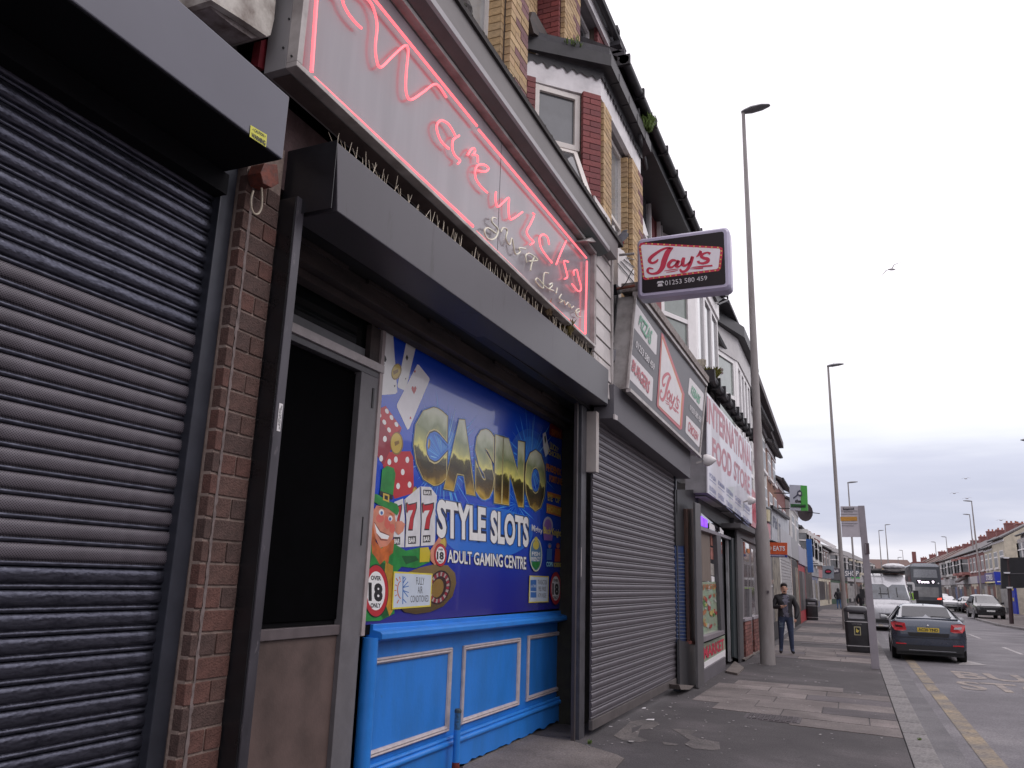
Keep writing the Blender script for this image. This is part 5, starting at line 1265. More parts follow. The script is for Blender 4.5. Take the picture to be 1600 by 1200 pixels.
# brush-script name: strokes with thick and thin parts, traced once in unit space (x 0..1, y 0..1 up)
def stroke(mb, pts, ws, f, n=6):
    P = smooth_pts([(x, y, w*1.35) for (x, y), w in zip(pts, ws)], n)
    L_, R_ = [], []
    for i, p in enumerate(P):
        a = P[max(i-1,0)]; b = P[min(i+1,len(P)-1)]; d = Vector((b.x-a.x, (b.y-a.y)*.45)); d.normalize(); nx_, ny_ = -d.y, d.x/.45
        L_.append(f(p.x+nx_*p.z, p.y+ny_*p.z)); R_.append(f(p.x-nx_*p.z, p.y-ny_*p.z))
    k = len(L_); mb.add(L_+R_, [(i, i+1, i+1+k, i+k) for i in range(k-1)])
# unit space from the projecting sign crop: x=(X-330)/475, y=(412-Y)/(412-215)
def U(p): return [((x-330)/475, (412-y)/197) for x, y in p]
JAYS = [(U([(520,222),(480,218),(430,235),(365,280),(345,310),(365,328),(395,318),(410,300)]), [.012,.012,.014,.02,.02,.014,.014,.008]),
        (U([(505,222),(480,250),(455,310),(440,360),(410,395),(370,405),(340,398),(332,380),(345,365),(375,370)]), [.02,.03,.032,.028,.02,.012,.012,.016,.012,.006]),
        (U([(545,312),(515,308),(488,335),(490,355),(512,358),(545,330),(560,310)]), [.01,.016,.02,.018,.012,.008,.008]),
        (U([(562,308),(548,335),(545,352),(565,352),(590,325)]), [.018,.022,.018,.01,.006]),
        (U([(598,288),(590,315),(590,340),(610,345),(640,320),(655,285)]), [.016,.022,.02,.014,.01,.014]),
        (U([(660,280),(648,320),(625,370),(600,388),(580,388),(570,372)]), [.018,.02,.018,.014,.016,.01]),
        (U([(705,248),(715,252),(700,272),(685,285)]), [.02,.02,.012,.004]),
        (U([(785,262),(765,252),(735,262),(722,280),(740,292),(768,300),(765,318),(735,330),(705,325),(700,312)]), [.018,.01,.014,.018,.018,.02,.018,.014,.012,.018]),
        (U([(650,360),(700,355),(800,346)]), [.002,.008,.010]), (U([(640,370),(690,368),(735,364)]), [.002,.007,.007]),
        (U([(455,385),(520,375),(560,370)]), [.003,.006,.003]), (U([(470,395),(520,388),(555,380)]), [.003,.006,.003])]
def jays(mb, q):
    q = [Vector(p) for p in q]
    for pts, ws in JAYS: stroke(mb, pts, ws, lambda x, y: bil(q, x, y))
mb = MB(); jays(mb, pq(K([(418,380),(548,545),(572,385),(452,120)]), X)); mb.build('script_name', M_jrf, fs)
# projecting lightbox
pl = thing('projecting_sign', 'lilac framed projecting lightbox with red script name and phone number over the pavement', 'projecting sign', (-1.7, 9.3, 5.2))
YP = 9.3
def yq(px, Y): return [ay(x, y, Y) for x, y in px]
cs = yq([(992,374),(1138,353),(1144,452),(999,466)], YP)
xa, xb = (cs[0].x+cs[3].x)/2, (cs[1].x+cs[2].x)/2; zb_, zt_ = (cs[2].z+cs[3].z)/2, (cs[0].z+cs[1].z)/2
def rrect(x0, x1, z0, z1, r, Y, n=5):
    o = []
    for cx, cz, a0 in ((x1-r,z0+r,-math.pi/2),(x1-r,z1-r,0),(x0+r,z1-r,math.pi/2),(x0+r,z0+r,math.pi)):
        for i in range(n+1): t = a0+math.pi/2*i/n; o.append((cx+r*math.cos(t), Y, cz+r*math.sin(t)))
    return o
M_lil = mat('lilac_plastic', (.43,.40,.54), .35, var=.05, vs=4)
mb = MB(); mb.loft([rrect(xa+.03,xb-.03,zb_+.03,zt_-.03,.05,YP-.005), rrect(xa,xb,zb_,zt_,.07,YP+.03), rrect(xa,xb,zb_,zt_,.07,YP+.20), rrect(xa+.03,xb-.03,zb_+.03,zt_-.03,.05,YP+.235)], cap=True)
mb.build('casing', M_lil, pl, smooth=True)
mb = MB(); mb.prism(rrect(xa+.065,xb-.065,zb_+.065,zt_-.065,.03,YP-.008), (0,-.004,0)); mb.build('face_panel', mat('sign_face_black', (.016,.011,.015), .35, spec=.2, var=.2, vs=1), pl)
def pxy(pts, k): return yq(J(pts), YP-.013-.0015*k)
MB().face(pxy([(280,182),(300,180),(850,210),(872,218),(875,245),(860,368),(845,385),(315,450),(298,440),(268,210)], 0)).build('marquee_border', M_jr, pl)
MB().face(pxy([(290,198),(300,195),(850,224),(856,238),(842,360),(832,370),(320,435),(310,425),(284,208)], 1)).build('marquee_panel', mat('panel_pale', (.80,.77,.82), .4, spec=.3, var=.03), pl)
mb = MB(); 
def dots(a, b, n):
    for i in range(n):
        t = (i+.5)/n; x, y = a[0]+(b[0]-a[0])*t, a[1]+(b[1]-a[1])*t
        mb.face(yq(J(ellipse(x, y, 5.5, 5.5, 8)), YP-.0175))
dots((300,186),(860,217),13); dots((866,225),(850,378),5); dots((840,378),(315,442),13); dots((302,438),(276,200),8)
mb.build('marquee_bulbs', mat('bulb_yellow', (.75,.55,.10), .4), pl, stuff=True)
mb = MB(); jays(mb, pxy([(330,412),(805,380),(805,235),(330,215)], 3)); 
mb = MB(); q4 = [Vector(p) for p in yq(J([(330,412),(805,412),(805,215),(330,215)]), YP-.0185)]
for pts, ws in JAYS: stroke(mb, pts, ws, lambda x, y: bil(q4, x, y))
mb.build('script_name', M_jr, pl)
mb = MB(); text_on(mb, '01253 580 459', yq(J([(458,490),(762,450),(760,418),(456,455)]), YP-.0175), bold=.0); mb.build('phone_number', mat('sign_silver', (.55,.53,.56), .3), pl)
mb = MB(); 
for poly in ([(400,470),(405,460),(440,456),(450,466),(448,472),(438,468),(405,474),(400,478)], [(408,478),(436,474),(442,494),(404,498)]): mb.face(yq(J(poly), YP-.0175))
mb.build('phone_symbol', mat('sign_silver', (.55,.53,.56), .3), pl, stuff=True)
mb = MB(); mb.tube(yq(J([(128,270),(235,260)]), YP+.08), .018, 8); mb.build('arm', M_alu, pl); mb = MB(); mb.tube(yq(J([(110,515),(240,490)]), YP+.08), .02, 8); mb.build('arm', mat('rusty_arm', (.18,.06,.04), .7, var=.3), pl)
MB().tube(smooth_pts(yq(J([(228,370),(205,410),(175,470),(120,525)]), YP+.02)), .006, 6).build('cable', M_black, pl)
# side boards beyond the column
mb0 = thing('side_boarding', 'white side boarding and electrical fittings behind the projecting sign', 'boarding', (-2.75, 9.0, 4))
ps('panel', J([(118,215),(160,240),(235,380),(235,495),(118,500)]), -2.62, -.05, mat('white_shiplap_0', (.5,.5,.5)), mb0)
for i in range(4): MB().bar(ax(*J([(118+i*22,330-i*14)])[0],-2.605), ax(*J([(235,470-i*55)])[0],-2.605), .012, .01).build('board_joint', M_black, mb0)
ps('dark_side_board', J([(62,515),(105,480),(125,560),(98,740),(60,900)]), -2.66, -.2, mat('grey_side_board', (.16,.15,.16), .6, var=.2), mb0)
MB().tube(smooth_pts(pq(J([(118,500),(110,600),(95,780),(75,900),(80,960)]), -2.60)), .012, 6).build('cable', M_black, mb0)
ps('meter_box', J([(72,958),(106,950),(108,1030),(70,1035)]), -2.56, -.12, mat('meter_grey', (.30,.30,.33), .5), mb0, bevel=.006)
ps('box_bracket', J([(70,1036),(104,1032),(72,1065)]), -2.57, -.1, M_black, mb0)
ps('conduit_clip', J([(105,480),(135,500),(150,545),(115,560)]), -2.58, -.06, M_black, mb0)
ps('conduit_clip', J([(68,905),(92,900),(88,950),(66,955)]), -2.58, -.06, M_black, mb0)
# pigeon on the column cap
pg = thing('pigeon', 'dark grey pigeon perched on the tip of the white column cap', 'bird', (-2.42, 8.85, 6.3))
pc = ax(967,383,-2.45)
def pp_(x, y, w=0): return ax(*J([(x, y)])[0], -2.45+w)
ring = []
for (x, y, r_) in ((122,188,.015),(135,168,.05),(142,150,.085),(150,135,.10),(155,120,.085),(158,108,.055),(162,98,.045),(168,90,.048),(176,90,.03),(182,95,.006)):
    c_ = pp_(x, y+6); ring.append([(c_.x+r_*.8*math.cos(t), c_.y+r_*.9*math.sin(t), c_.z+r_*math.sin(t)*.8+r_*.0) for t in [2*math.pi*i/10 for i in range(10)]])
MB().loft(ring).build('body', mat('pigeon_grey', (.055,.055,.07), .7, var=.4, vs=12), pg, smooth=True)
c_ = pp_(150,190); MB().tube([pp_(148,165), c_], .008, 5).build('leg', M_jr, pg); MB().tube([pp_(155,160), pp_(157,188)], .008, 5).build('leg', M_jr, pg)
MB().prism([pp_(130,160),pp_(118,178),pp_(150,205),pp_(152,170)], (-.05,0,0)).build('wing', mat('pigeon_wing', (.035,.035,.045), .7), pg)
# between the diner and the food store
def Q(p): return crop(880,900,4.617,p)
def I4(p): return crop(1040,780,4,p)
sh1 = thing('dark_recess', 'dark recess with blue grille, rusty brown post and black granite plinth beside the grey shutter', 'shop front', (-2.7, 13.9, 0))
ps('blue_grille_board', I4([(60,270),(160,270),(170,925),(72,905)]), -2.655, -.03, mat('deep_blue_board', (.012,.035,.12), .5, var=.25), sh1)
for i in range(24):
    y = 340+i*23; a_, b_ = ax(*I4([(70,y)])[0],-2.65), ax(*I4([(138,y+2)])[0],-2.65); MB().bar(a_, b_, .012, .014).build('grille_bar', mat('grille_grey', (.16,.18,.24), .5, metal=.4), sh1)
ps('dark_head', I4([(60,-60),(185,-60),(185,290),(66,290)]), -2.64, -.03, M_black, sh1)
ps('rusty_post', I4([(130,60),(180,60),(212,905),(150,882)]), -2.59, -.05, mat('rusty_brown_post', (.075,.035,.025), .7, col2=(.035,.018,.015), vs=12, bump=.3, streak=(1,1,.3)), sh1, bevel=.006)
ps('post_foot', I4([(162,885),(214,892),(212,912),(162,905)]), -2.55, -.08, mat('rusty_foot', (.16,.05,.04), .7), sh1)
ps('granite_plinth', I4([(85,880),(215,905),(215,1180),(90,1165)]), -2.60, -.04, mat('black_granite', (.045,.045,.05), .4, col2=(.018,.018,.022), vs=60, coat=.3), sh1)
ps('door_step', I4([(85,1160),(180,1165),(150,1190),(95,1190)]), -2.5, -.3, M_patch, sh1)
# ============================================================ INTERNATIONAL FOOD STORE
fd = thing('food_store', 'food store front with grey jamb, poster covered window and dark doorway', 'shop front', (-2.45, 14.4, 0))
XS = -2.45
M_jamb = mat('store_grey_jamb', (.095,.09,.095), .5, var=.12, vs=5)
ps('jamb', I4([(185,20),(218,30),(245,1185),(205,1180)]), XS, -.04, M_jamb, fd, bevel=.005)
ps('interior', I4([(215,60),(455,210),(455,1010),(240,1130)]), XS-.30, -.1, mat('store_interior', (.02,.018,.02), .8, var=.5, vs=3), fd)
ps('window_pane', I4([(218,185),(350,245),(372,820),(238,860)]), XS-.16, -.01, mat('store_window_glass', (.03,.03,.033), .03, var=.5, vs=1.5, coat=.9, spec=.9), fd)
ps('upper_pane', I4([(215,80),(345,190),(345,240),(217,170)]), XS-.16, -.01, glass('dark_upper_pane', (.01,.008,.016)), fd)
M_pur = mat('purple_light', (.2,.05,.7), .4, emit=(.22,.05,.85), es=1.1)
ps('purple_lamp', I4([(210,98),(236,112),(238,168),(212,158)]), XS-.12, -.03, M_pur, fd); ps('purple_lamp', I4([(242,118),(262,130),(263,178),(243,170)]), XS-.12, -.03, M_pur, fd)
ps('paper_notice', I4([(275,145),(305,165),(310,195),(275,185)]), XS-.10, -.01, M_jw, fd); ps('paper_notice', I4([(340,175),(362,200),(362,225),(342,210)]), XS-.10, -.01, M_jw, fd)
ps('transom_rail', I4([(215,165),(410,238),(412,255),(216,190)]), XS-.06, -.08, mat('transom_lilac_grey', (.20,.18,.21), .4), fd, bevel=.003)
ps('curtain_panel', I4([(222,192),(275,210),(284,510),(226,515)]), XS-.145, -.01, mat('brown_curtain', (.16,.125,.105), .7, var=.15, streak=(1,3,.2)), fd)
ps('window_post', I4([(318,205),(345,218),(372,830),(350,840)]), XS-.06, -.12, M_greyd, fd, bevel=.004)
for y_, c_ in ((215,(.25,.10,.08)),(300,(.30,.12,.10)),(400,(.30,.28,.26))):
    ps('display_goods', I4([(280,y_),(318,y_+10),(322,y_+80),(284,y_+75)]), XS-.145, -.01, mat('goods_%d' % y_, c_, .5, var=.5, vs=14), fd)
ps('display_goods', I4([(286,480),(326,490),(328,520),(288,515)]), XS-.145, -.01, M_jw, fd)
# posters
M_pg = mat('poster_mint', (.30,.42,.30), .3, coat=.5, col2=(.42,.42,.30), vs=3)
po = ps('green_poster', I4([(225,518),(345,515),(355,808),(236,852)]), XS-.13, -.008, M_pg, fd)
ps('yellow_edge', I4([(334,518),(345,515),(355,808),(345,812)]), XS-.128, -.004, mat('poster_yellow', (.55,.50,.05), .3, coat=.5), fd)
rr = random.Random(12)
fm_ = [mat('produce_%d' % i, c, .4, coat=.4, var=.2) for i, c in enumerate([(.42,.16,.06), (.10,.26,.06), (.40,.05,.05), (.50,.42,.12), (.35,.22,.15), (.45,.45,.42)])]
for i in range(34):
    x = rr.uniform(240,332); y = rr.uniform(545,805); r_ = rr.uniform(6,15)
    MB().face(pq(I4(ellipse(x, y, r_*.7, r_*1.5, 9, rot=rr.uniform(-.5,.5))), XS-.1215+.0004*(i % 7))).build('food_picture', fm_[i % 6], fd)
mb = MB(); quadtxt(mb, 'FRESH', I4([(236,568),(330,556),(330,528),(235,532)]), XS-.118, .03); mb.build('poster_word', fm_[0], fd)
ps('window_ledge', I4([(232,862),(365,820),(372,842),(238,895)]), XS-.02, -.12, mat('ledge_grey_lilac', (.20,.175,.195), .5), fd, bevel=.004)
ps('lower_poster', I4([(237,905),(370,850),(374,975),(242,1065)]), XS-.13, -.01, M_pg, fd)
ps('lower_poster_border', I4([(242,1020),(374,940),(374,985),(242,1066)]), XS-.125, -.006, M_jw, fd)
mb = MB(); quadtxt(mb, 'MARKET', I4([(238,1005),(368,935),(365,870),(236,925)]), XS-.1225, .03); mb.build('poster_word', M_jr, fd)
ps('riser_board', I4([(240,1068),(375,985),(376,1080),(244,1150)]), XS-.08, -.1, mat('riser_lilac_grey', (.125,.115,.13), .6, var=.1), fd)
ps('door_void', I4([(350,240),(420,255),(440,1000),(378,1015)]), XS-.22, -.05, mat('store_interior', (.02,.018,.02)), fd)
ps('door_edge', I4([(386,250),(396,255),(416,1010),(404,1015)]), XS-.12, -.05, mat('door_edge_pale', (.26,.26,.27), .5, var=.3, streak=(1,1,.5)), fd)
ps('door_jamb', I4([(412,240),(446,250),(470,1010),(428,985)]), XS-.05, -.05, mat('green_black_jamb', (.020,.030,.034), .4, var=.2), fd)
ps('store_pilaster', I4([(444,170),(470,190),(492,1030),(468,1020)]), XS+.01, -.05, M_jamb, fd, bevel=.005)
ps('dark_head', I4([(205,-20),(470,130),(470,250),(205,75)]), XS-.2, -.1, M_black, fd)
stp = gpoly(I4([(375,1072),(432,1010),(490,1050),(450,1088)]), .04); MB().prism([p for p in stp], (0,0,-.05)).build('door_step', M_patch, fd, bevel=.006)
# its sign
sg = thing('food_store_sign', 'white lightbox sign reading INTERNATIONAL FOOD STORE in faded red above the food store', 'shop sign', (-2.35, 15.2, 4))
IQ = [(1104.5,613),(1173.5,697),(1175.5,819),(1106,770)]
M_sw = mat('faded_white_sign', (.62,.60,.66), .35, var=.05, vs=2, coat=.3)
ps('face_panel', IQ, SG, -.02, M_sw, sg); ps('cabinet', IQ, SG-.021, -.42, mat('sign_cabinet_grey', (.22,.21,.225), .5), sg)
def T5(p): return crop(1090,600,5,p)
M_fr = mat('faded_red_letter', (.44,.19,.23), .5, var=.18, vs=6); M_fb = mat('faded_blue_print', (.18,.20,.38), .5, var=.15, vs=20)
X = SG+.002
for s, q in (('INTERNATIONAL', [(72,292),(424,688),(414,492),(75,88)]), ('FOOD', [(115,598),(266,742),(266,560),(115,412)]), ('STORE', [(282,745),(408,872),(408,728),(284,592)])):
    mb = MB(); quadtxt(mb, s, T5(q), X, .035); mb.build('word_'+s.lower(), M_fr, sg)
mb = MB(); items = ['POLISH', 'ROMANIAN', 'RUSSIAN', 'GREEK', 'TURKISH', 'FOODS']
rows = [((88,690),(418,985),30), ((88,790),(415,1080),32)]
for r_, ((xa_, ya0), (xb_, yb0), h) in enumerate(rows):
    for i in range(5):
        t0, t1 = i/5+.02, (i+1)/5-.03
        q = [(xa_+(xb_-xa_)*t0, ya0+(yb0-ya0)*t0+h), (xa_+(xb_-xa_)*t1, ya0+(yb0-ya0)*t1+h), (xa_+(xb_-xa_)*t1, ya0+(yb0-ya0)*t1-h*.2), (xa_+(xb_-xa_)*t0, ya0+(yb0-ya0)*t0-h*.2)]
        quadtxt(mb, items[(i+r_*2) % 6], T5(q), X, .02)
        mb.face(pq(T5([(q[0][0],q[0][1]+14),(q[1][0],q[1][1]+14),(q[1][0],q[1][1]+20),(q[0][0],q[0][1]+20)]), X))
mb.build('small_blue_print', M_fb, sg, stuff=True)
q = pq(IQ, SG)
for t in (.22, .66): 
    a_, b_ = q[3].lerp(q[2], t-.15), q[3].lerp(q[2], t+.15); MB().box(a_.x-.36, a_.x-.12, a_.y, b_.y, a_.z-.012, a_.z-.003).build('underside_lamp', mat('tube_cover', (.55,.52,.52), .4), sg)
MB().box(SG-.40, SG-.37, q[3].y+.1, q[2].y-.4, q[3].z-.03, q[3].z-.004).build('purple_strip', mat('purple_dim', (.15,.06,.35), .5, emit=(.2,.06,.6), es=.25), sg)
for px_, lab in (((1113,719), 'white cone shaped camera at the near end of the food store sign'), ((1178,782), 'white cone shaped camera near the far end of the food store sign')):
    p = ax(*px_, -2.1); c = thing('sign_camera', lab, 'camera', (p.x, p.y, p.z), 'white cameras on the food store sign')
    MB().loft([[(p.x+.10*k_[0]-.14+k_[1], p.y+k_[2]*math.cos(t), p.z+k_[2]*math.sin(t)-.03*k_[1]*0) for t in [2*math.pi*i/12 for i in range(12)]] for k_ in ((0,0,.10),(.5,0,.11),(1.2,0,.085),(1.8,0,.04),(2.1,0,.012))]).build('housing', mat('camera_white', (.70,.68,.68), .3), c, smooth=True)
    MB().bar((p.x-.12,p.y,p.z), (p.x-.27,p.y-.05,p.z-.05), .03).build('bracket', M_alu, c)
# ============================================================ BRICK RISER UNIT
bu = thing('brick_riser_shop', 'small shop with red brick risers under grey framed windows beside the thick lamp post', 'shop front', (-2.5, 18, 0))
XU = -2.48
for (pts) in ([(480,772),(522,748),(525,975),(488,1005)], [(537,755),(583,735),(588,940),(542,965)]):
    a_ = pq(I4(pts), XU); y0_, y1_ = a_[0].y, a_[1].y; z1_ = (a_[0].z+a_[1].z)/2; z0_ = ground(XU, y0_)+.0
    Fk = Face((XU,0),(XU,1)); brickwork(bu, Fk, y0_, y1_, z0_, z1_, [tweak_var(mat('dark_red_brick', (.17,.065,.055), .85, var=.25, vs=18), .15)], course=.085, bl=.25)
    MB().box(XU-.1, XU+.07, y0_-.02, y1_+.02, z1_+.005, z1_+.07).build('sill', mat('sill_lilac', (.30,.27,.30), .5), bu, bevel=.005)
ps('frame_post', I4([(523,560),(538,560),(545,960),(527,975)]), XU+.02, -.12, M_grey, bu); ps('frame_post', I4([(462,240),(480,250),(484,745),(470,750)]), XU+.02, -.12, M_grey, bu)
ps('window_frame', I4([(480,245),(580,300),(583,735),(480,745)]), XU-.05, -.05, mat('frame_mauve_grey', (.17,.155,.165), .5, var=.1), bu)
for pts in ([(486,262),(520,282),(522,395),(490,390)], [(492,405),(512,408),(514,730),(494,735)], [(535,310),(555,318),(558,725),(538,730)], [(562,330),(574,335),(578,722),(566,725)], [(518,410),(530,415),(532,725),(520,728)]):
    ps('pane', I4(pts), XU-.045, -.012, mat('shop_pane_pinkgrey', (.10,.08,.085), .08, var=.6, vs=3, coat=.6), bu)
ps('orange_sticker', I4([(510,308),(527,312),(527,340),(512,335)]), XU-.03, -.005, M_jo, bu)
ps('entry_void', I4([(586,310),(604,320),(612,945),(592,945)]), XU-.2, -.1, M_dark, bu)
ps('head_band', I4([(470,175),(600,240),(600,300),(470,240)]), XU+.02, -.3, M_greyd, bu); ps('shop_ceiling_strip', I4([(470,150),(610,215),(610,240),(470,178)]), XU+.25, -.5, mat('canopy_dark_grey', (.07,.065,.07), .6), bu)
ps('step', I4([(492,1000),(590,945),(612,950),(612,975),(545,975),(500,1010)]), XU+.1, -.3, M_patch, bu)
# ============================================================ SIGNS AND UNITS BEYOND THE LAMP POST
def S3(p): return crop(1160,640,3.75,p)
pk = thing('pink_sign', 'faded pink red shop sign half hidden by the thick lamp post', 'shop sign', (-2.3, 21, 3.5))
ps('panel', S3([(48,450),(84,500),(84,700),(52,680)]), -2.38, -.06, mat('faded_pink_sign', (.50,.22,.25), .5, var=.15, vs=4), pk)
ps('panel', S3([(135,640),(165,680),(165,760),(135,735)]), -2.38, -.06, mat('faded_pink_sign', (.5,.22,.25)), pk)
mb = MB(); quadtxt(mb, 'TAKE AWAY', S3([(54,640),(82,675),(82,560),(54,520)]), -2.37, .03); mb.build('lettering', M_jr, pk)
yl_ = thing('wall_lantern', 'cream bulkhead lantern in a black frame beside the pale grey shop sign', 'lantern', (-2.2, 23, 4))
ps('glass', S3([(150,585),(163,590),(163,658),(150,652)]), -2.15, -.12, mat('lantern_cream', (.50,.44,.28), .5), yl_); ps('frame', S3([(143,570),(170,585),(170,668),(143,655)]), -2.22, -.2, M_black, yl_)
gs = thing('pale_shop_sign', 'pale grey lettered fascia sign above the orange food delivery sign', 'shop sign', (-2.4, 25, 4))
GQ = S3([(172,568),(273,640),(276,800),(174,765)])
ps('panel', GQ, -2.42, -.12, mat('pale_grey_sign', (.42,.43,.46), .4, col2=(.30,.31,.35), vs=2.2), gs)
mb = MB(); quadtxt(mb, 'Pizza', S3([(180,690),(225,715),(225,655),(180,620)]), -2.41, .03); quadtxt(mb, 'Corner', S3([(220,750),(262,770),(262,725),(220,700)]), -2.41, .03); mb.build('lettering', mat('dark_blue_letter', (.10,.11,.16), .5), gs, stuff=True)
MB().bar(pq(GQ, -2.34)[0], pq(GQ, -2.34)[1], .10, .10).build('black_gutter', M_gut, gs)
ea = thing('orange_projecting_sign', 'orange projecting sign reading EATS over a blue strip, beyond the lamp post', 'projecting sign', (-1.8, 24, 2.9))
def ey(p): return yq(S3(p), 24.0)
MB().prism(ey([(118,776),(262,780),(262,850),(118,846)]), (0,.12,0)).build('panel', mat('orange_panel', (.62,.10,.025), .4, var=.05), ea)
MB().prism(ey([(118,848),(262,852),(262,866),(118,862)]), (0,.12,0)).build('blue_strip', mat('blue_strip', (.03,.035,.22), .4), ea)
mb = MB(); text_on(mb, 'EATS', yq(S3([(180,828),(250,828),(250,800),(180,798)]), 23.99), bold=.03); mb.build('lettering', M_jw, ea)
MB().face(yq(S3(ellipse(160,812,13,13,16)), 23.99)).build('logo_disc', mat('logo_peach', (.70,.42,.32), .4), ea)
mb = MB(); mb.bar(yq(S3([(205,857)]), 23.99)[0]-Vector((.25,0,0)), yq(S3([(205,857)]), 23.99)[0]+Vector((.2,0,0)), .02, .015); mb.build('strip_print', M_jw, ea)
gp = thing('green_projecting_sign', 'white and green projecting sign with a dark outline figure, high over the far shops', 'projecting sign', (-1.4, 27, 4.5))
def gy(p, Y=27.0): return yq(S3(p), Y)
MB().prism(gy([(275,440),(340,443),(342,592),(278,588)]), (0,.15,0)).build('white_half', mat('pale_lilac_panel', (.50,.52,.60), .4, var=.05), gp)
MB().prism(gy([(340.5,443),(378,446),(384,592),(342.5,592)]), (0,.15,0)).build('green_half', mat('bright_green_panel', (.08,.42,.07), .4, var=.05), gp)
M_gd = mat('sign_dark_green', (.02,.16,.03), .5)
MB().prism(gy([(282,552),(372,556),(372,574),(284,572)], 26.99), (0,-.004,0)).build('word_bar', M_gd, gp)
mb = MB(); text_on(mb, 'the', gy([(308,545),(345,546),(345,526),(308,525)], 26.985), bold=.05); text_on(mb, 'Carousel', gy([(288,572),(368,574),(368,556),(288,554)], 26.98), bold=.03); mb.build('lettering', M_black, gp, stuff=True)
MB().prism(gy([(322,480),(335,470),(348,480),(350,505),(338,512),(328,500),(300,525),(297,515),(318,500)], 26.985), (0,-.003,0)).build('figure_outline', mat('figure_ink', (.06,.06,.10), .6), gp)
MB().prism(gy([(328,486),(342,484),(343,498),(330,497)], 26.98), (0,-.002,0)).build('figure_face', M_jw, gp)
mb = MB(); mb.bar(gy([(185,489)], 27.1)[0], gy([(276,490)], 27.1)[0], .03); mb.bar(gy([(210,578)], 27.1)[0], gy([(278,580)], 27.1)[0], .03); mb.build('arms', M_black, gp)
# satellite dish beneath the green sign
dh = thing('satellite_dish', 'dark satellite dish on the wall just below the green and white sign', 'satellite dish', (-2.2, 34, 4.6))
c_ = ay(1258,800,34); rg = []
for r_, w in ((.02,.14),(.18,.11),(.33,.04),(.37,.0)): rg.append([(c_.x+w+.0, c_.y+r_*math.cos(t), c_.z+r_*math.sin(t)) for t in [2*math.pi*i/16 for i in range(16)]])
MB().loft([[Vector((c_.x+(v[1]-c_.y)*.8, c_.y+(v[0]-c_.x), v[2])) for v in r_] for r_ in rg]).build('dish', mat('dish_dark', (.06,.045,.05), .6), dh)
MB().bar((c_.x,c_.y-.1,c_.z), (c_.x+.55,c_.y-.2,c_.z-.08), .03).build('arm', M_black, dh)

# ---- generic terrace house: wall block, pitched roof, chimney, windows, shop front
def shade(name, c, **k): return mat(name, c, k.pop('rough', .8), var=k.pop('var', .15), **k)
W_ = dict(red=shade('red_brick_wall', (.19,.075,.07), vs=9), redp=shade('pink_brick_wall', (.30,.13,.12), vs=9), cream=shade('cream_wall', (.50,.45,.36), vs=3), white=shade('white_wall', (.52,.51,.50), vs=3), grey=shade('grey_wall', (.32,.30,.30), vs=3), brown=shade('brown_gable_brick', (.16,.085,.065), vs=9), yellow=shade('buff_brick_wall', (.40,.30,.17), vs=9), tan=shade('orange_brick', (.21,.10,.065), vs=9))
M_pot = shade('chimney_pot', (.28,.10,.06)); M_tile = shade('grey_roof_tile', (.14,.13,.135), vs=6, bump=.3); M_tiler = shade('brown_roof_tile', (.15,.10,.09), vs=6, bump=.3)
M_far = mat('far_window_glass', (.16,.165,.175), .35, var=.4, vs=.8); M_farp = mat('far_shop_glass', (.055,.05,.055), .4, var=.8, vs=.5, col2=(.14,.13,.13))
FPN = [M_farp, mat('far_pane_dark', (.022,.022,.028), .3, var=.5, vs=1), mat('far_pane_dark', (.022,.022,.028)), mat('far_pane_pale', (.30,.29,.29), .5, var=.3, vs=1.5), mat('far_pane_blue', (.07,.10,.20), .5, var=.3, vs=1), mat('far_pane_rust', (.17,.07,.055), .6, var=.4, vs=1.5), mat('far_pane_stock', (.16,.14,.11), .5, var=.9, vs=3, col2=(.04,.035,.035)), mat('far_pane_stock', (.16,.14,.11))]
prn = random.Random(31)
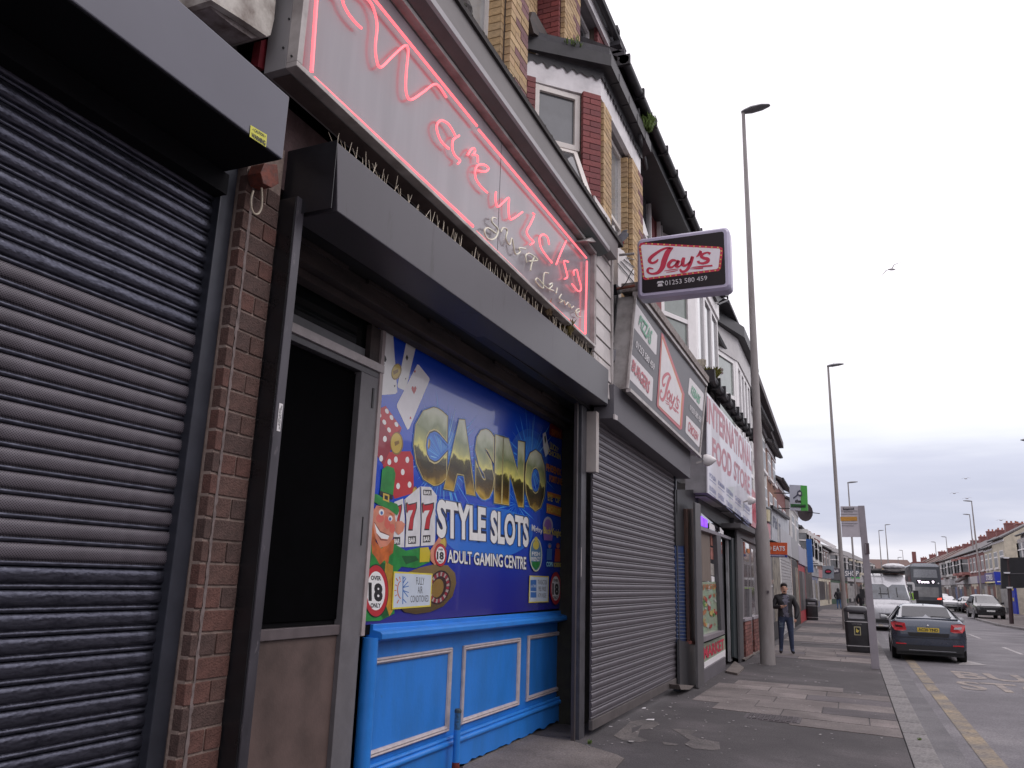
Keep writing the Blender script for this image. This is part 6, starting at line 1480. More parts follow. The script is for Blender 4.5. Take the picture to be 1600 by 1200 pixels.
def house(F, u0, u1, label, eave, wall, rise=1.9, depth=7, roof=None, sash='two', front=None, fas=None, fz=(3.0,3.75), chim=True, cat='building', group=None, back=.0, door=True, shopw=0.0, barge=False, bands=None, det=True, name='terrace_house'):
    o = F.p((u0+u1)/2, 0, 0)
    t = thing(name, label, cat, tuple(o), group)
    roof = roof or M_tile; w0 = -back
    c = MB(); F.box(c, u0+.01, u1-.01, w0-depth, w0, 0 if not back else fz[1]-.1, eave)
    c.build('wall', wall, t)
    if back:
        c = MB(); F.box(c, u0+.01, u1-.01, w0-.02, -.12, 0, fz[0]); c.build('shop_wall', M_greyd, t)
        c = MB(); F.box(c, u0+.01, u1-.01, w0, -.02, fz[1]-.02, fz[1]+.08); c.build('shop_roof', M_slate, t)
    e = .3; zr = eave+rise
    c = MB(); P = [(w0+e, eave-.08), (w0+e, eave+.06), (w0-depth/2, zr+.1), (w0-depth-e, eave+.06), (w0-depth-e, eave-.08), (w0-depth/2, zr-.04)]
    a_ = [F.p(u0-.02, w, z) for w, z in P]; b_ = [F.p(u1+.02, w, z) for w, z in P]
    c.add(a_+b_, [(i, (i+1) % 6, (i+1) % 6+6, i+6) for i in range(6)]+[(0,1,2,5),(5,2,3,4),(11,8,7,6),(10,9,8,11)]); rf = c.build('roof', roof, t)
    c = MB(); c.add([F.p(u0+.02, w0, eave), F.p(u0+.02, w0-depth, eave), F.p(u0+.02, w0-depth/2, zr), F.p(u1-.02, w0, eave), F.p(u1-.02, w0-depth, eave), F.p(u1-.02, w0-depth/2, zr)], [(0,1,2),(3,5,4)]); c.build('gable', wall, t)
    c = MB(); c.tube([F.p(u0, w0+e+.05, eave-.0), F.p(u1, w0+e+.05, eave-.0)], .07, 6); c.build('gutter', M_gut, t)
    if det:
        c = MB(); F.box(c, u0, u1, w0+.002, w0+.06, eave-.30, eave-.10); c.build('eaves_board', M_fasc, t)
    rf['_o'] = t['_o']
    if chim:
        hc = rnd.uniform(.45, .95); cw = rnd.uniform(.8, 1.7); ch = MB(); F.box(ch, u1-cw, u1-.05, w0-depth/2-.9, w0-depth/2+.5, zr-.5, zr+hc); k = ch.build('chimney', W_['red'] if chim is True else chim, rf)
        cp_ = MB(); F.box(cp_, u1-cw-.05, u1, w0-depth/2-.95, w0-depth/2+.55, zr+hc-.02, zr+hc+.08); cp_.build('chimney_cap', W_['redp'], rf)
        for i in range(3 if det else 2):
            p = F.p(u1-.48, w0-depth/2-.6+i*.42, zr+hc+.08); MB().lathe(p, [(.11,0),(.09,.22),(.11,.25)], 8).build('chimney_pot', M_pot, rf)
    L_ = u1-u0; zu0 = fz[1]+.55; zu1 = min(eave-.42, zu0+1.5)
    Fw_ = F
    def win(ua, ub, za, zb, w=0, gm=None, tr=(.66,), mu=()):
        fr = MB(); F.box(fr, ua, ub, w-.02, w+.05, za, zb); wf = fr.build('window', M_upvc, t); wf['_o'] = t['_o']
        cs_ = [0]+list(mu)+[1]; ts_ = [0]+list(tr)+[1]
        for i in range(len(cs_)-1):
            for j in range(len(ts_)-1):
                g_ = MB(); F.box(g_, ua+(ub-ua)*cs_[i]+.06, ua+(ub-ua)*cs_[i+1]-.06, w+.03, w+.056, za+(zb-za)*ts_[j]+.06, za+(zb-za)*ts_[j+1]-.06); g_.build('pane', gm or M_far, wf)
        s_ = MB(); F.box(s_, ua-.1, ub+.1, w-.0, w+.12, za-.14, za-.02); s_.build('sill', M_fasc, wf)
    if sash == 'two':
        win(u0+L_*.12, u0+L_*.40, zu0, zu1, w0); win(u0+L_*.60, u0+L_*.88, zu0, zu1, w0)
        if eave > 8: win(u0+L_*.12, u0+L_*.40, zu1+.7, min(eave-.4, zu1+2.1), w0); win(u0+L_*.60, u0+L_*.88, zu1+.7, min(eave-.4, zu1+2.1), w0)
    elif sash == 'bay':
        bx = MB(); ua, ub = u0+L_*.12, u0+L_*.72; d = .7
        pl_ = [(ua,w0),(ua+.5,w0+d),(ub-.5,w0+d),(ub,w0)]
        bx.prism([F.p(u, w, zu0-.3) for u, w in pl_], (0,0,.3)); bx.prism([F.p(u, w, zu1) for u, w in pl_], (0,0,.28)); bx.build('bay', wall if wall is not W_['red'] else M_fasc, t)
        gb = MB(); gb.prism([F.p(u, w-.03, zu0) for u, w in pl_], (0,0,zu1-zu0)); gw = gb.build('window', M_far, t); gw['_o'] = t['_o']
        mb_ = MB()
        for i in range(3):
            a2, b2 = pl_[i], pl_[i+1]
            for kk in ((0,), (1,), (.5,))[:3] if i == 1 else ((0,), (1,)):
                s_ = kk[0]; q_ = (a2[0]+(b2[0]-a2[0])*s_, a2[1]+(b2[1]-a2[1])*s_); pp2 = F.p(q_[0], q_[1], 0); mb_.box(pp2.x-.06, pp2.x+.06, pp2.y-.06, pp2.y+.06, zu0, zu1)
            mb_.bar(F.p(a2[0], a2[1]+.01, zu0+(zu1-zu0)*.64), F.p(b2[0], b2[1]+.01, zu0+(zu1-zu0)*.64), .08, .08)
        mb_.build('frame', M_upvc, gw)
        win(u0+L_*.80, u0+L_*.96, zu0, zu1, w0)
    if fas:
        c = MB(); F.box(c, u0+.05, u1-.05, -.02, .12, fz[0], fz[1]); c.build('fascia_board', fas, t)
    # ground floor
    zt2 = fz[0]-.05; st = front or 'glass'
    if st == 'glass':
        s_ = MB(); F.box(s_, u0+.15, u1-.15, -.02, .04, .02, zt2); s_.build('shop_front', prn.choice([M_greyd, W_['white'], W_['cream'], W_['brown'], M_black, M_greyd]) if not bands else bands, t)
        n_ = 3; wd_ = (L_-.5)/n_
        for i in range(n_):
            g_ = MB(); F.box(g_, u0+.25+i*wd_+.05, u0+.25+(i+1)*wd_-.05, .03, .052, .55 if i != 1 else .1, zt2-.25-.3*(i == 1)); g_.build('shop_pane', prn.choice(FPN), t)
    elif st == 'shutter':
        s_ = MB(); F.box(s_, u0+.15, u1-.15, -.02, .03, .02, zt2); sh_ = s_.build('shutter', mat('pale_shutter', (.40,.39,.40), .5, metal=.2), t)
        zz_ = .1; s_ = MB()
        while zz_ < zt2-.1: F.box(s_, u0+.2, u1-.2, .028, .048, zz_, zz_+.07); zz_ += .12
        s_.build('shutter_slats', mat('pale_shutter', (.4,.39,.4)), t, stuff=True)
    elif st == 'dark':
        s_ = MB(); F.box(s_, u0+.15, u1-.15, -.02, .04, .02, zt2); s_.build('shop_front', bands or M_black, t)
        for i in range(2):
            g_ = MB(); F.box(g_, u0+.3+i*(L_-.5)/2, u0+.2+(i+1)*(L_-.5)/2, .03, .055, .6, zt2-.3); g_.build('shop_pane', prn.choice(FPN), t)
    for k_ in ((.0, 1.0) if st != 'none' else ()):
        c = MB(); F.box(c, u0+k_*(L_-.22), u0+.22+k_*(L_-.22), -.02, .06, 0, fz[1]); c.build('pilaster', bands or wall, t)
    return t
FL = Face((-2.45, 0), (-2.45, 1))
GB = 'shops and houses along the left pavement'
fm1 = lambda n, c: mat('fascia_'+n, c, .45, var=.08, vs=3)
house(FL, 20.2, 25.0, 'plain grey upper storeys above the faded pink sign by the lamp post', 8.6, W_['grey'], back=.95, fz=(3.5,4.3), fas=None, front='none', chim=False, group=GB)
house(FL, 25.0, 31.5, 'tall pale terrace with heavy dark eaves above the pale grey shop sign', 8.9, W_['white'], back=.9, fz=(3.2,4.2), fas=None, front='dark', group=GB, chim=False)
house(FL, 31.5, 37.5, 'pale rendered shop with a slatted white shutter behind the standing man', 8.7, W_['white'], back=.8, fz=(3.0,3.9), fas=fm1('pale', (.40,.40,.43)), front='shutter', group=GB, chim=False)
house(FL, 37.5, 42.5, 'narrow red and orange brick house with dark doorway past the white shutter', 8.2, W_['tan'], back=.8, fz=(3.0,3.9), fas=fm1('grey', (.30,.30,.32)), front='dark', group=GB, chim=False)
house(FL, 42.5, 48.5, 'red brick house with stone dressed windows and a bright red shop door', 7.1, W_['red'], back=.8, fz=(2.9,3.8), fas=fm1('lilac', (.34,.33,.40)), front='dark', group=GB, bands=mat('red_shopfront', (.35,.03,.04), .5), chim=False)
house(FL, 48.5, 57, 'white painted shop with a blue edged fascia before the open corner', 6.6, W_['white'], back=.6, fz=(2.9,3.9), fas=fm1('white', (.46,.44,.46)), front='dark', group=GB, bands=mat('brown_shopfront', (.09,.055,.05), .6))
c = thing('blue_banner', 'narrow vertical blue banner on the white fascia of the far left shops', 'banner', (-2.2, 50, 3)); MB().box(-2.30, -2.0, 50, 50.4, 2.6, 4.5).build('panel', fm1('blue', (.03,.13,.42)), c)
# cornice blocks on the tall pale terrace
cc = thing('stone_cornice', 'deep dark moulded cornice jutting over the tall pale terrace beyond the lamp post', 'cornice', (-2.8, 30, 9))
c0_, c1_ = ax(1178,562,-2.75), ax(1224,692,-2.75)
for k_, (dx, dz, h) in enumerate(((0,0,.28),(-.22,-.30,.28),(-.42,-.60,.28))):
    MB().prism([(-2.75+dx,c0_.y,c0_.z+dz),(-2.75+dx,c1_.y,c1_.z+dz),(-2.75+dx,c1_.y,c1_.z+dz-h),(-2.75+dx,c0_.y,c0_.z+dz-h)], (-.9,0,0)).build('moulding', mat('cornice_stone_dark', (.10,.085,.09), .8, var=.3, vs=8), cc)
# far left terrace, bending with the road
PL = [(-3.4,60.5),(-3.35,74),(-3.1,87),(-2.3,101),(-.6,118),(1.4,134),(3.4,149)]
sp3 = [('white gable fronted house over a purple shop, first of the far left row', W_['white'], 'bay', fm1('violet', (.13,.09,.20)), mat('indigo_shopfront', (.045,.06,.16), .6), True, 6.0),
       ('white twin bay house above a grey lettered sign, far left row', W_['white'], 'bay', fm1('grey', (.30,.30,.32)), mat('blue_grey_shopfront', (.15,.16,.24), .6), True, 6.0),
       ('brown brick house with a big plain chimney stack behind the bus stop flag', W_['brown'], 'two', fm1('pink', (.42,.20,.20)), W_['cream'], True, 6.1),
       ('grey rendered house with a black and green shop front past the bus stop', W_['grey'], 'bay', fm1('black', (.05,.05,.06)), mat('green_trim_shop', (.03,.07,.04), .6), True, 6.0),
       ('cream house with white bays low behind the parked van', W_['cream'], 'bay', fm1('white', (.46,.44,.46)), None, False, 5.9),
       ('last pale bay windowed house of the left row where the road bends', W_['white'], 'bay', fm1('pale', (.40,.40,.43)), None, False, 5.9)]
sp4 = ['second white house of the far left row, beside the gable fronted one', 'white bay house with a grey badge sign, left of the brown brick one',
       'brown brick house with pink fascia, nearer the van than its twin with the stack', 'grey rendered house next to the green trimmed shop, van side', 'cream bay house just left of the pale last houses', 'very last pale house of the left row, touching the civic building']
for i, (lab, wm, ss, fa, bd_, ch_, ev) in enumerate(sp3):
    Fh = Face(PL[i], PL[i+1]); house(Fh, 0, Fh.L/2, lab, ev, wm, sash=ss, fas=fa, bands=bd_, chim=ch_, group=GB, front='dark' if i < 4 else 'glass', fz=(2.8,3.6), det=i < 3, barge=i == 0)
    house(Fh, Fh.L/2, Fh.L, sp4[i], ev, wm, sash=ss, fas=fa, bands=bd_, chim=ch_, group=GB, front='glass', fz=(2.8,3.6), det=i < 3)
# white barge board on the first far gable
b = thing('barge_board', 'sloping white barge board on the first gable of the far left row', 'barge board', (-3.3, 61, 6.5))
a_, b_ = ay(1262,832,60.4), ay(1306,856,60.4)
MB().bar(a_, b_, .22, .12, up=(0,1,0)).build('board', M_upvc, b)
# small signs hanging on the far row
for (x0, y0, x1, y1, Y, c1, lab, txt) in ((1285,884,1303,904,72,(.26,.29,.33),'grey projecting sign with dark oval badge in the far left row',None), (1302,888,1312,896,80,(.05,.04,.06),'small black lettered projecting sign in the far left row','BAR'), (1319,890,1343,902,90,(.10,.11,.14),'dark fascia sign with white marks over the green shop','SHOP'), (1330,902,1344,904,89,(.08,.42,.10),'thin bright green strip below the dark fascia sign',None)):
    q = yq([(x0,y0),(x1,y0),(x1,y1),(x0,y1)], Y); t = thing('hanging_sign', lab, 'shop sign', tuple(q[0])); MB().prism(q, (0,.2,0)).build('panel', mat('hang_%s' % lab[:9], c1, .5), t)
    if txt: mb = MB(); text_on(mb, txt, yq([(x0+1.5,y1-2),(x1-1.5,y1-2),(x1-1.5,y0+2),(x0+1.5,y0+2)], Y-.02), bold=.02); mb.build('lettering', M_jw, t)
    elif y1-y0 > 10:
        MB().prism(yq(ellipse((x0+x1)/2,(y0+y1)/2-1,5.5,4,16), Y-.02), (0,-.01,0)).build('oval_badge', M_black, t); MB().prism(yq(ellipse((x0+x1)/2,(y0+y1)/2-1,4,1.6,16), Y-.04), (0,-.01,0)).build('oval_mark', M_jr, t)
# end building closing the street
eb = thing('end_building', 'orange brick civic building with a stone pediment closing the street', 'building', (6, 172, 0))
Fe = Face((2.6,170),(11.2,170), flip=False); 
MB().box(2.8, 11.2, 170, 182, 0, 5.4).build('wall', W_['tan'], eb)
MB().prism([(2.4,169.6,5.4),(11.6,169.6,5.4),(10.2,173,7.6),(3.6,173,7.6)], (0,8,0)).build('roof', M_tiler, eb)
MB().prism([(4.6,169.5,5.3),(8.0,169.5,5.3),(6.3,169.5,6.7)], (0,.6,0)).build('pediment', W_['yellow'], eb)
MB().prism(ellipse(6.3, 0, .3, .3, 14) and [(6.3+.3*math.cos(t),169.45,5.85+.3*math.sin(t)) for t in [2*math.pi*i/14 for i in range(14)]], (0,.1,0)).build('round_window', M_wglass, eb)
MB().box(2.7, 11.3, 169.8, 170, 4.9, 5.25).build('stone_band', W_['yellow'], eb)
for x in (4.2,5.6,7.0,8.4,9.8):
    wf = MB().box(x-.42, x+.42, 169.85, 170, 2.2, 4.3).build('window', W_['yellow'], eb); wf['_o'] = eb['_o']; MB().box(x-.25, x+.25, 169.82, 169.849, 2.5, 4.0).build('pane', M_wglass2, wf)
rt = thing('red_gable_building', 'tall narrow red brick gable with chimney right of the orange civic building', 'building', (12, 180, 0))
MB().box(11.3, 13.6, 176, 190, 0, 7.4).build('wall', W_['red'], rt); MB().box(11.3, 12.0, 176, 177, 7.4, 9.3).build('chimney', W_['red'], rt); MB().prism([(13.6,176,7.4),(15,176,5.4),(15,176,0),(13.6,176,0)], (0,10,0)).build('side_wing', W_['red'], rt)

# ============================================================ RIGHT-HAND TERRACE
GR = 'houses and shops along the right side of the street'
FR = Face((13, 0), (13, 1), flip=True)
spec = [(84.5, 91.5, 'cream corner house with wide eaves behind the black roadside board', 6.7, W_['cream'], 'two', fm1('navy', (.04,.05,.16)), 2.0, False),
        (91.5, 97, 'cream and white house with a bright blue sign, second in the right row', 6.2, W_['cream'], 'two', fm1('white', (.46,.44,.46)), 2.0, True),
        (97, 103, 'red brick house with pale window surrounds and purple shop sign, right row', 6.3, W_['red'], 'two', fm1('violet', (.13,.09,.20)), 2.1, True),
        (103, 109, 'red brick house with a white shop front near the parked dark car, right row', 6.3, W_['red'], 'two', fm1('white', (.46,.44,.46)), 2.1, True),
        (109, 116, 'buff brick house with bay window and brown canopy, right row', 6.3, W_['redp'], 'bay', fm1('grey', (.30,.30,.32)), 2.1, True),
        (116, 123, 'pink brick bay house in the middle of the right row', 6.3, W_['redp'], 'bay', fm1('white', (.46,.44,.46)), 2.1, True),
        (123, 131, 'white bay fronted house in the middle of the right row', 6.3, W_['white'], 'bay', fm1('grey', (.30,.30,.32)), 2.1, True),
        (131, 140, 'grey bay fronted house further along the right row', 6.3, W_['grey'], 'bay', fm1('white', (.46,.44,.46)), 2.1, True),
        (140, 150, 'red brick house beside the bus roof, right row', 6.4, W_['red'], 'two', fm1('pale', (.40,.40,.43)), 2.1, True),
        (150, 162, 'pale house just above the bus roof, right row', 6.5, W_['cream'], 'two', fm1('grey', (.30,.30,.32)), 2.1, True),
        (178, 198, 'pale end house peeping over the bus roof, right row', 6.8, W_['cream'], 'two', fm1('grey', (.3,.3,.32)), 2.0, True), (198, 222, 'grey end house farthest along the right row', 7.0, W_['grey'], 'two', fm1('grey', (.3,.3,.32)), 2.0, True),
        (162, 178, 'cream house visible behind the bus, right row', 6.6, W_['cream'], 'two', fm1('white', (.46,.44,.46)), 2.0, True)]
for (ua, ub, lab, ev, wm, ss, fa, rs, ch_) in spec:
    house(FR, ua, ub, lab, ev, wm, rise=rs, sash=ss, fas=fa, chim=ch_, group=GR, front='glass', fz=(2.8,3.6), roof=M_tile if ua < 130 else M_tiler, det=ua < 125)
# nearer right-hand houses (seen from a step aside and mirrored in the shop glass)
nl = ['red', 'cream', 'redp', 'white', 'red', 'grey']
adj = ['broad red brick', 'plain cream', 'pink brick', 'white rendered', 'plain red brick', 'grey rendered']
u = -14.0; i = 0
nlab = ['red brick house opposite the camera, farthest back down the right side', 'cream bay house two doors behind the camera on the right side', 'pink brick house level with the camera across the road', 'white bay house across the road from the big dark shutter', 'red brick house across the road from the casino window', 'grey bay house across the road from the grey shutter', 'red brick house across the road from the food store',
        'cream bay house across the road from the thick lamp post', 'pink brick house across the road from the litter bin', 'white bay house across the road from the silver van', 'red brick house across the road from the slim lamp post', 'grey bay house one door nearer than the cream corner house side', 'narrow red brick house touching the cream corner house', 'narrow cream house touching the corner house']
while u < 84:
    k = i % 6
    house(FR, u, u+7.5, nlab[i], 6.4, W_[nl[k]], sash='bay' if i % 2 else 'two', fas=fm1(('white','navy','grey')[i % 3], (.4,.4,.4)), group=GR, fz=(2.8,3.6), det=False)
    u += 7.56 if u < 68 else 8.0; i += 1
    if u+7.5 > 84.5: break
q = [ax(1553,892,12.4), ax(1553,913,12.4)]; t = thing('blue_projecting_sign', 'bright blue rectangular projecting sign with a white line on the right row', 'projecting sign', (12, 88, 3))
pb = yq([(1553,893),(1567,894),(1569,914),(1556,913)], 84.0); MB().prism(pb, (0,.3,0)).build('panel', fm1('royal', (.02,.04,.38)), t); MB().prism(yq([(1558,908),(1567,908),(1567,909.5),(1558,909.5)], 83.97), (0,-.01,0)).build('white_line', M_jw, t)
t = thing('purple_shop_sign', 'purple fascia sign with pale lettering and a yellow edge on the right row', 'shop sign', (12.8, 92, 3.2))
pb = [(12.82, y, z) for y, z in ((90.0,2.9),(96.5,2.9),(96.5,3.75),(90.0,3.75))]; MB().prism(pb, (-.06,0,0)).build('panel', fm1('purple', (.06,.045,.22)), t); MB().box(12.74,12.76,90,96.5,2.78,2.9).build('yellow_edge', M_yl, t)
mb = MB(); text_on(mb, 'STORES', [(12.75,95.6,3.05),(12.75,91.5,3.05),(12.75,91.5,3.6),(12.75,95.6,3.6)], bold=.03); mb.build('lettering', M_jw, t)
t = thing('shop_canopy', 'dark brown curved shop canopy with yellow sign on the right row', 'canopy', (12.6, 112, 3))
MB().prism([(12.9,110.5,3.5),(11.9,111.2,2.9),(11.9,114.6,2.9),(12.9,115.3,3.5)], (0,0,.25)).build('canopy', mat('canopy_brown', (.05,.03,.03), .7, var=.3), t); MB().box(12.7,12.9,111.5,113.5,3.9,4.3).build('yellow_sign', M_yl, t)
# black roadside sign board on a brown post
bs_ = thing('black_sign_board', 'large black sign board with small white lamps on a brown kerbside post', 'sign board', (9.0, 57.3, 0))
Yb = 57.3
MB().prism(yq([(1563.5,872),(1612,870),(1614,918),(1565,920)], Yb), (0,.25,0)).build('board', mat('board_black', (.012,.012,.016), .45, var=.3, vs=2), bs_)
MB().prism(yq([(1567,896),(1612,895),(1612,896.5),(1567,897.5)], Yb-.02), (0,-.02,0)).build('board_joint', M_greyd, bs_)
for (x, y) in ((1572,871.5),(1573,895),(1577,918)): MB().prism(yq([(x-5,y-1),(x+5,y-1),(x+4,y+1.2),(x-4,y+1.2)], Yb-.1), (0,-.15,0)).build('lamp', mat('lamp_white', (.75,.75,.78), .4), bs_)
pf = az(1587,976,0); pt_ = ay(1580,918,Yb); MB().tube([(pf.x,Yb+.1,0),(pt_.x,Yb+.1,3.9)], .12, 10).build('post', mat('post_brown', (.045,.025,.028), .5), bs_)
t = thing('blue_doorway', 'blue shop doorway with yellow and white notices behind the brown post', 'doorway', (12.9, 80, 0))
MB().box(12.80,12.98,81.0,83.5,.1,2.7).build('doors', fm1('royal', (.02,.04,.38)), t)
for (y, z, c_) in ((81.6,2.2,M_yl),(82.6,1.6,M_jw),(81.8,1.3,M_yl),(82.8,2.3,M_jw)): MB().box(12.77,12.798,y-.25,y+.25,z-.15,z+.15).build('notice', c_, t)
# ============================================================ LAMP POSTS
M_pole = mat('lamp_post_grey', (.27,.25,.245), .55, var=.12, vs=3, col2=(.20,.175,.17), streak=(1,1,.25)); M_head = mat('lamp_head', (.16,.16,.17), .4, var=.1)
def lamp(x, y, z0, h, rb, rt, lab, head=1, hl=.75, rot=0, base=False, detail=True):
    t = thing('street_lamp', lab, 'street lamp', (x, y, z0), 'street lamps along the road')
    prof = [(rb*1.02,0),(rb,.1)]+([(rb*.97,2.9),(rb*.72,3.15)] if base else [(rb*.9,1.5),(rb*.75,1.7)])+[(rt*1.7,h*.6),(rt,h)]
    MB().lathe((x,y,z0), prof, 18 if detail else 10).build('post', M_pole, t, smooth=True)
    c = MB(); a0 = Vector((x-.05*head, y, z0+h-.02)); rings = []
    for s, w, hh in ((0,.05,.05),(.12,.10,.07),(.35,.16,.085),(.7,.15,.07),(.95,.07,.04),(1.0,.01,.01)):
        p = a0+Vector((head*hl*s*math.cos(rot), hl*s*math.sin(rot), .06*s)); rings.append([(p.x, p.y+w*math.cos(k), p.z+hh*math.sin(k)*(1 if math.sin(k) > 0 else .55)) for k in [2*math.pi*i/10 for i in range(10)]])
    c.loft(rings); c.build('lamp_head', M_head, t, smooth=True)
    return t
L1 = az(1200,1038,ground(-1.8,20))
l1 = lamp(L1.x, L1.y, .0, 14.02-.0, .165, .045, 'thick grey lamp post on the pavement right beside the food store', base=True)
# sticker marks and a small plate on the thick post
for (x, y, w, h, m_) in ((1200,925,.05,.06,mat('sticker_scuff', (.10,.08,.09), .7)),(1207,909,.035,.09,mat('sticker_peach', (.42,.33,.29), .6)),(1206,916,.03,.03,M_jw)):
    p = ay(x, y, L1.y-.165); MB().box(p.x-w/2, p.x+w/2, L1.y-.176, L1.y-.150, p.z-h/2, p.z+h/2).build('sticker', m_, l1)
lamp(-.36, 38.75, 0, 11.9, .125, .045, 'tall slim lamp post behind the bus stop flag', detail=True)
lamp(.24, 65.2, 0, 9.6, .09, .04, 'shorter lamp post seen just inside the bus stop frame', detail=False)
for i, (px, py, D, lab, hd) in enumerate(((1373,829,115,'distant thin lamp post left of the pair over the civic building',1), (1383,820,112,'distant thin lamp post right of the pair over the civic building',1), (1518,783,74,'tallest lamp post on the right side of the street',-1), (1515,804,92,'lamp post just behind the tallest one on the right side',-1), (1478,839,125,'small far lamp post right of the bus',-1), (1461,847,140,'smallest far lamp post above the bus',-1), (1410,860,165,'tiny lamp post beside the red gable chimney',-1), (1403,871,150,'tiny lamp post in front of the civic building roof',1))):
    p = CAM+ray(px, py)*D; lamp(p.x, p.y, 0, p.z, .10, .045, lab, head=hd, detail=False)
# ============================================================ BUS STOP
yb = 20.3
bs = thing('bus_stop', 'pale grey bus stop flag with an orange band on a flat pole at the kerb', 'bus stop', (.38, yb, 0))
M_bs = mat('bus_stop_grey', (.52,.49,.53), .45, var=.05); M_bsd = mat('bus_stop_pole', (.30,.275,.305), .5, var=.08, vs=4)
pl0, pl1 = ay(1360,1046,yb), ay(1377,1046,yb); pt0, pt1 = ay(1341,790,yb), ay(1350.5,790,yb)
w = .10; zt = pt0.z; xm = (pl0.x+pl1.x)/2; xt = (pt0.x+pt1.x)/2
MB().prism([(xm-.085,yb,0),(xm+.085,yb,0),(xt+.068,yb,zt),(xt-.068,yb,zt)], (0,.06,0)).build('pole', M_bsd, bs, bevel=.006)
def by(p, Y=yb-.0): return [ay(x, y, Y) for x, y in p]
def B(p): return crop(1200,760,8,p)
MB().prism(by(B([(905,248),(1150,248),(1180,632),(925,632)]), yb+.02), (0,.035,0)).build('flag_panel', M_bs, bs)
MB().prism(by(B([(905,380),(1112,378),(1116,430),(908,432)]), yb+.012), (0,-.003,0)).build('orange_band', mat('band_orange', (.55,.27,.04), .5), bs)
mb = MB(); mb.prism(by(B([(935,262),(1075,260),(1077,290),(1030,288),(1000,296),(937,292)]), yb+.012), (0,-.003,0)); mb.build('route_badge', mat('badge_black', (.04,.03,.045), .4), bs)
mb = MB(); mb.prism(by(B([(945,268),(1068,266),(1068,272),(945,274)]), yb+.006), (0,-.002,0)); mb.build('badge_line', M_jw, bs)
mb = MB(); text_on(mb, 'Bus Stop', by(B([(955,332),(1060,331),(1060,312),(955,313)]), yb+.010), bold=.0); mb.build('lettering', M_gdk if 'M_gdk' in globals() else M_greyd, bs)
for y0_, x0_, x1_ in ((305,905,1118),(345,905,1118),(462,915,1120),(490,918,1075)): MB().prism(by(B([(x0_,y0_),(x1_,y0_),(x1_,y0_+4),(x0_,y0_+4)]), yb+.012), (0,-.003,0)).build('printed_rule', M_greyd, bs)
MB().prism(by(B([(905,632),(915,632),(1210,1180),(1200,1180)])[:0] or B([(918,632),(928,632),(935,1000),(925,1000)])[:4], yb+.03), (0,.01,0)) 
tb = thing('timetable_case', 'small dark case fixed high on the right edge of the bus stop pole', 'sign case', (.3, yb+.1, 2.9)); MB().prism(by(B([(1208,712),(1262,708),(1272,845),(1215,848)]), yb-.02), (0,.10,0)).build('case', mat('case_dark', (.075,.05,.06), .5), tb)
MB().prism(by(B([(1212,722),(1225,720),(1228,840),(1218,840)]), yb-.022), (0,-.01,0)).build('case_edge', M_bsd, tb)
# ============================================================ LITTER BINS
M_bin = mat('bin_black', (.022,.021,.025), .38, var=.3, vs=4, coat=.15); M_rim = mat('bin_silver_line', (.50,.49,.50), .4)
def litter_bin(x, y, s, lab, plate=True, rot=0.0, square=True):
    t = thing('litter_bin', lab, 'litter bin', (x, y, 0), 'black litter bins on the left pavement')
    w = .33*s; h = 1.26*s
    def sec(hw, z, r=.10): return [(x+px_, y+py_, z) for px_, py_, _ in [(a, b, 0) for a, _, b in rrect(-hw, hw, -hw*.85, hw*.85, min(r*s, hw*.5), 0, 4)]]
    MB().loft([sec(w*.93,.02), sec(w*.97,.12*s), sec(w,.80*s), sec(w,.84*s)]).build('body', M_bin, t, smooth=True)
    MB().loft([sec(w*.99,.175*s), sec(w*.995,.195*s)]).build('lower_band', M_rim, t); MB().loft([sec(w*1.015,.835*s), sec(w*1.015,.86*s)]).build('upper_band', M_rim, t)
    # hood: corner posts and rounded top with an open slot each side
    MB().loft([sec(w*.9,.86*s), sec(w*.9,.93*s)]).build('slot_sill', M_bin, t)
    mb = MB()
    for sx in (-1, 1):
        for sy in (-1, 1): mb.box(x+sx*w*.98, x+sx*w*.68, y+sy*w*.84, y+sy*w*.58, .85*s, 1.14*s)
    mb.box(x-w*.6, x+w*.6, y-w*.15, y+w*.15, .93*s, 1.10*s)
    mb.build('hood_posts', M_bin, t)
    MB().loft([sec(w*1.0,1.10*s), sec(w*1.03,1.14*s), sec(w*1.0,1.20*s), sec(w*.85,1.255*s), sec(w*.5,1.28*s)]).build('hood', mat('bin_hood', (.035,.033,.04), .3, coat=.3), t, smooth=True)
    MB().box(x-w*.62, x+w*.62, y-w*.60, y-w*.56, .93*s, 1.06*s).build('white_liner', mat('bin_liner', (.45,.45,.47), .6), t)
    if plate:
        yf = y-w*.85; MB().box(x-.085, x+.085, yf-.012, yf+.03, .47, .70).build('notice_plate', mat('plate_cream', (.50,.46,.28), .5), t)
        MB().box(x-.065, x+.065, yf-.016, yf-.0125, .49, .68).build('notice_panel', M_black, t); MB().prism([(x-.04,yf-.0165,.56),(x+.0,yf-.0165,.53),(x+.05,yf-.0165,.60),(x+.01,yf-.0165,.61),(x-.03,yf-.0165,.66)], (0,-.003,0)).build('yellow_pictogram', M_yl, t)
        mb = MB(); text_on(mb, 'LITTER', [(x-.13,yf-.008,.755),(x+.13,yf-.008,.755),(x+.13,yf-.008,.785),(x-.13,yf-.008,.785)], bold=.02); mb.build('lettering', mat('bin_grey_letter', (.20,.19,.20), .5), t)
    return t
pb = az(1341,1020,0); litter_bin(pb.x+.02, pb.y+.25, .98, 'large black litter bin with a yellow pictogram behind the bus stop pole')
pb = az(1271,970,0); litter_bin(-2.1, 48, .92, 'smaller black litter bin against the red shop front further along', plate=False)
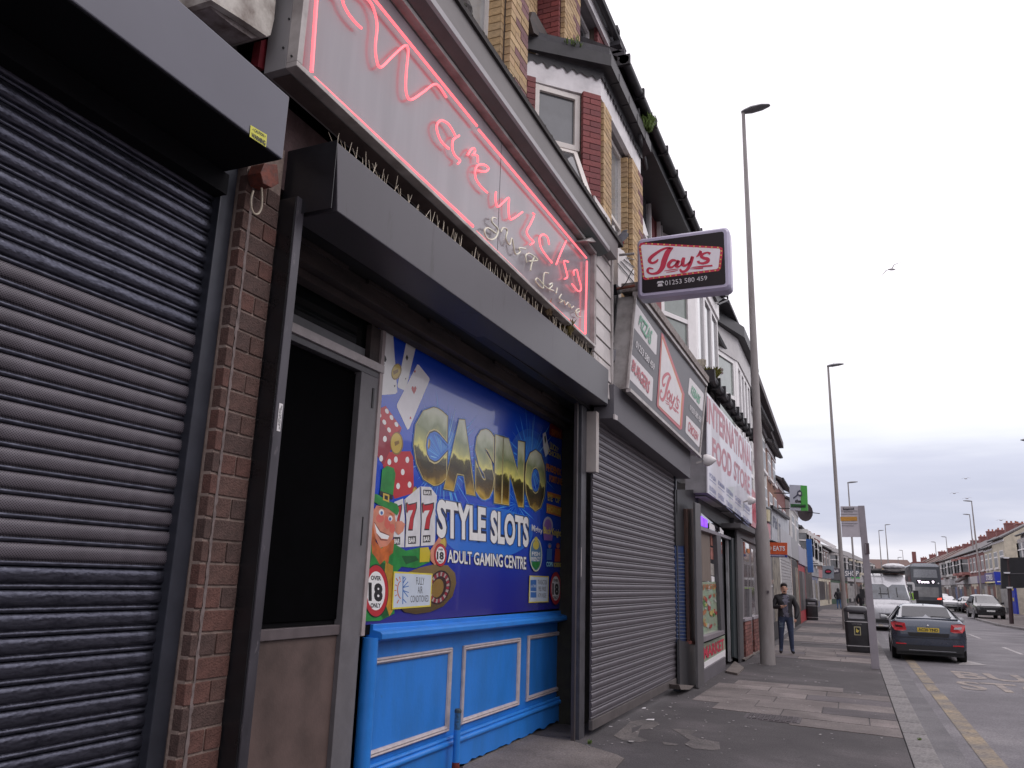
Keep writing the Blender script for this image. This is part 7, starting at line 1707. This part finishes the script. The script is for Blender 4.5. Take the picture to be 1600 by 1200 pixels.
# ============================================================ PEOPLE
def skin_body(name, joints, edges, regions, par, sub=2):
    """joints: name->(x,y,z,r); one continuous skinned surface; regions(face centre)->material index"""
    names = list(joints); me = bpy.data.meshes.new(name)
    me.from_pydata([joints[n][:3] for n in names], [(names.index(a), names.index(b)) for a, b in edges], []); me.update()
    o = bpy.data.objects.new(name, me); COL.objects.link(o)
    sk = o.modifiers.new('skin', 'SKIN'); sk.use_smooth_shade = True
    for i, n in enumerate(names):
        r = joints[n][3]; v = me.skin_vertices[0].data[i]; v.radius = r if isinstance(r, tuple) else (r, r); v.use_root = (i == 0)
    ss = o.modifiers.new('sub', 'SUBSURF'); ss.levels = sub; ss.render_levels = sub
    bpy.context.view_layer.update(); dg = bpy.context.evaluated_depsgraph_get()
    m2 = bpy.data.meshes.new_from_object(o.evaluated_get(dg)); o.modifiers.clear(); o.data = m2
    mats, fn = regions; m2.materials.clear()
    for m in mats: m2.materials.append(m)
    for p in m2.polygons: p.use_smooth = True; p.material_index = fn(p.center)
    o.parent = par; return o
M_jk = mat('jacket_black', (.018,.017,.021), .6, var=.35, vs=9, bump=.2, bs=20); M_jean = mat('jeans_navy', (.030,.042,.085), .8, var=.25, vs=20); M_shoe = mat('shoe_black', (.02,.018,.02), .6); M_skin = mat('skin_tan', (.58,.33,.24), .55, var=.08); M_hair = mat('hair_dark', (.018,.012,.012), .8); M_shirt = mat('plaid_shirt', (.15,.145,.19), .8, col2=(.07,.068,.10), vs=14)
P0 = az(1230,1021,.03); pr = thing('person', 'person in a black quilted jacket and ripped jeans looking down at a phone', 'person', (P0.x, P0.y, ground(P0.x, P0.y)), rz=R(8))
J_ = dict(pelvis=(0,0,.96,(.155,.115)), waist=(0,.0,1.10,(.185,.135)), chest=(0,.0,1.30,(.215,.145)), upper=(0,.01,1.43,(.155,.10)), neck=(0,-.0,1.515,.062), head0=(0,-.035,1.60,(.075,.09)), head1=(0,-.045,1.69,(.078,.095)), head2=(0,-.03,1.745,(.05,.06)),
  hipl=(-.10,0,.90,.115), kneel=(-.125,-.03,.50,.072), ankl=(-.145,.02,.10,.052), toel=(-.165,-.13,.045,.045),
  hipr=(.10,0,.90,.115), kneer=(.12,-.01,.50,.072), ankr=(.135,.02,.10,.052), toer=(.155,-.13,.045,.045),
  shl=(-.20,.01,1.43,.08), ell=(-.30,-.02,1.17,.075), wrl=(-.07,-.25,1.20,.040), hal=(-.035,-.285,1.215,.036),
  shr=(.20,.01,1.43,.08), elr=(.315,.03,1.16,.08), wrr=(.27,-.06,.95,.058), har=(.235,-.085,.90,.040))
E_ = [('pelvis','waist'),('waist','chest'),('chest','upper'),('upper','neck'),('neck','head0'),('head0','head1'),('head1','head2'),('pelvis','hipl'),('hipl','kneel'),('kneel','ankl'),('ankl','toel'),('pelvis','hipr'),('hipr','kneer'),('kneer','ankr'),('ankr','toer'),('upper','shl'),('shl','ell'),('ell','wrl'),('wrl','hal'),('upper','shr'),('shr','elr'),('elr','wrr'),('wrr','har')]
def reg(c):
    if c.z < .085 and c.y < .04 or c.z < .06: return 2
    if c.z < .93 and not (abs(c.x) > .20 and c.z > .84): return 1
    if c.z > 1.535: return 3
    if (c.y < -.232 and c.z < 1.28 and c.x > -.12): return 3
    if abs(c.x-.02) < .065 and c.y < -.03 and c.z < 1.50 and c.z > .9: return 4
    return 0
skin_body('body', J_, E_, ([M_jk, M_jean, M_shoe, M_skin, M_shirt], reg), pr)
MB().loft([[(.083*k[0]*math.cos(a), -.03+.1*k[0]*math.sin(a)+k[2], k[1]) for a in [2*math.pi*i/14 for i in range(14)]] for k in ((.92,1.665,.06),(1.02,1.705,.04),(1.04,1.75,.015),(.8,1.79,-.0),(.35,1.805,-.0))]).build('hair', M_hair, None).parent = pr
def small(name, mb, m): o = mb.build(name, m); o.parent = pr; return o
small('stubble', MB().loft([[(.035*k[0]*math.cos(a), -.105+.03*k[0]*math.sin(a), k[1]) for a in [2*math.pi*i/10 for i in range(10)]] for k in ((.6,1.572),(1.0,1.585),(.9,1.60))]), mat('stubble_brown', (.10,.05,.04), .8))
small('nose', MB().prism([(-.014,-.128,1.655),(.014,-.128,1.655),(0,-.125,1.70)], (0,-.028,-.01)), M_skin)
for sx in (-1, 1):
    small('ear', MB().lathe((sx*.082,-.03,1.655), [(.008,-.025),(.014,0),(.006,.025)], 6), M_skin); small('eye', MB().box(sx*.032-.012, sx*.032+.012, -.142, -.125, 1.692, 1.702), M_hair)
for k in range(5): small('finger', MB().tube([(-.055+k*.013,-.285,1.225-.004*k),(-.045+k*.013,-.318,1.222),(-.030+k*.013,-.312,1.245)], [.009,.008,.006], 5), M_skin)
for k in range(4): small('finger', MB().tube([(.215+k*.014,-.09,.885),(.212+k*.014,-.105,.845),(.206+k*.014,-.095,.81)], [.009,.008,.006], 5), M_skin)
for i in range(4): small('jean_rip', MB().box(-.165,-.075,-.125+.01*i,-.105+.01*i,.68+i*.045,.692+i*.045), mat('rip_pale', (.22,.28,.33), .8))
phn = thing('phone', 'dark phone held in both the standing man\'s hand at chest height', 'phone', (P0.x, P0.y, 0)); phn['label'] = 'small dark phone held by the man in the quilted jacket'
Mx = Matrix.Rotation(R(8), 4, 'Z'); c_ = Mx @ Vector((-.03,-.305,1.255)); c_ += Vector((P0.x, P0.y, ground(P0.x, P0.y)))
MB().box(c_.x-.035, c_.x+.035, c_.y-.035, c_.y+.035, c_.z-.004, c_.z+.006).build('case', M_black, phn)
# far walker seen from behind
P1_ = Vector((-1.15, 78, 0)); w2 = thing('person', 'distant walker in a dark coat and blue jeans seen from behind on the left pavement', 'person', P1_, rz=R(180))
def reg2(c): return 2 if c.z < .07 else (1 if c.z < .84 else (3 if c.z > 1.52 else 0))
J2 = dict(J_); J2['wrl'] = (-.27,-.06,.95,.045); J2['hal'] = (-.26,-.09,.88,.04); J2['chest'] = (0,0,1.30,(.22,.16)); J2['waist'] = (0,0,1.10,(.20,.15)); J2['pelvis'] = (0,0,.96,(.19,.14)); J2['kneel'] = (-.10,-.10,.50,.07); J2['ankr'] = (.12,.12,.12,.05); J2['toer'] = (.13,.0,.05,.045)
skin_body('body', J2, E_, ([M_jk, mat('jeans_blue', (.06,.12,.24), .8), M_shoe, M_hair], reg2), w2, 1)
o = MB().lathe((0,-.03,1.50), [(.11,0),(.125,.08),(.12,.2),(.08,.29),(.01,.32)], 10).build('hood', M_jk); o.parent = w2
w3 = thing('person', 'small dark figure half hidden behind the bus stop pole near the white van', 'person', (.52, 52, 0), rz=R(170)); skin_body('body', J2, E_, ([M_jk, mat('trousers_maroon', (.07,.03,.035), .8), M_shoe, M_hair], reg2), w3, 1)
w4 = thing('person', 'tiny distant figure in a red top crossing right of the bus', 'person', (8.0, 92, 0), rz=R(90)); skin_body('body', J2, E_, ([mat('red_top', (.30,.03,.05), .7), M_jean, M_shoe, M_hair], reg2), w4, 1)
# ============================================================ VEHICLES
def carpaint(n, c, **k): return mat('paint_'+n, c, k.get('rough', .28), metal=k.get('metal', .45), var=.04, vs=3, coat=1.0)
M_tyre = mat('tyre', (.012,.012,.013), .85); M_rimw = mat('alloy_wheel', (.28,.28,.30), .35, metal=.7); M_cg = mat('car_glass', (.04,.042,.05), .05, coat=.0, spec=.45, var=.1); M_trim = mat('black_trim', (.014,.014,.016), .5)
M_tail = mat('tail_lamp_red', (.55,.012,.02), .15, coat=1); M_clear = mat('lamp_clear', (.55,.55,.58), .12, coat=1); M_plate = mat('plate_yellow', (.62,.45,.04), .45); M_platew = mat('plate_white', (.6,.6,.6), .45)
def car(name, lab, cat, x, y, rz, L_, Wd, st, paint, wheels, wr, glass_=M_cg, group=None):
    """st: stations (y, z_bottom, z_belt, z_top, half width at belt, half width at roof); returns the thing, origin at the rear centre on the ground"""
    t = thing(name, lab, cat, (x, y, -.1), group, rz=rz)
    rings = []
    for (yy, zb_, zl, zt_, hw, hr) in st:
        r = [(0,zb_),(hw*.80,zb_),(hw*.97,zb_+.10),(hw,zb_+(zl-zb_)*.5),(hw*.975,zl),(hr+(hw*.975-hr)*.35,zl+(zt_-zl)*.60),(hr,zt_-.05*(zt_ > zl+.1)),(hr*.82,zt_),(0,zt_+.015)]
        rings.append([(a, yy, b) for a, b in r]+[(-a, yy, b) for a, b in r[-2:0:-1]])
    o = MB().loft(rings).build('body', paint, None, smooth=True); o.parent = t
    def part(name, mb, m, **k):
        p = mb.build(name, m, None, **k); p.parent = t; return p
    for (wy, sx) in [(a, b) for a in wheels for b in (-1, 1)]:
        cx = sx*(Wd/2-.11); ringp = []
        for k in ((-.11,wr*.82),(-.105,wr),(.105,wr),(.11,wr*.82)): ringp.append([(cx+k[0], wy+k[1]*math.cos(a), wr+k[1]*math.sin(a)) for a in [2*math.pi*i/20 for i in range(20)]])
        w_ = part('wheel', MB().loft(ringp), M_tyre, smooth=True)
        r2 = [[(cx+sx*k[0], wy+k[1]*math.cos(a), wr+k[1]*math.sin(a)) for a in [2*math.pi*i/16 for i in range(16)]] for k in ((.10,wr*.72),(.118,wr*.70),(.114,wr*.2),(.12,.03))]
        rm = MB().loft(r2).build('rim', M_rimw, None); rm.parent = w_
        part('wheel_arch', MB().loft([[(cx+sx*k, wy+(wr+.06)*math.cos(a), wr+(wr+.06)*math.sin(a)) for a in [math.pi*i/10 for i in range(11)]] for k in (-.12,.075)], cap=False), M_trim)
    return t, part
def quad3(pts, th=(0,0,0)): return MB().prism(pts, th)
# dark blue-grey hatchback, rear view, parked at the kerb
cx0, cy0 = 1.80, 24.6
St = [(0,.42,.86,.90,.70,.62),(.03,.30,.95,1.00,.84,.72),(.10,.25,1.00,1.06,.895,.74),(.30,.24,1.00,1.08,.905,.70),(.45,.24,1.00,1.13,.905,.66),(1.05,.22,.98,1.395,.905,.585),(1.60,.20,.96,1.455,.905,.575),(2.4,.20,.94,1.45,.905,.58),(2.9,.20,.93,1.38,.905,.60),(3.55,.20,.93,.98,.90,.72),(4.2,.22,.88,.90,.86,.66),(4.55,.28,.74,.76,.78,.5),(4.66,.36,.6,.62,.6,.4)]
ct_, cpart = car('parked_car', 'dark blue grey hatchback parked at the left kerb, seen from behind', 'car', cx0, cy0, R(-1.0), 4.66, 1.81, St, carpaint('blue_grey', (.055,.068,.098)), (.85,3.55), .33)
cpart('rear_window', quad3([(-.60,.46,1.125),(.60,.46,1.125),(.545,1.03,1.385),(-.545,1.03,1.385)], (0,-.010,.018)), M_cg)
for sx in (-1, 1):
    cpart('side_window', quad3([(sx*.885,.75,1.03),(sx*.885,3.15,1.0),(sx*.615,2.75,1.36),(sx*.60,1.25,1.385)], (sx*.012,0,.006)), M_cg)
    cpart('window_pillar', quad3([(sx*.897,1.95,1.02),(sx*.897,2.05,1.02),(sx*.62,2.02,1.39),(sx*.62,1.94,1.39)], (sx*.012,0,.006)), M_trim)
    cpart('tail_lamp', quad3([(sx*.52,-.035,.80),(sx*.55,-.045,.98),(sx*.80,-.01,1.01),(sx*.885,.06,.98),(sx*.86,.0,.86),(sx*.80,-.02,.78),(sx*.60,-.035,.77)], (0,.06,0)), M_tail)
    cpart('lamp_insert', quad3([(sx*.60,-.052,.86),(sx*.62,-.052,.91),(sx*.80,-.03,.93),(sx*.78,-.03,.87)], (0,.01,0)), mat('lamp_dark_insert', (.06,.01,.012), .2, coat=1) if sx < 0 else M_clear)
    cpart('reflector', quad3([(sx*.55,-.035,.43),(sx*.80,-.02,.43),(sx*.80,-.02,.465),(sx*.55,-.035,.455)], (0,.03,0)), M_tail)
    cpart('door_mirror', MB().loft([[(sx*(.93+k[0]), 2.95+k[1]*math.cos(a), 1.02+k[2]*math.sin(a)) for a in [2*math.pi*i/10 for i in range(10)]] for k in ((0,.04,.05),(.05,.07,.08),(.16,.07,.085),(.20,.03,.04))]), mat('mirror_silver', (.35,.36,.38), .3, coat=1), smooth=True)
    cpart('door_line', MB().box(sx*.907, sx*.911, 1.93, 1.945, .30, .98), M_trim)
cpart('boot_lip', MB().loft([[(x_, .40+.0*abs(x_)+k[0]-.10*(abs(x_)/.7)**2, 1.095+k[1]) for x_ in [(-.74+1.48*i/12) for i in range(13)]] for k in ((0,0),(-.07,.02),(-.07,-.01),(0,-.03))], cap=False), carpaint('blue_grey', (.055,.068,.098)))
cpart('tailgate_recess', quad3([(-.50,-.035,.74),(.50,-.035,.74),(.46,-.035,.645),(-.46,-.035,.645)], (0,.03,0)), M_trim)
cpart('crease_line', quad3([(-.74,-.012,.615),(.74,-.012,.615),(.74,-.012,.60),(-.74,-.012,.60)], (0,.03,0)), M_trim)
cpart('number_plate', quad3([(-.26,-.05,.765),(.26,-.05,.765),(.26,-.045,.875),(-.26,-.045,.875)], (0,.02,0)), M_plate)
mb = MB(); text_on(mb, 'AC20 YND', [(-.235,-.054,.785),(.235,-.054,.785),(.235,-.050,.858),(-.235,-.050,.858)], bold=.03); cpart('plate_lettering', mb, M_black)
cpart('badge', MB().lathe((0,-.03,.93), [(.001,-.03),(.032,0),(.001,.03)], 12), M_clear)
cpart('bumper_skirt', quad3([(-.78,-.03,.25),(.78,-.03,.25),(.82,-.03,.42),(-.82,-.03,.42)], (0,.12,0)), M_trim); cpart('chrome_strip', quad3([(-.5,-.045,.285),(.62,-.045,.285),(.6,-.045,.30),(-.5,-.045,.30)], (0,.01,0)), M_rimw)
cpart('underbody', MB().box(-.8,.8,.1,4.4,.16,.30), M_trim)
cpart('wiper', MB().tube([(.12,.47,1.155),(.62,.52,1.16)], .012, 6).tube([(.12,.47,1.15),(.16,.44,1.12)], .02, 6), M_trim)
cpart('aerial_fin', quad3([(-.015,1.25,1.45),(.015,1.25,1.45),(.0,1.33,1.50)], (0,.06,0)), M_trim)
# silver van facing the camera
vx, vy = 1.62, 41.5
Sv = [(0,.45,.95,.99,.75,.6),(.06,.30,1.02,1.08,.93,.75),(.35,.28,1.10,1.20,1.0,.80),(.75,.26,1.18,1.40,1.02,.86),(1.45,.25,1.30,2.12,1.03,.80),(1.75,.25,1.35,2.42,1.03,.80),(2.3,.25,1.4,2.60,1.03,.86),(5.4,.28,1.4,2.60,1.03,.86),(5.6,.35,1.4,2.55,1.0,.84)]
vt, vpart = car('van', 'silver high roof van facing the camera at the left kerb beyond the dark hatchback', 'van', vx, vy, R(1.5), 5.6, 2.06, Sv, carpaint('silver', (.50,.50,.53), metal=.25), (1.0,4.3), .35)
vpart('windscreen', quad3([(-.83,.76,1.40),(.83,.76,1.40),(.74,1.44,2.08),(-.74,1.44,2.08)], (0,-.02,.02)), mat('van_screen', (.075,.085,.105), .06, coat=1, var=.5, vs=2))
vpart('grille', quad3([(-.48,-.02,.66),(.48,-.02,.66),(.62,.03,.92),(-.62,.03,.92)], (0,.05,0)), M_trim); vpart('lower_grille', quad3([(-.7,-.01,.36),(.7,-.01,.36),(.7,-.01,.52),(-.7,-.01,.52)], (0,.05,0)), M_trim)
vpart('chrome_bar', quad3([(-.55,-.04,.78),(.55,-.04,.78),(.57,-.04,.81),(-.57,-.04,.81)], (0,.02,0)), M_rimw); vpart('chrome_bar', quad3([(-.7,-.03,.54),(.7,-.03,.54),(.7,-.03,.565),(-.7,-.03,.565)], (0,.02,0)), M_rimw)
for sx in (-1, 1):
    vpart('headlamp', quad3([(sx*.62,.0,.86),(sx*.68,.02,1.0),(sx*.92,.25,1.12),(sx*.97,.28,.98),(sx*.86,.06,.86)], (0,.05,0)), M_clear)
    vpart('fog_lamp', MB().lathe((sx*.78,.0,.42), [(.001,-.06),(.06,0),(.001,.06)], 10), M_clear)
    vpart('door_mirror', MB().box(sx*1.05, sx*1.26, 1.05, 1.15, 1.45, 1.85), M_trim)
    vpart('side_window', quad3([(sx*1.03,1.3,1.45),(sx*1.03,2.2,1.45),(sx*.97,2.2,2.0),(sx*.97,1.6,2.0)], (sx*.01,0,0)), M_cg)
vpart('number_plate', quad3([(-.26,-.05,.58),(.26,-.05,.58),(.26,-.05,.68),(-.26,-.05,.68)], (0,.02,0)), M_platew)
vpart('ladder_reflection', MB().bar((-.45,.97,1.66),(.0,.97,1.66),.035).bar((-.35,.80,1.50),(-.35,1.25,1.96),.035).bar((-.02,.80,1.50),(-.02,1.25,1.96),.035).bar((.35,.85,1.55),(.35,1.25,1.96),.035), M_trim)  # dark bars drawn as the ladder's reflection in the windscreen
ld = thing('ladder', 'dark ladder strapped on the silver van roof', 'ladder', (vx-.35, vy+1.6, 2.55))
mb = MB()
for sx in (-.2, .2): mb.bar((vx-.45+sx, vy+1.4, 2.72), (vx-.45+sx, vy+5, 2.72), .06)
for k in range(10): mb.bar((vx-.65, vy+1.6+k*.35, 2.72), (vx-.25, vy+1.6+k*.35, 2.72), .035)
mb.build('rails_and_rungs', mat('ladder_grey', (.18,.17,.17), .5, metal=.4), ld, stuff=True); MB().box(vx-.75, vx+.8, vy+2, vy+2.06, 2.52, 2.66).build('roof_bar', M_trim, ld)
bg_ = thing('roof_bundle', 'white tarpaulin wrapped bundle tied on the van roof', 'bundle', (vx+.35, vy+2, 2.6))
MB().loft([[(vx+.32+k[1]*math.cos(a)*1.0, vy+1.6+k[0], 2.86+k[2]*math.sin(a)) for a in [2*math.pi*i/12 for i in range(12)]] for k in ((0,.1,.05),(.15,.42,.12),(.6,.52,.16),(1.6,.50,.17),(2.2,.40,.13),(2.5,.1,.05))]).build('tarpaulin', mat('tarp_white', (.60,.60,.62), .5, var=.15, vs=6, bump=.5, bs=8), bg_, smooth=True)
MB().loft([[(vx+.30+k[1]*math.cos(a), vy+1.65+k[0], 2.68+k[2]*math.sin(a)) for a in [2*math.pi*i/10 for i in range(10)]] for k in ((0,.3,.05),(.4,.5,.1),(2.2,.5,.1),(2.4,.3,.05))]).build('grey_underlay', mat('tarp_grey', (.22,.21,.21), .7), bg_, smooth=True)
# cars facing or parked on the right
def smallcar(name, lab, x, y, rz, paint, suv=False, front=True, cat='car'):
    h = 1.66 if suv else 1.46; hw = .96 if suv else .88
    S_ = [(0,.45,.72,.76,hw*.75,hw*.55),(.05,.26,.84,.90,hw*.94,hw*.8),(.5,.24,.92,1.0,hw,hw*.82),(1.1,.22,1.0,1.06,hw,hw*.80),(1.75,.22,1.02,h*.93,hw,hw*.68),(2.3,.22,1.02,h,hw,hw*.66),(3.5,.22,1.04,h*.99,hw,hw*.66),(4.1,.24,1.02,h*.78 if not suv else h*.9,hw,hw*.68),(4.4,.35,.85,.9,hw*.9,hw*.6)]
    t, p = car(name, lab, cat, x, y, rz, 4.4, hw*2, S_, paint, (.85,3.5), .36 if suv else .31)
    p('windscreen', quad3([(-hw*.76,1.16,1.07),(hw*.76,1.16,1.07),(hw*.64,1.75,h*.91),(-hw*.64,1.75,h*.91)], (0,-.015,.018)), M_cg)
    p('rear_window', quad3([(-hw*.66,4.2,1.05),(hw*.66,4.2,1.05),(hw*.60,3.75,h*.94),(-hw*.60,3.75,h*.94)], (0,.015,.018)), M_cg)
    p('grille', quad3([(-hw*.45,-.01,.60),(hw*.45,-.01,.60),(hw*.5,.02,.78),(-hw*.5,.02,.78)], (0,.05,0)), M_trim); p('intake', quad3([(-hw*.7,-.02,.30),(hw*.7,-.02,.30),(hw*.7,-.02,.46),(-hw*.7,-.02,.46)], (0,.08,0)), M_trim)
    p('number_plate', quad3([(-.26,-.04,.50),(.26,-.04,.50),(.26,-.03,.61),(-.26,-.03,.61)], (0,.02,0)), M_platew)
    for sx in (-1, 1):
        p('headlamp', quad3([(sx*hw*.55,.0,.72),(sx*hw*.58,.02,.83),(sx*hw*.9,.1,.86),(sx*hw*.93,.1,.76)], (0,.03,0)), M_clear); p('side_window', quad3([(sx*hw*.97,1.5,1.08),(sx*hw*.97,3.7,1.08),(sx*hw*.71,3.4,h*.93),(sx*hw*.71,1.95,h*.93)], (sx*.02,0,0)), M_cg)
        p('door_mirror', MB().box(sx*hw, sx*(hw+.17), 1.5, 1.6, 1.02, 1.16), M_trim); p('tail_lamp', MB().box(sx*hw*.62, sx*hw*.9, 4.36, 4.42, .78, .95), M_tail)
    return t
def kids_lift(t, dz): t.location.z += dz
smallcar('parked_suv', 'black off-roader facing the camera, parked half on the right pavement', 8.95, 66.5, R(2), carpaint('black', (.008,.008,.011), metal=.1), suv=True).location.z = -.02
smallcar('parked_car', 'dark maroon saloon parked beyond the black off-roader', 10.4, 88, R(0), carpaint('dark_maroon', (.04,.02,.03))).location.z = -.08
smallcar('parked_car', 'white hatchback beside the dark maroon saloon on the right', 8.9, 92, R(0), carpaint('white', (.6,.6,.62), metal=0))
smallcar('moving_car', 'small white car coming up right beside the bus', 8.3, 118, R(0), carpaint('white', (.6,.6,.62)))
smallcar('parked_van', 'distant white van on the right beyond the white hatchback', 10.3, 112, R(0), carpaint('white', (.6,.6,.62)), suv=True, cat='van')
# double-decker bus from behind
B0 = CAM+ray(1447,912)*73.5; bx, byy = B0.x, B0.y
bus = thing('double_decker_bus', 'dark grey double decker bus seen from behind with a lit destination panel', 'bus', (bx, byy, -.1))
M_bus = mat('bus_grey', (.055,.06,.072), .3, coat=.7, var=.05); M_buss = mat('bus_silver_roof', (.34,.36,.40), .35, coat=.5)
def brr(hw, z0, z1, Y, r=.28): return [(bx+a, byy+Y, b) for a, _, b in rrect(-hw, hw, z0, z1, r, 0, 5)]
MB().loft([brr(1.20,.35,4.12,.0,.3), brr(1.275,.28,4.22,.12,.26), brr(1.275,.28,4.24,10.4,.26), brr(1.1,.35,4.1,10.6,.3)]).build('body', M_bus, bus, smooth=True)
MB().loft([[(bx+a, byy+.3+Y*9.5, 4.20+b) for a, b in ((-1.15,0),(-.9,.10),(0,.14),(.9,.10),(1.15,0))] for Y in (0,1)], cap=True).build('roof', M_buss, bus)
def bq(pts, th=.03): return MB().prism([(bx+a, byy-.012, b) for a, b in pts], (0,th,0))
bq([(-1.0,3.0),(1.0,3.0),(.95,3.75),(-.95,3.75)]).build('upper_window', mat('bus_glass', (.22,.23,.25), .1, coat=.8), bus); bq([(-.95,1.25),(.95,1.25),(1.0,2.15),(-1.0,2.15)]).build('engine_panel', mat('bus_panel_grey', (.19,.19,.195), .3, coat=.5, var=.2, vs=2), bus)
bq([(-.80,2.42),(.80,2.42),(.80,2.80),(-.80,2.80)]).build('destination_panel', M_black, bus)
mb = MB(); text_on(mb, 'Town  9', [(bx-.7,byy-.03,2.48),(bx+.7,byy-.03,2.48),(bx+.7,byy-.03,2.74),(bx-.7,byy-.03,2.74)], bold=.05); mb.build('destination_text', mat('led_white', (.9,.8,.95), .5, emit=(1,.85,1), es=1.6), bus)
bq([(-1.2,4.0),(1.2,4.0),(1.0,4.18),(-1.0,4.18)]).build('roof_edge', M_buss, bus)
for sx in (-1, 1):
    bq([(sx*.80,1.05),(sx*1.15,1.05),(sx*1.18,1.22),(sx*.85,1.18)], -.03).build('tail_lamp', mat('bus_lamp_red', (.8,.05,.04), .3, emit=(1,.10,.06), es=1.3), bus)
    MB().lathe((bx+sx*1.0, byy+2, .0), [(.01,.0)], 3) if False else MB().loft([[(bx+sx*(1.0+k), byy+2.4+.48*math.cos(a), .38+.48*math.sin(a)) for a in [2*math.pi*i/16 for i in range(16)]] for k in (0,.24)]).build('wheel', M_tyre, bus)
bq([(-1.1,.5),(1.1,.5),(1.1,.95),(-1.1,.95)]).build('bumper', M_trim, bus); MB().lathe((bx+1.02,byy-.02,2.5), [(.01,-.09),(.1,0),(.01,.09)], 12).build('round_badge', M_clear, bus)
mb2 = thing('minibus', 'white and green liveried vehicle squeezed between the silver van and the bus', 'van', (4.4, 80, -.1))
MB().loft([[(4.05+a, 78+Y, b) for a, _, b in rrect(-.95, .95, .2, 2.5, .2, 0, 4)] for Y in (0, 5)]).build('body', mat('minibus_white', (.55,.55,.55), .3, coat=.5), mb2, smooth=True); MB().box(3.5,4.9,77.97,77.99,1.0,1.6).build('green_panel', mat('hi_vis_green', (.30,.55,.06), .4), mb2); MB().box(3.3,4.8,77.97,77.985,1.7,2.3).build('rear_window', M_cg, mb2)
# ============================================================ BIRDS
def bird(px, py, D, span, lab, bank=0.4, m=None, head=1):
    c = CAM+ray(px, py)*D; t = thing('gull', lab, 'bird', tuple(c), 'gulls flying over the street')
    m = m or mat('gull_grey', (.30,.28,.29), .7, var=.2)
    dx = RT*math.cos(bank)+UP*math.sin(bank); up = UP*math.cos(bank)-RT*math.sin(bank); fw = RT*head
    bodyp = [c+fw*(k*span*.17) for k in (-1,-.6,-.1,.4,.8,1.1)]; MB().tube(bodyp, [span*.008,span*.035,span*.05,span*.045,span*.03,span*.006], 8).build('body', m, t, smooth=True)
    for s in (-1, 1):
        p = [c, c+dx*s*span*.22+up*span*.10, c+dx*s*span*.40+up*span*.06, c+dx*s*span*.55-up*span*.0]
        mb = MB(); w_ = [.12,.11,.07,.01]; fo = (FW*.5+fw*.5)
        for a_, b_, wa, wb in zip(p[:-1], p[1:], w_[:-1], w_[1:]): mb.prism([a_+fo*span*wa*.5, b_+fo*span*wb*.5, b_-fo*span*wb*.5-up*span*.004, a_-fo*span*wa*.5-up*span*.004], up*span*.012)
        mb.build('wing', m, t)
bird(1393,421,34,.95,'gull with spread wings gliding in the open white sky', bank=.62)
for px, py, lab in ((1509,748,'highest tiny gull speck above the right lamp posts'),(1491,771,'tiny gull speck left of the tallest right lamp head'),(1511,779,'tiny gull perched over the tallest right lamp head'),(1564,813,'tiny gull speck over the right roof ridge')): bird(px, py, 95, 1.1, lab, bank=.1)
bird(1303,571,39.5,.5,'small bird perched on the tall slim lamp head', bank=1.2)
# overhead details on the right edge: another lamp head just inside the frame
p = CAM+ray(1600,689)*40; t = thing('lamp_arm', 'tip of a lamp head poking in at the right edge of the picture', 'street lamp', tuple(p)); t['group'] = 'street lamps along the road'
c = MB(); c.lathe((p.x+1.0,40,0), [(.1,0),(.09,1.6),(.045,p.z)], 12); q_ = CAM+ray(1596,689)*40
c = MB().lathe((q_.x+.85,q_.y,0), [(.12,0),(.10,1.6),(.05,q_.z)], 12); c.build('post', M_pole, t, smooth=True)
MB().loft([[(q_.x+.8-.8*s, q_.y+w*math.cos(k), q_.z+h*math.sin(k)+.05*s) for k in [2*math.pi*i/10 for i in range(10)]] for s, w, h in ((0,.06,.05),(.3,.15,.08),(.8,.14,.07),(1.05,.02,.02))]).build('lamp_head', M_head, t, smooth=True)
for o in bpy.data.objects:
    if '_o' in o: del o['_o']
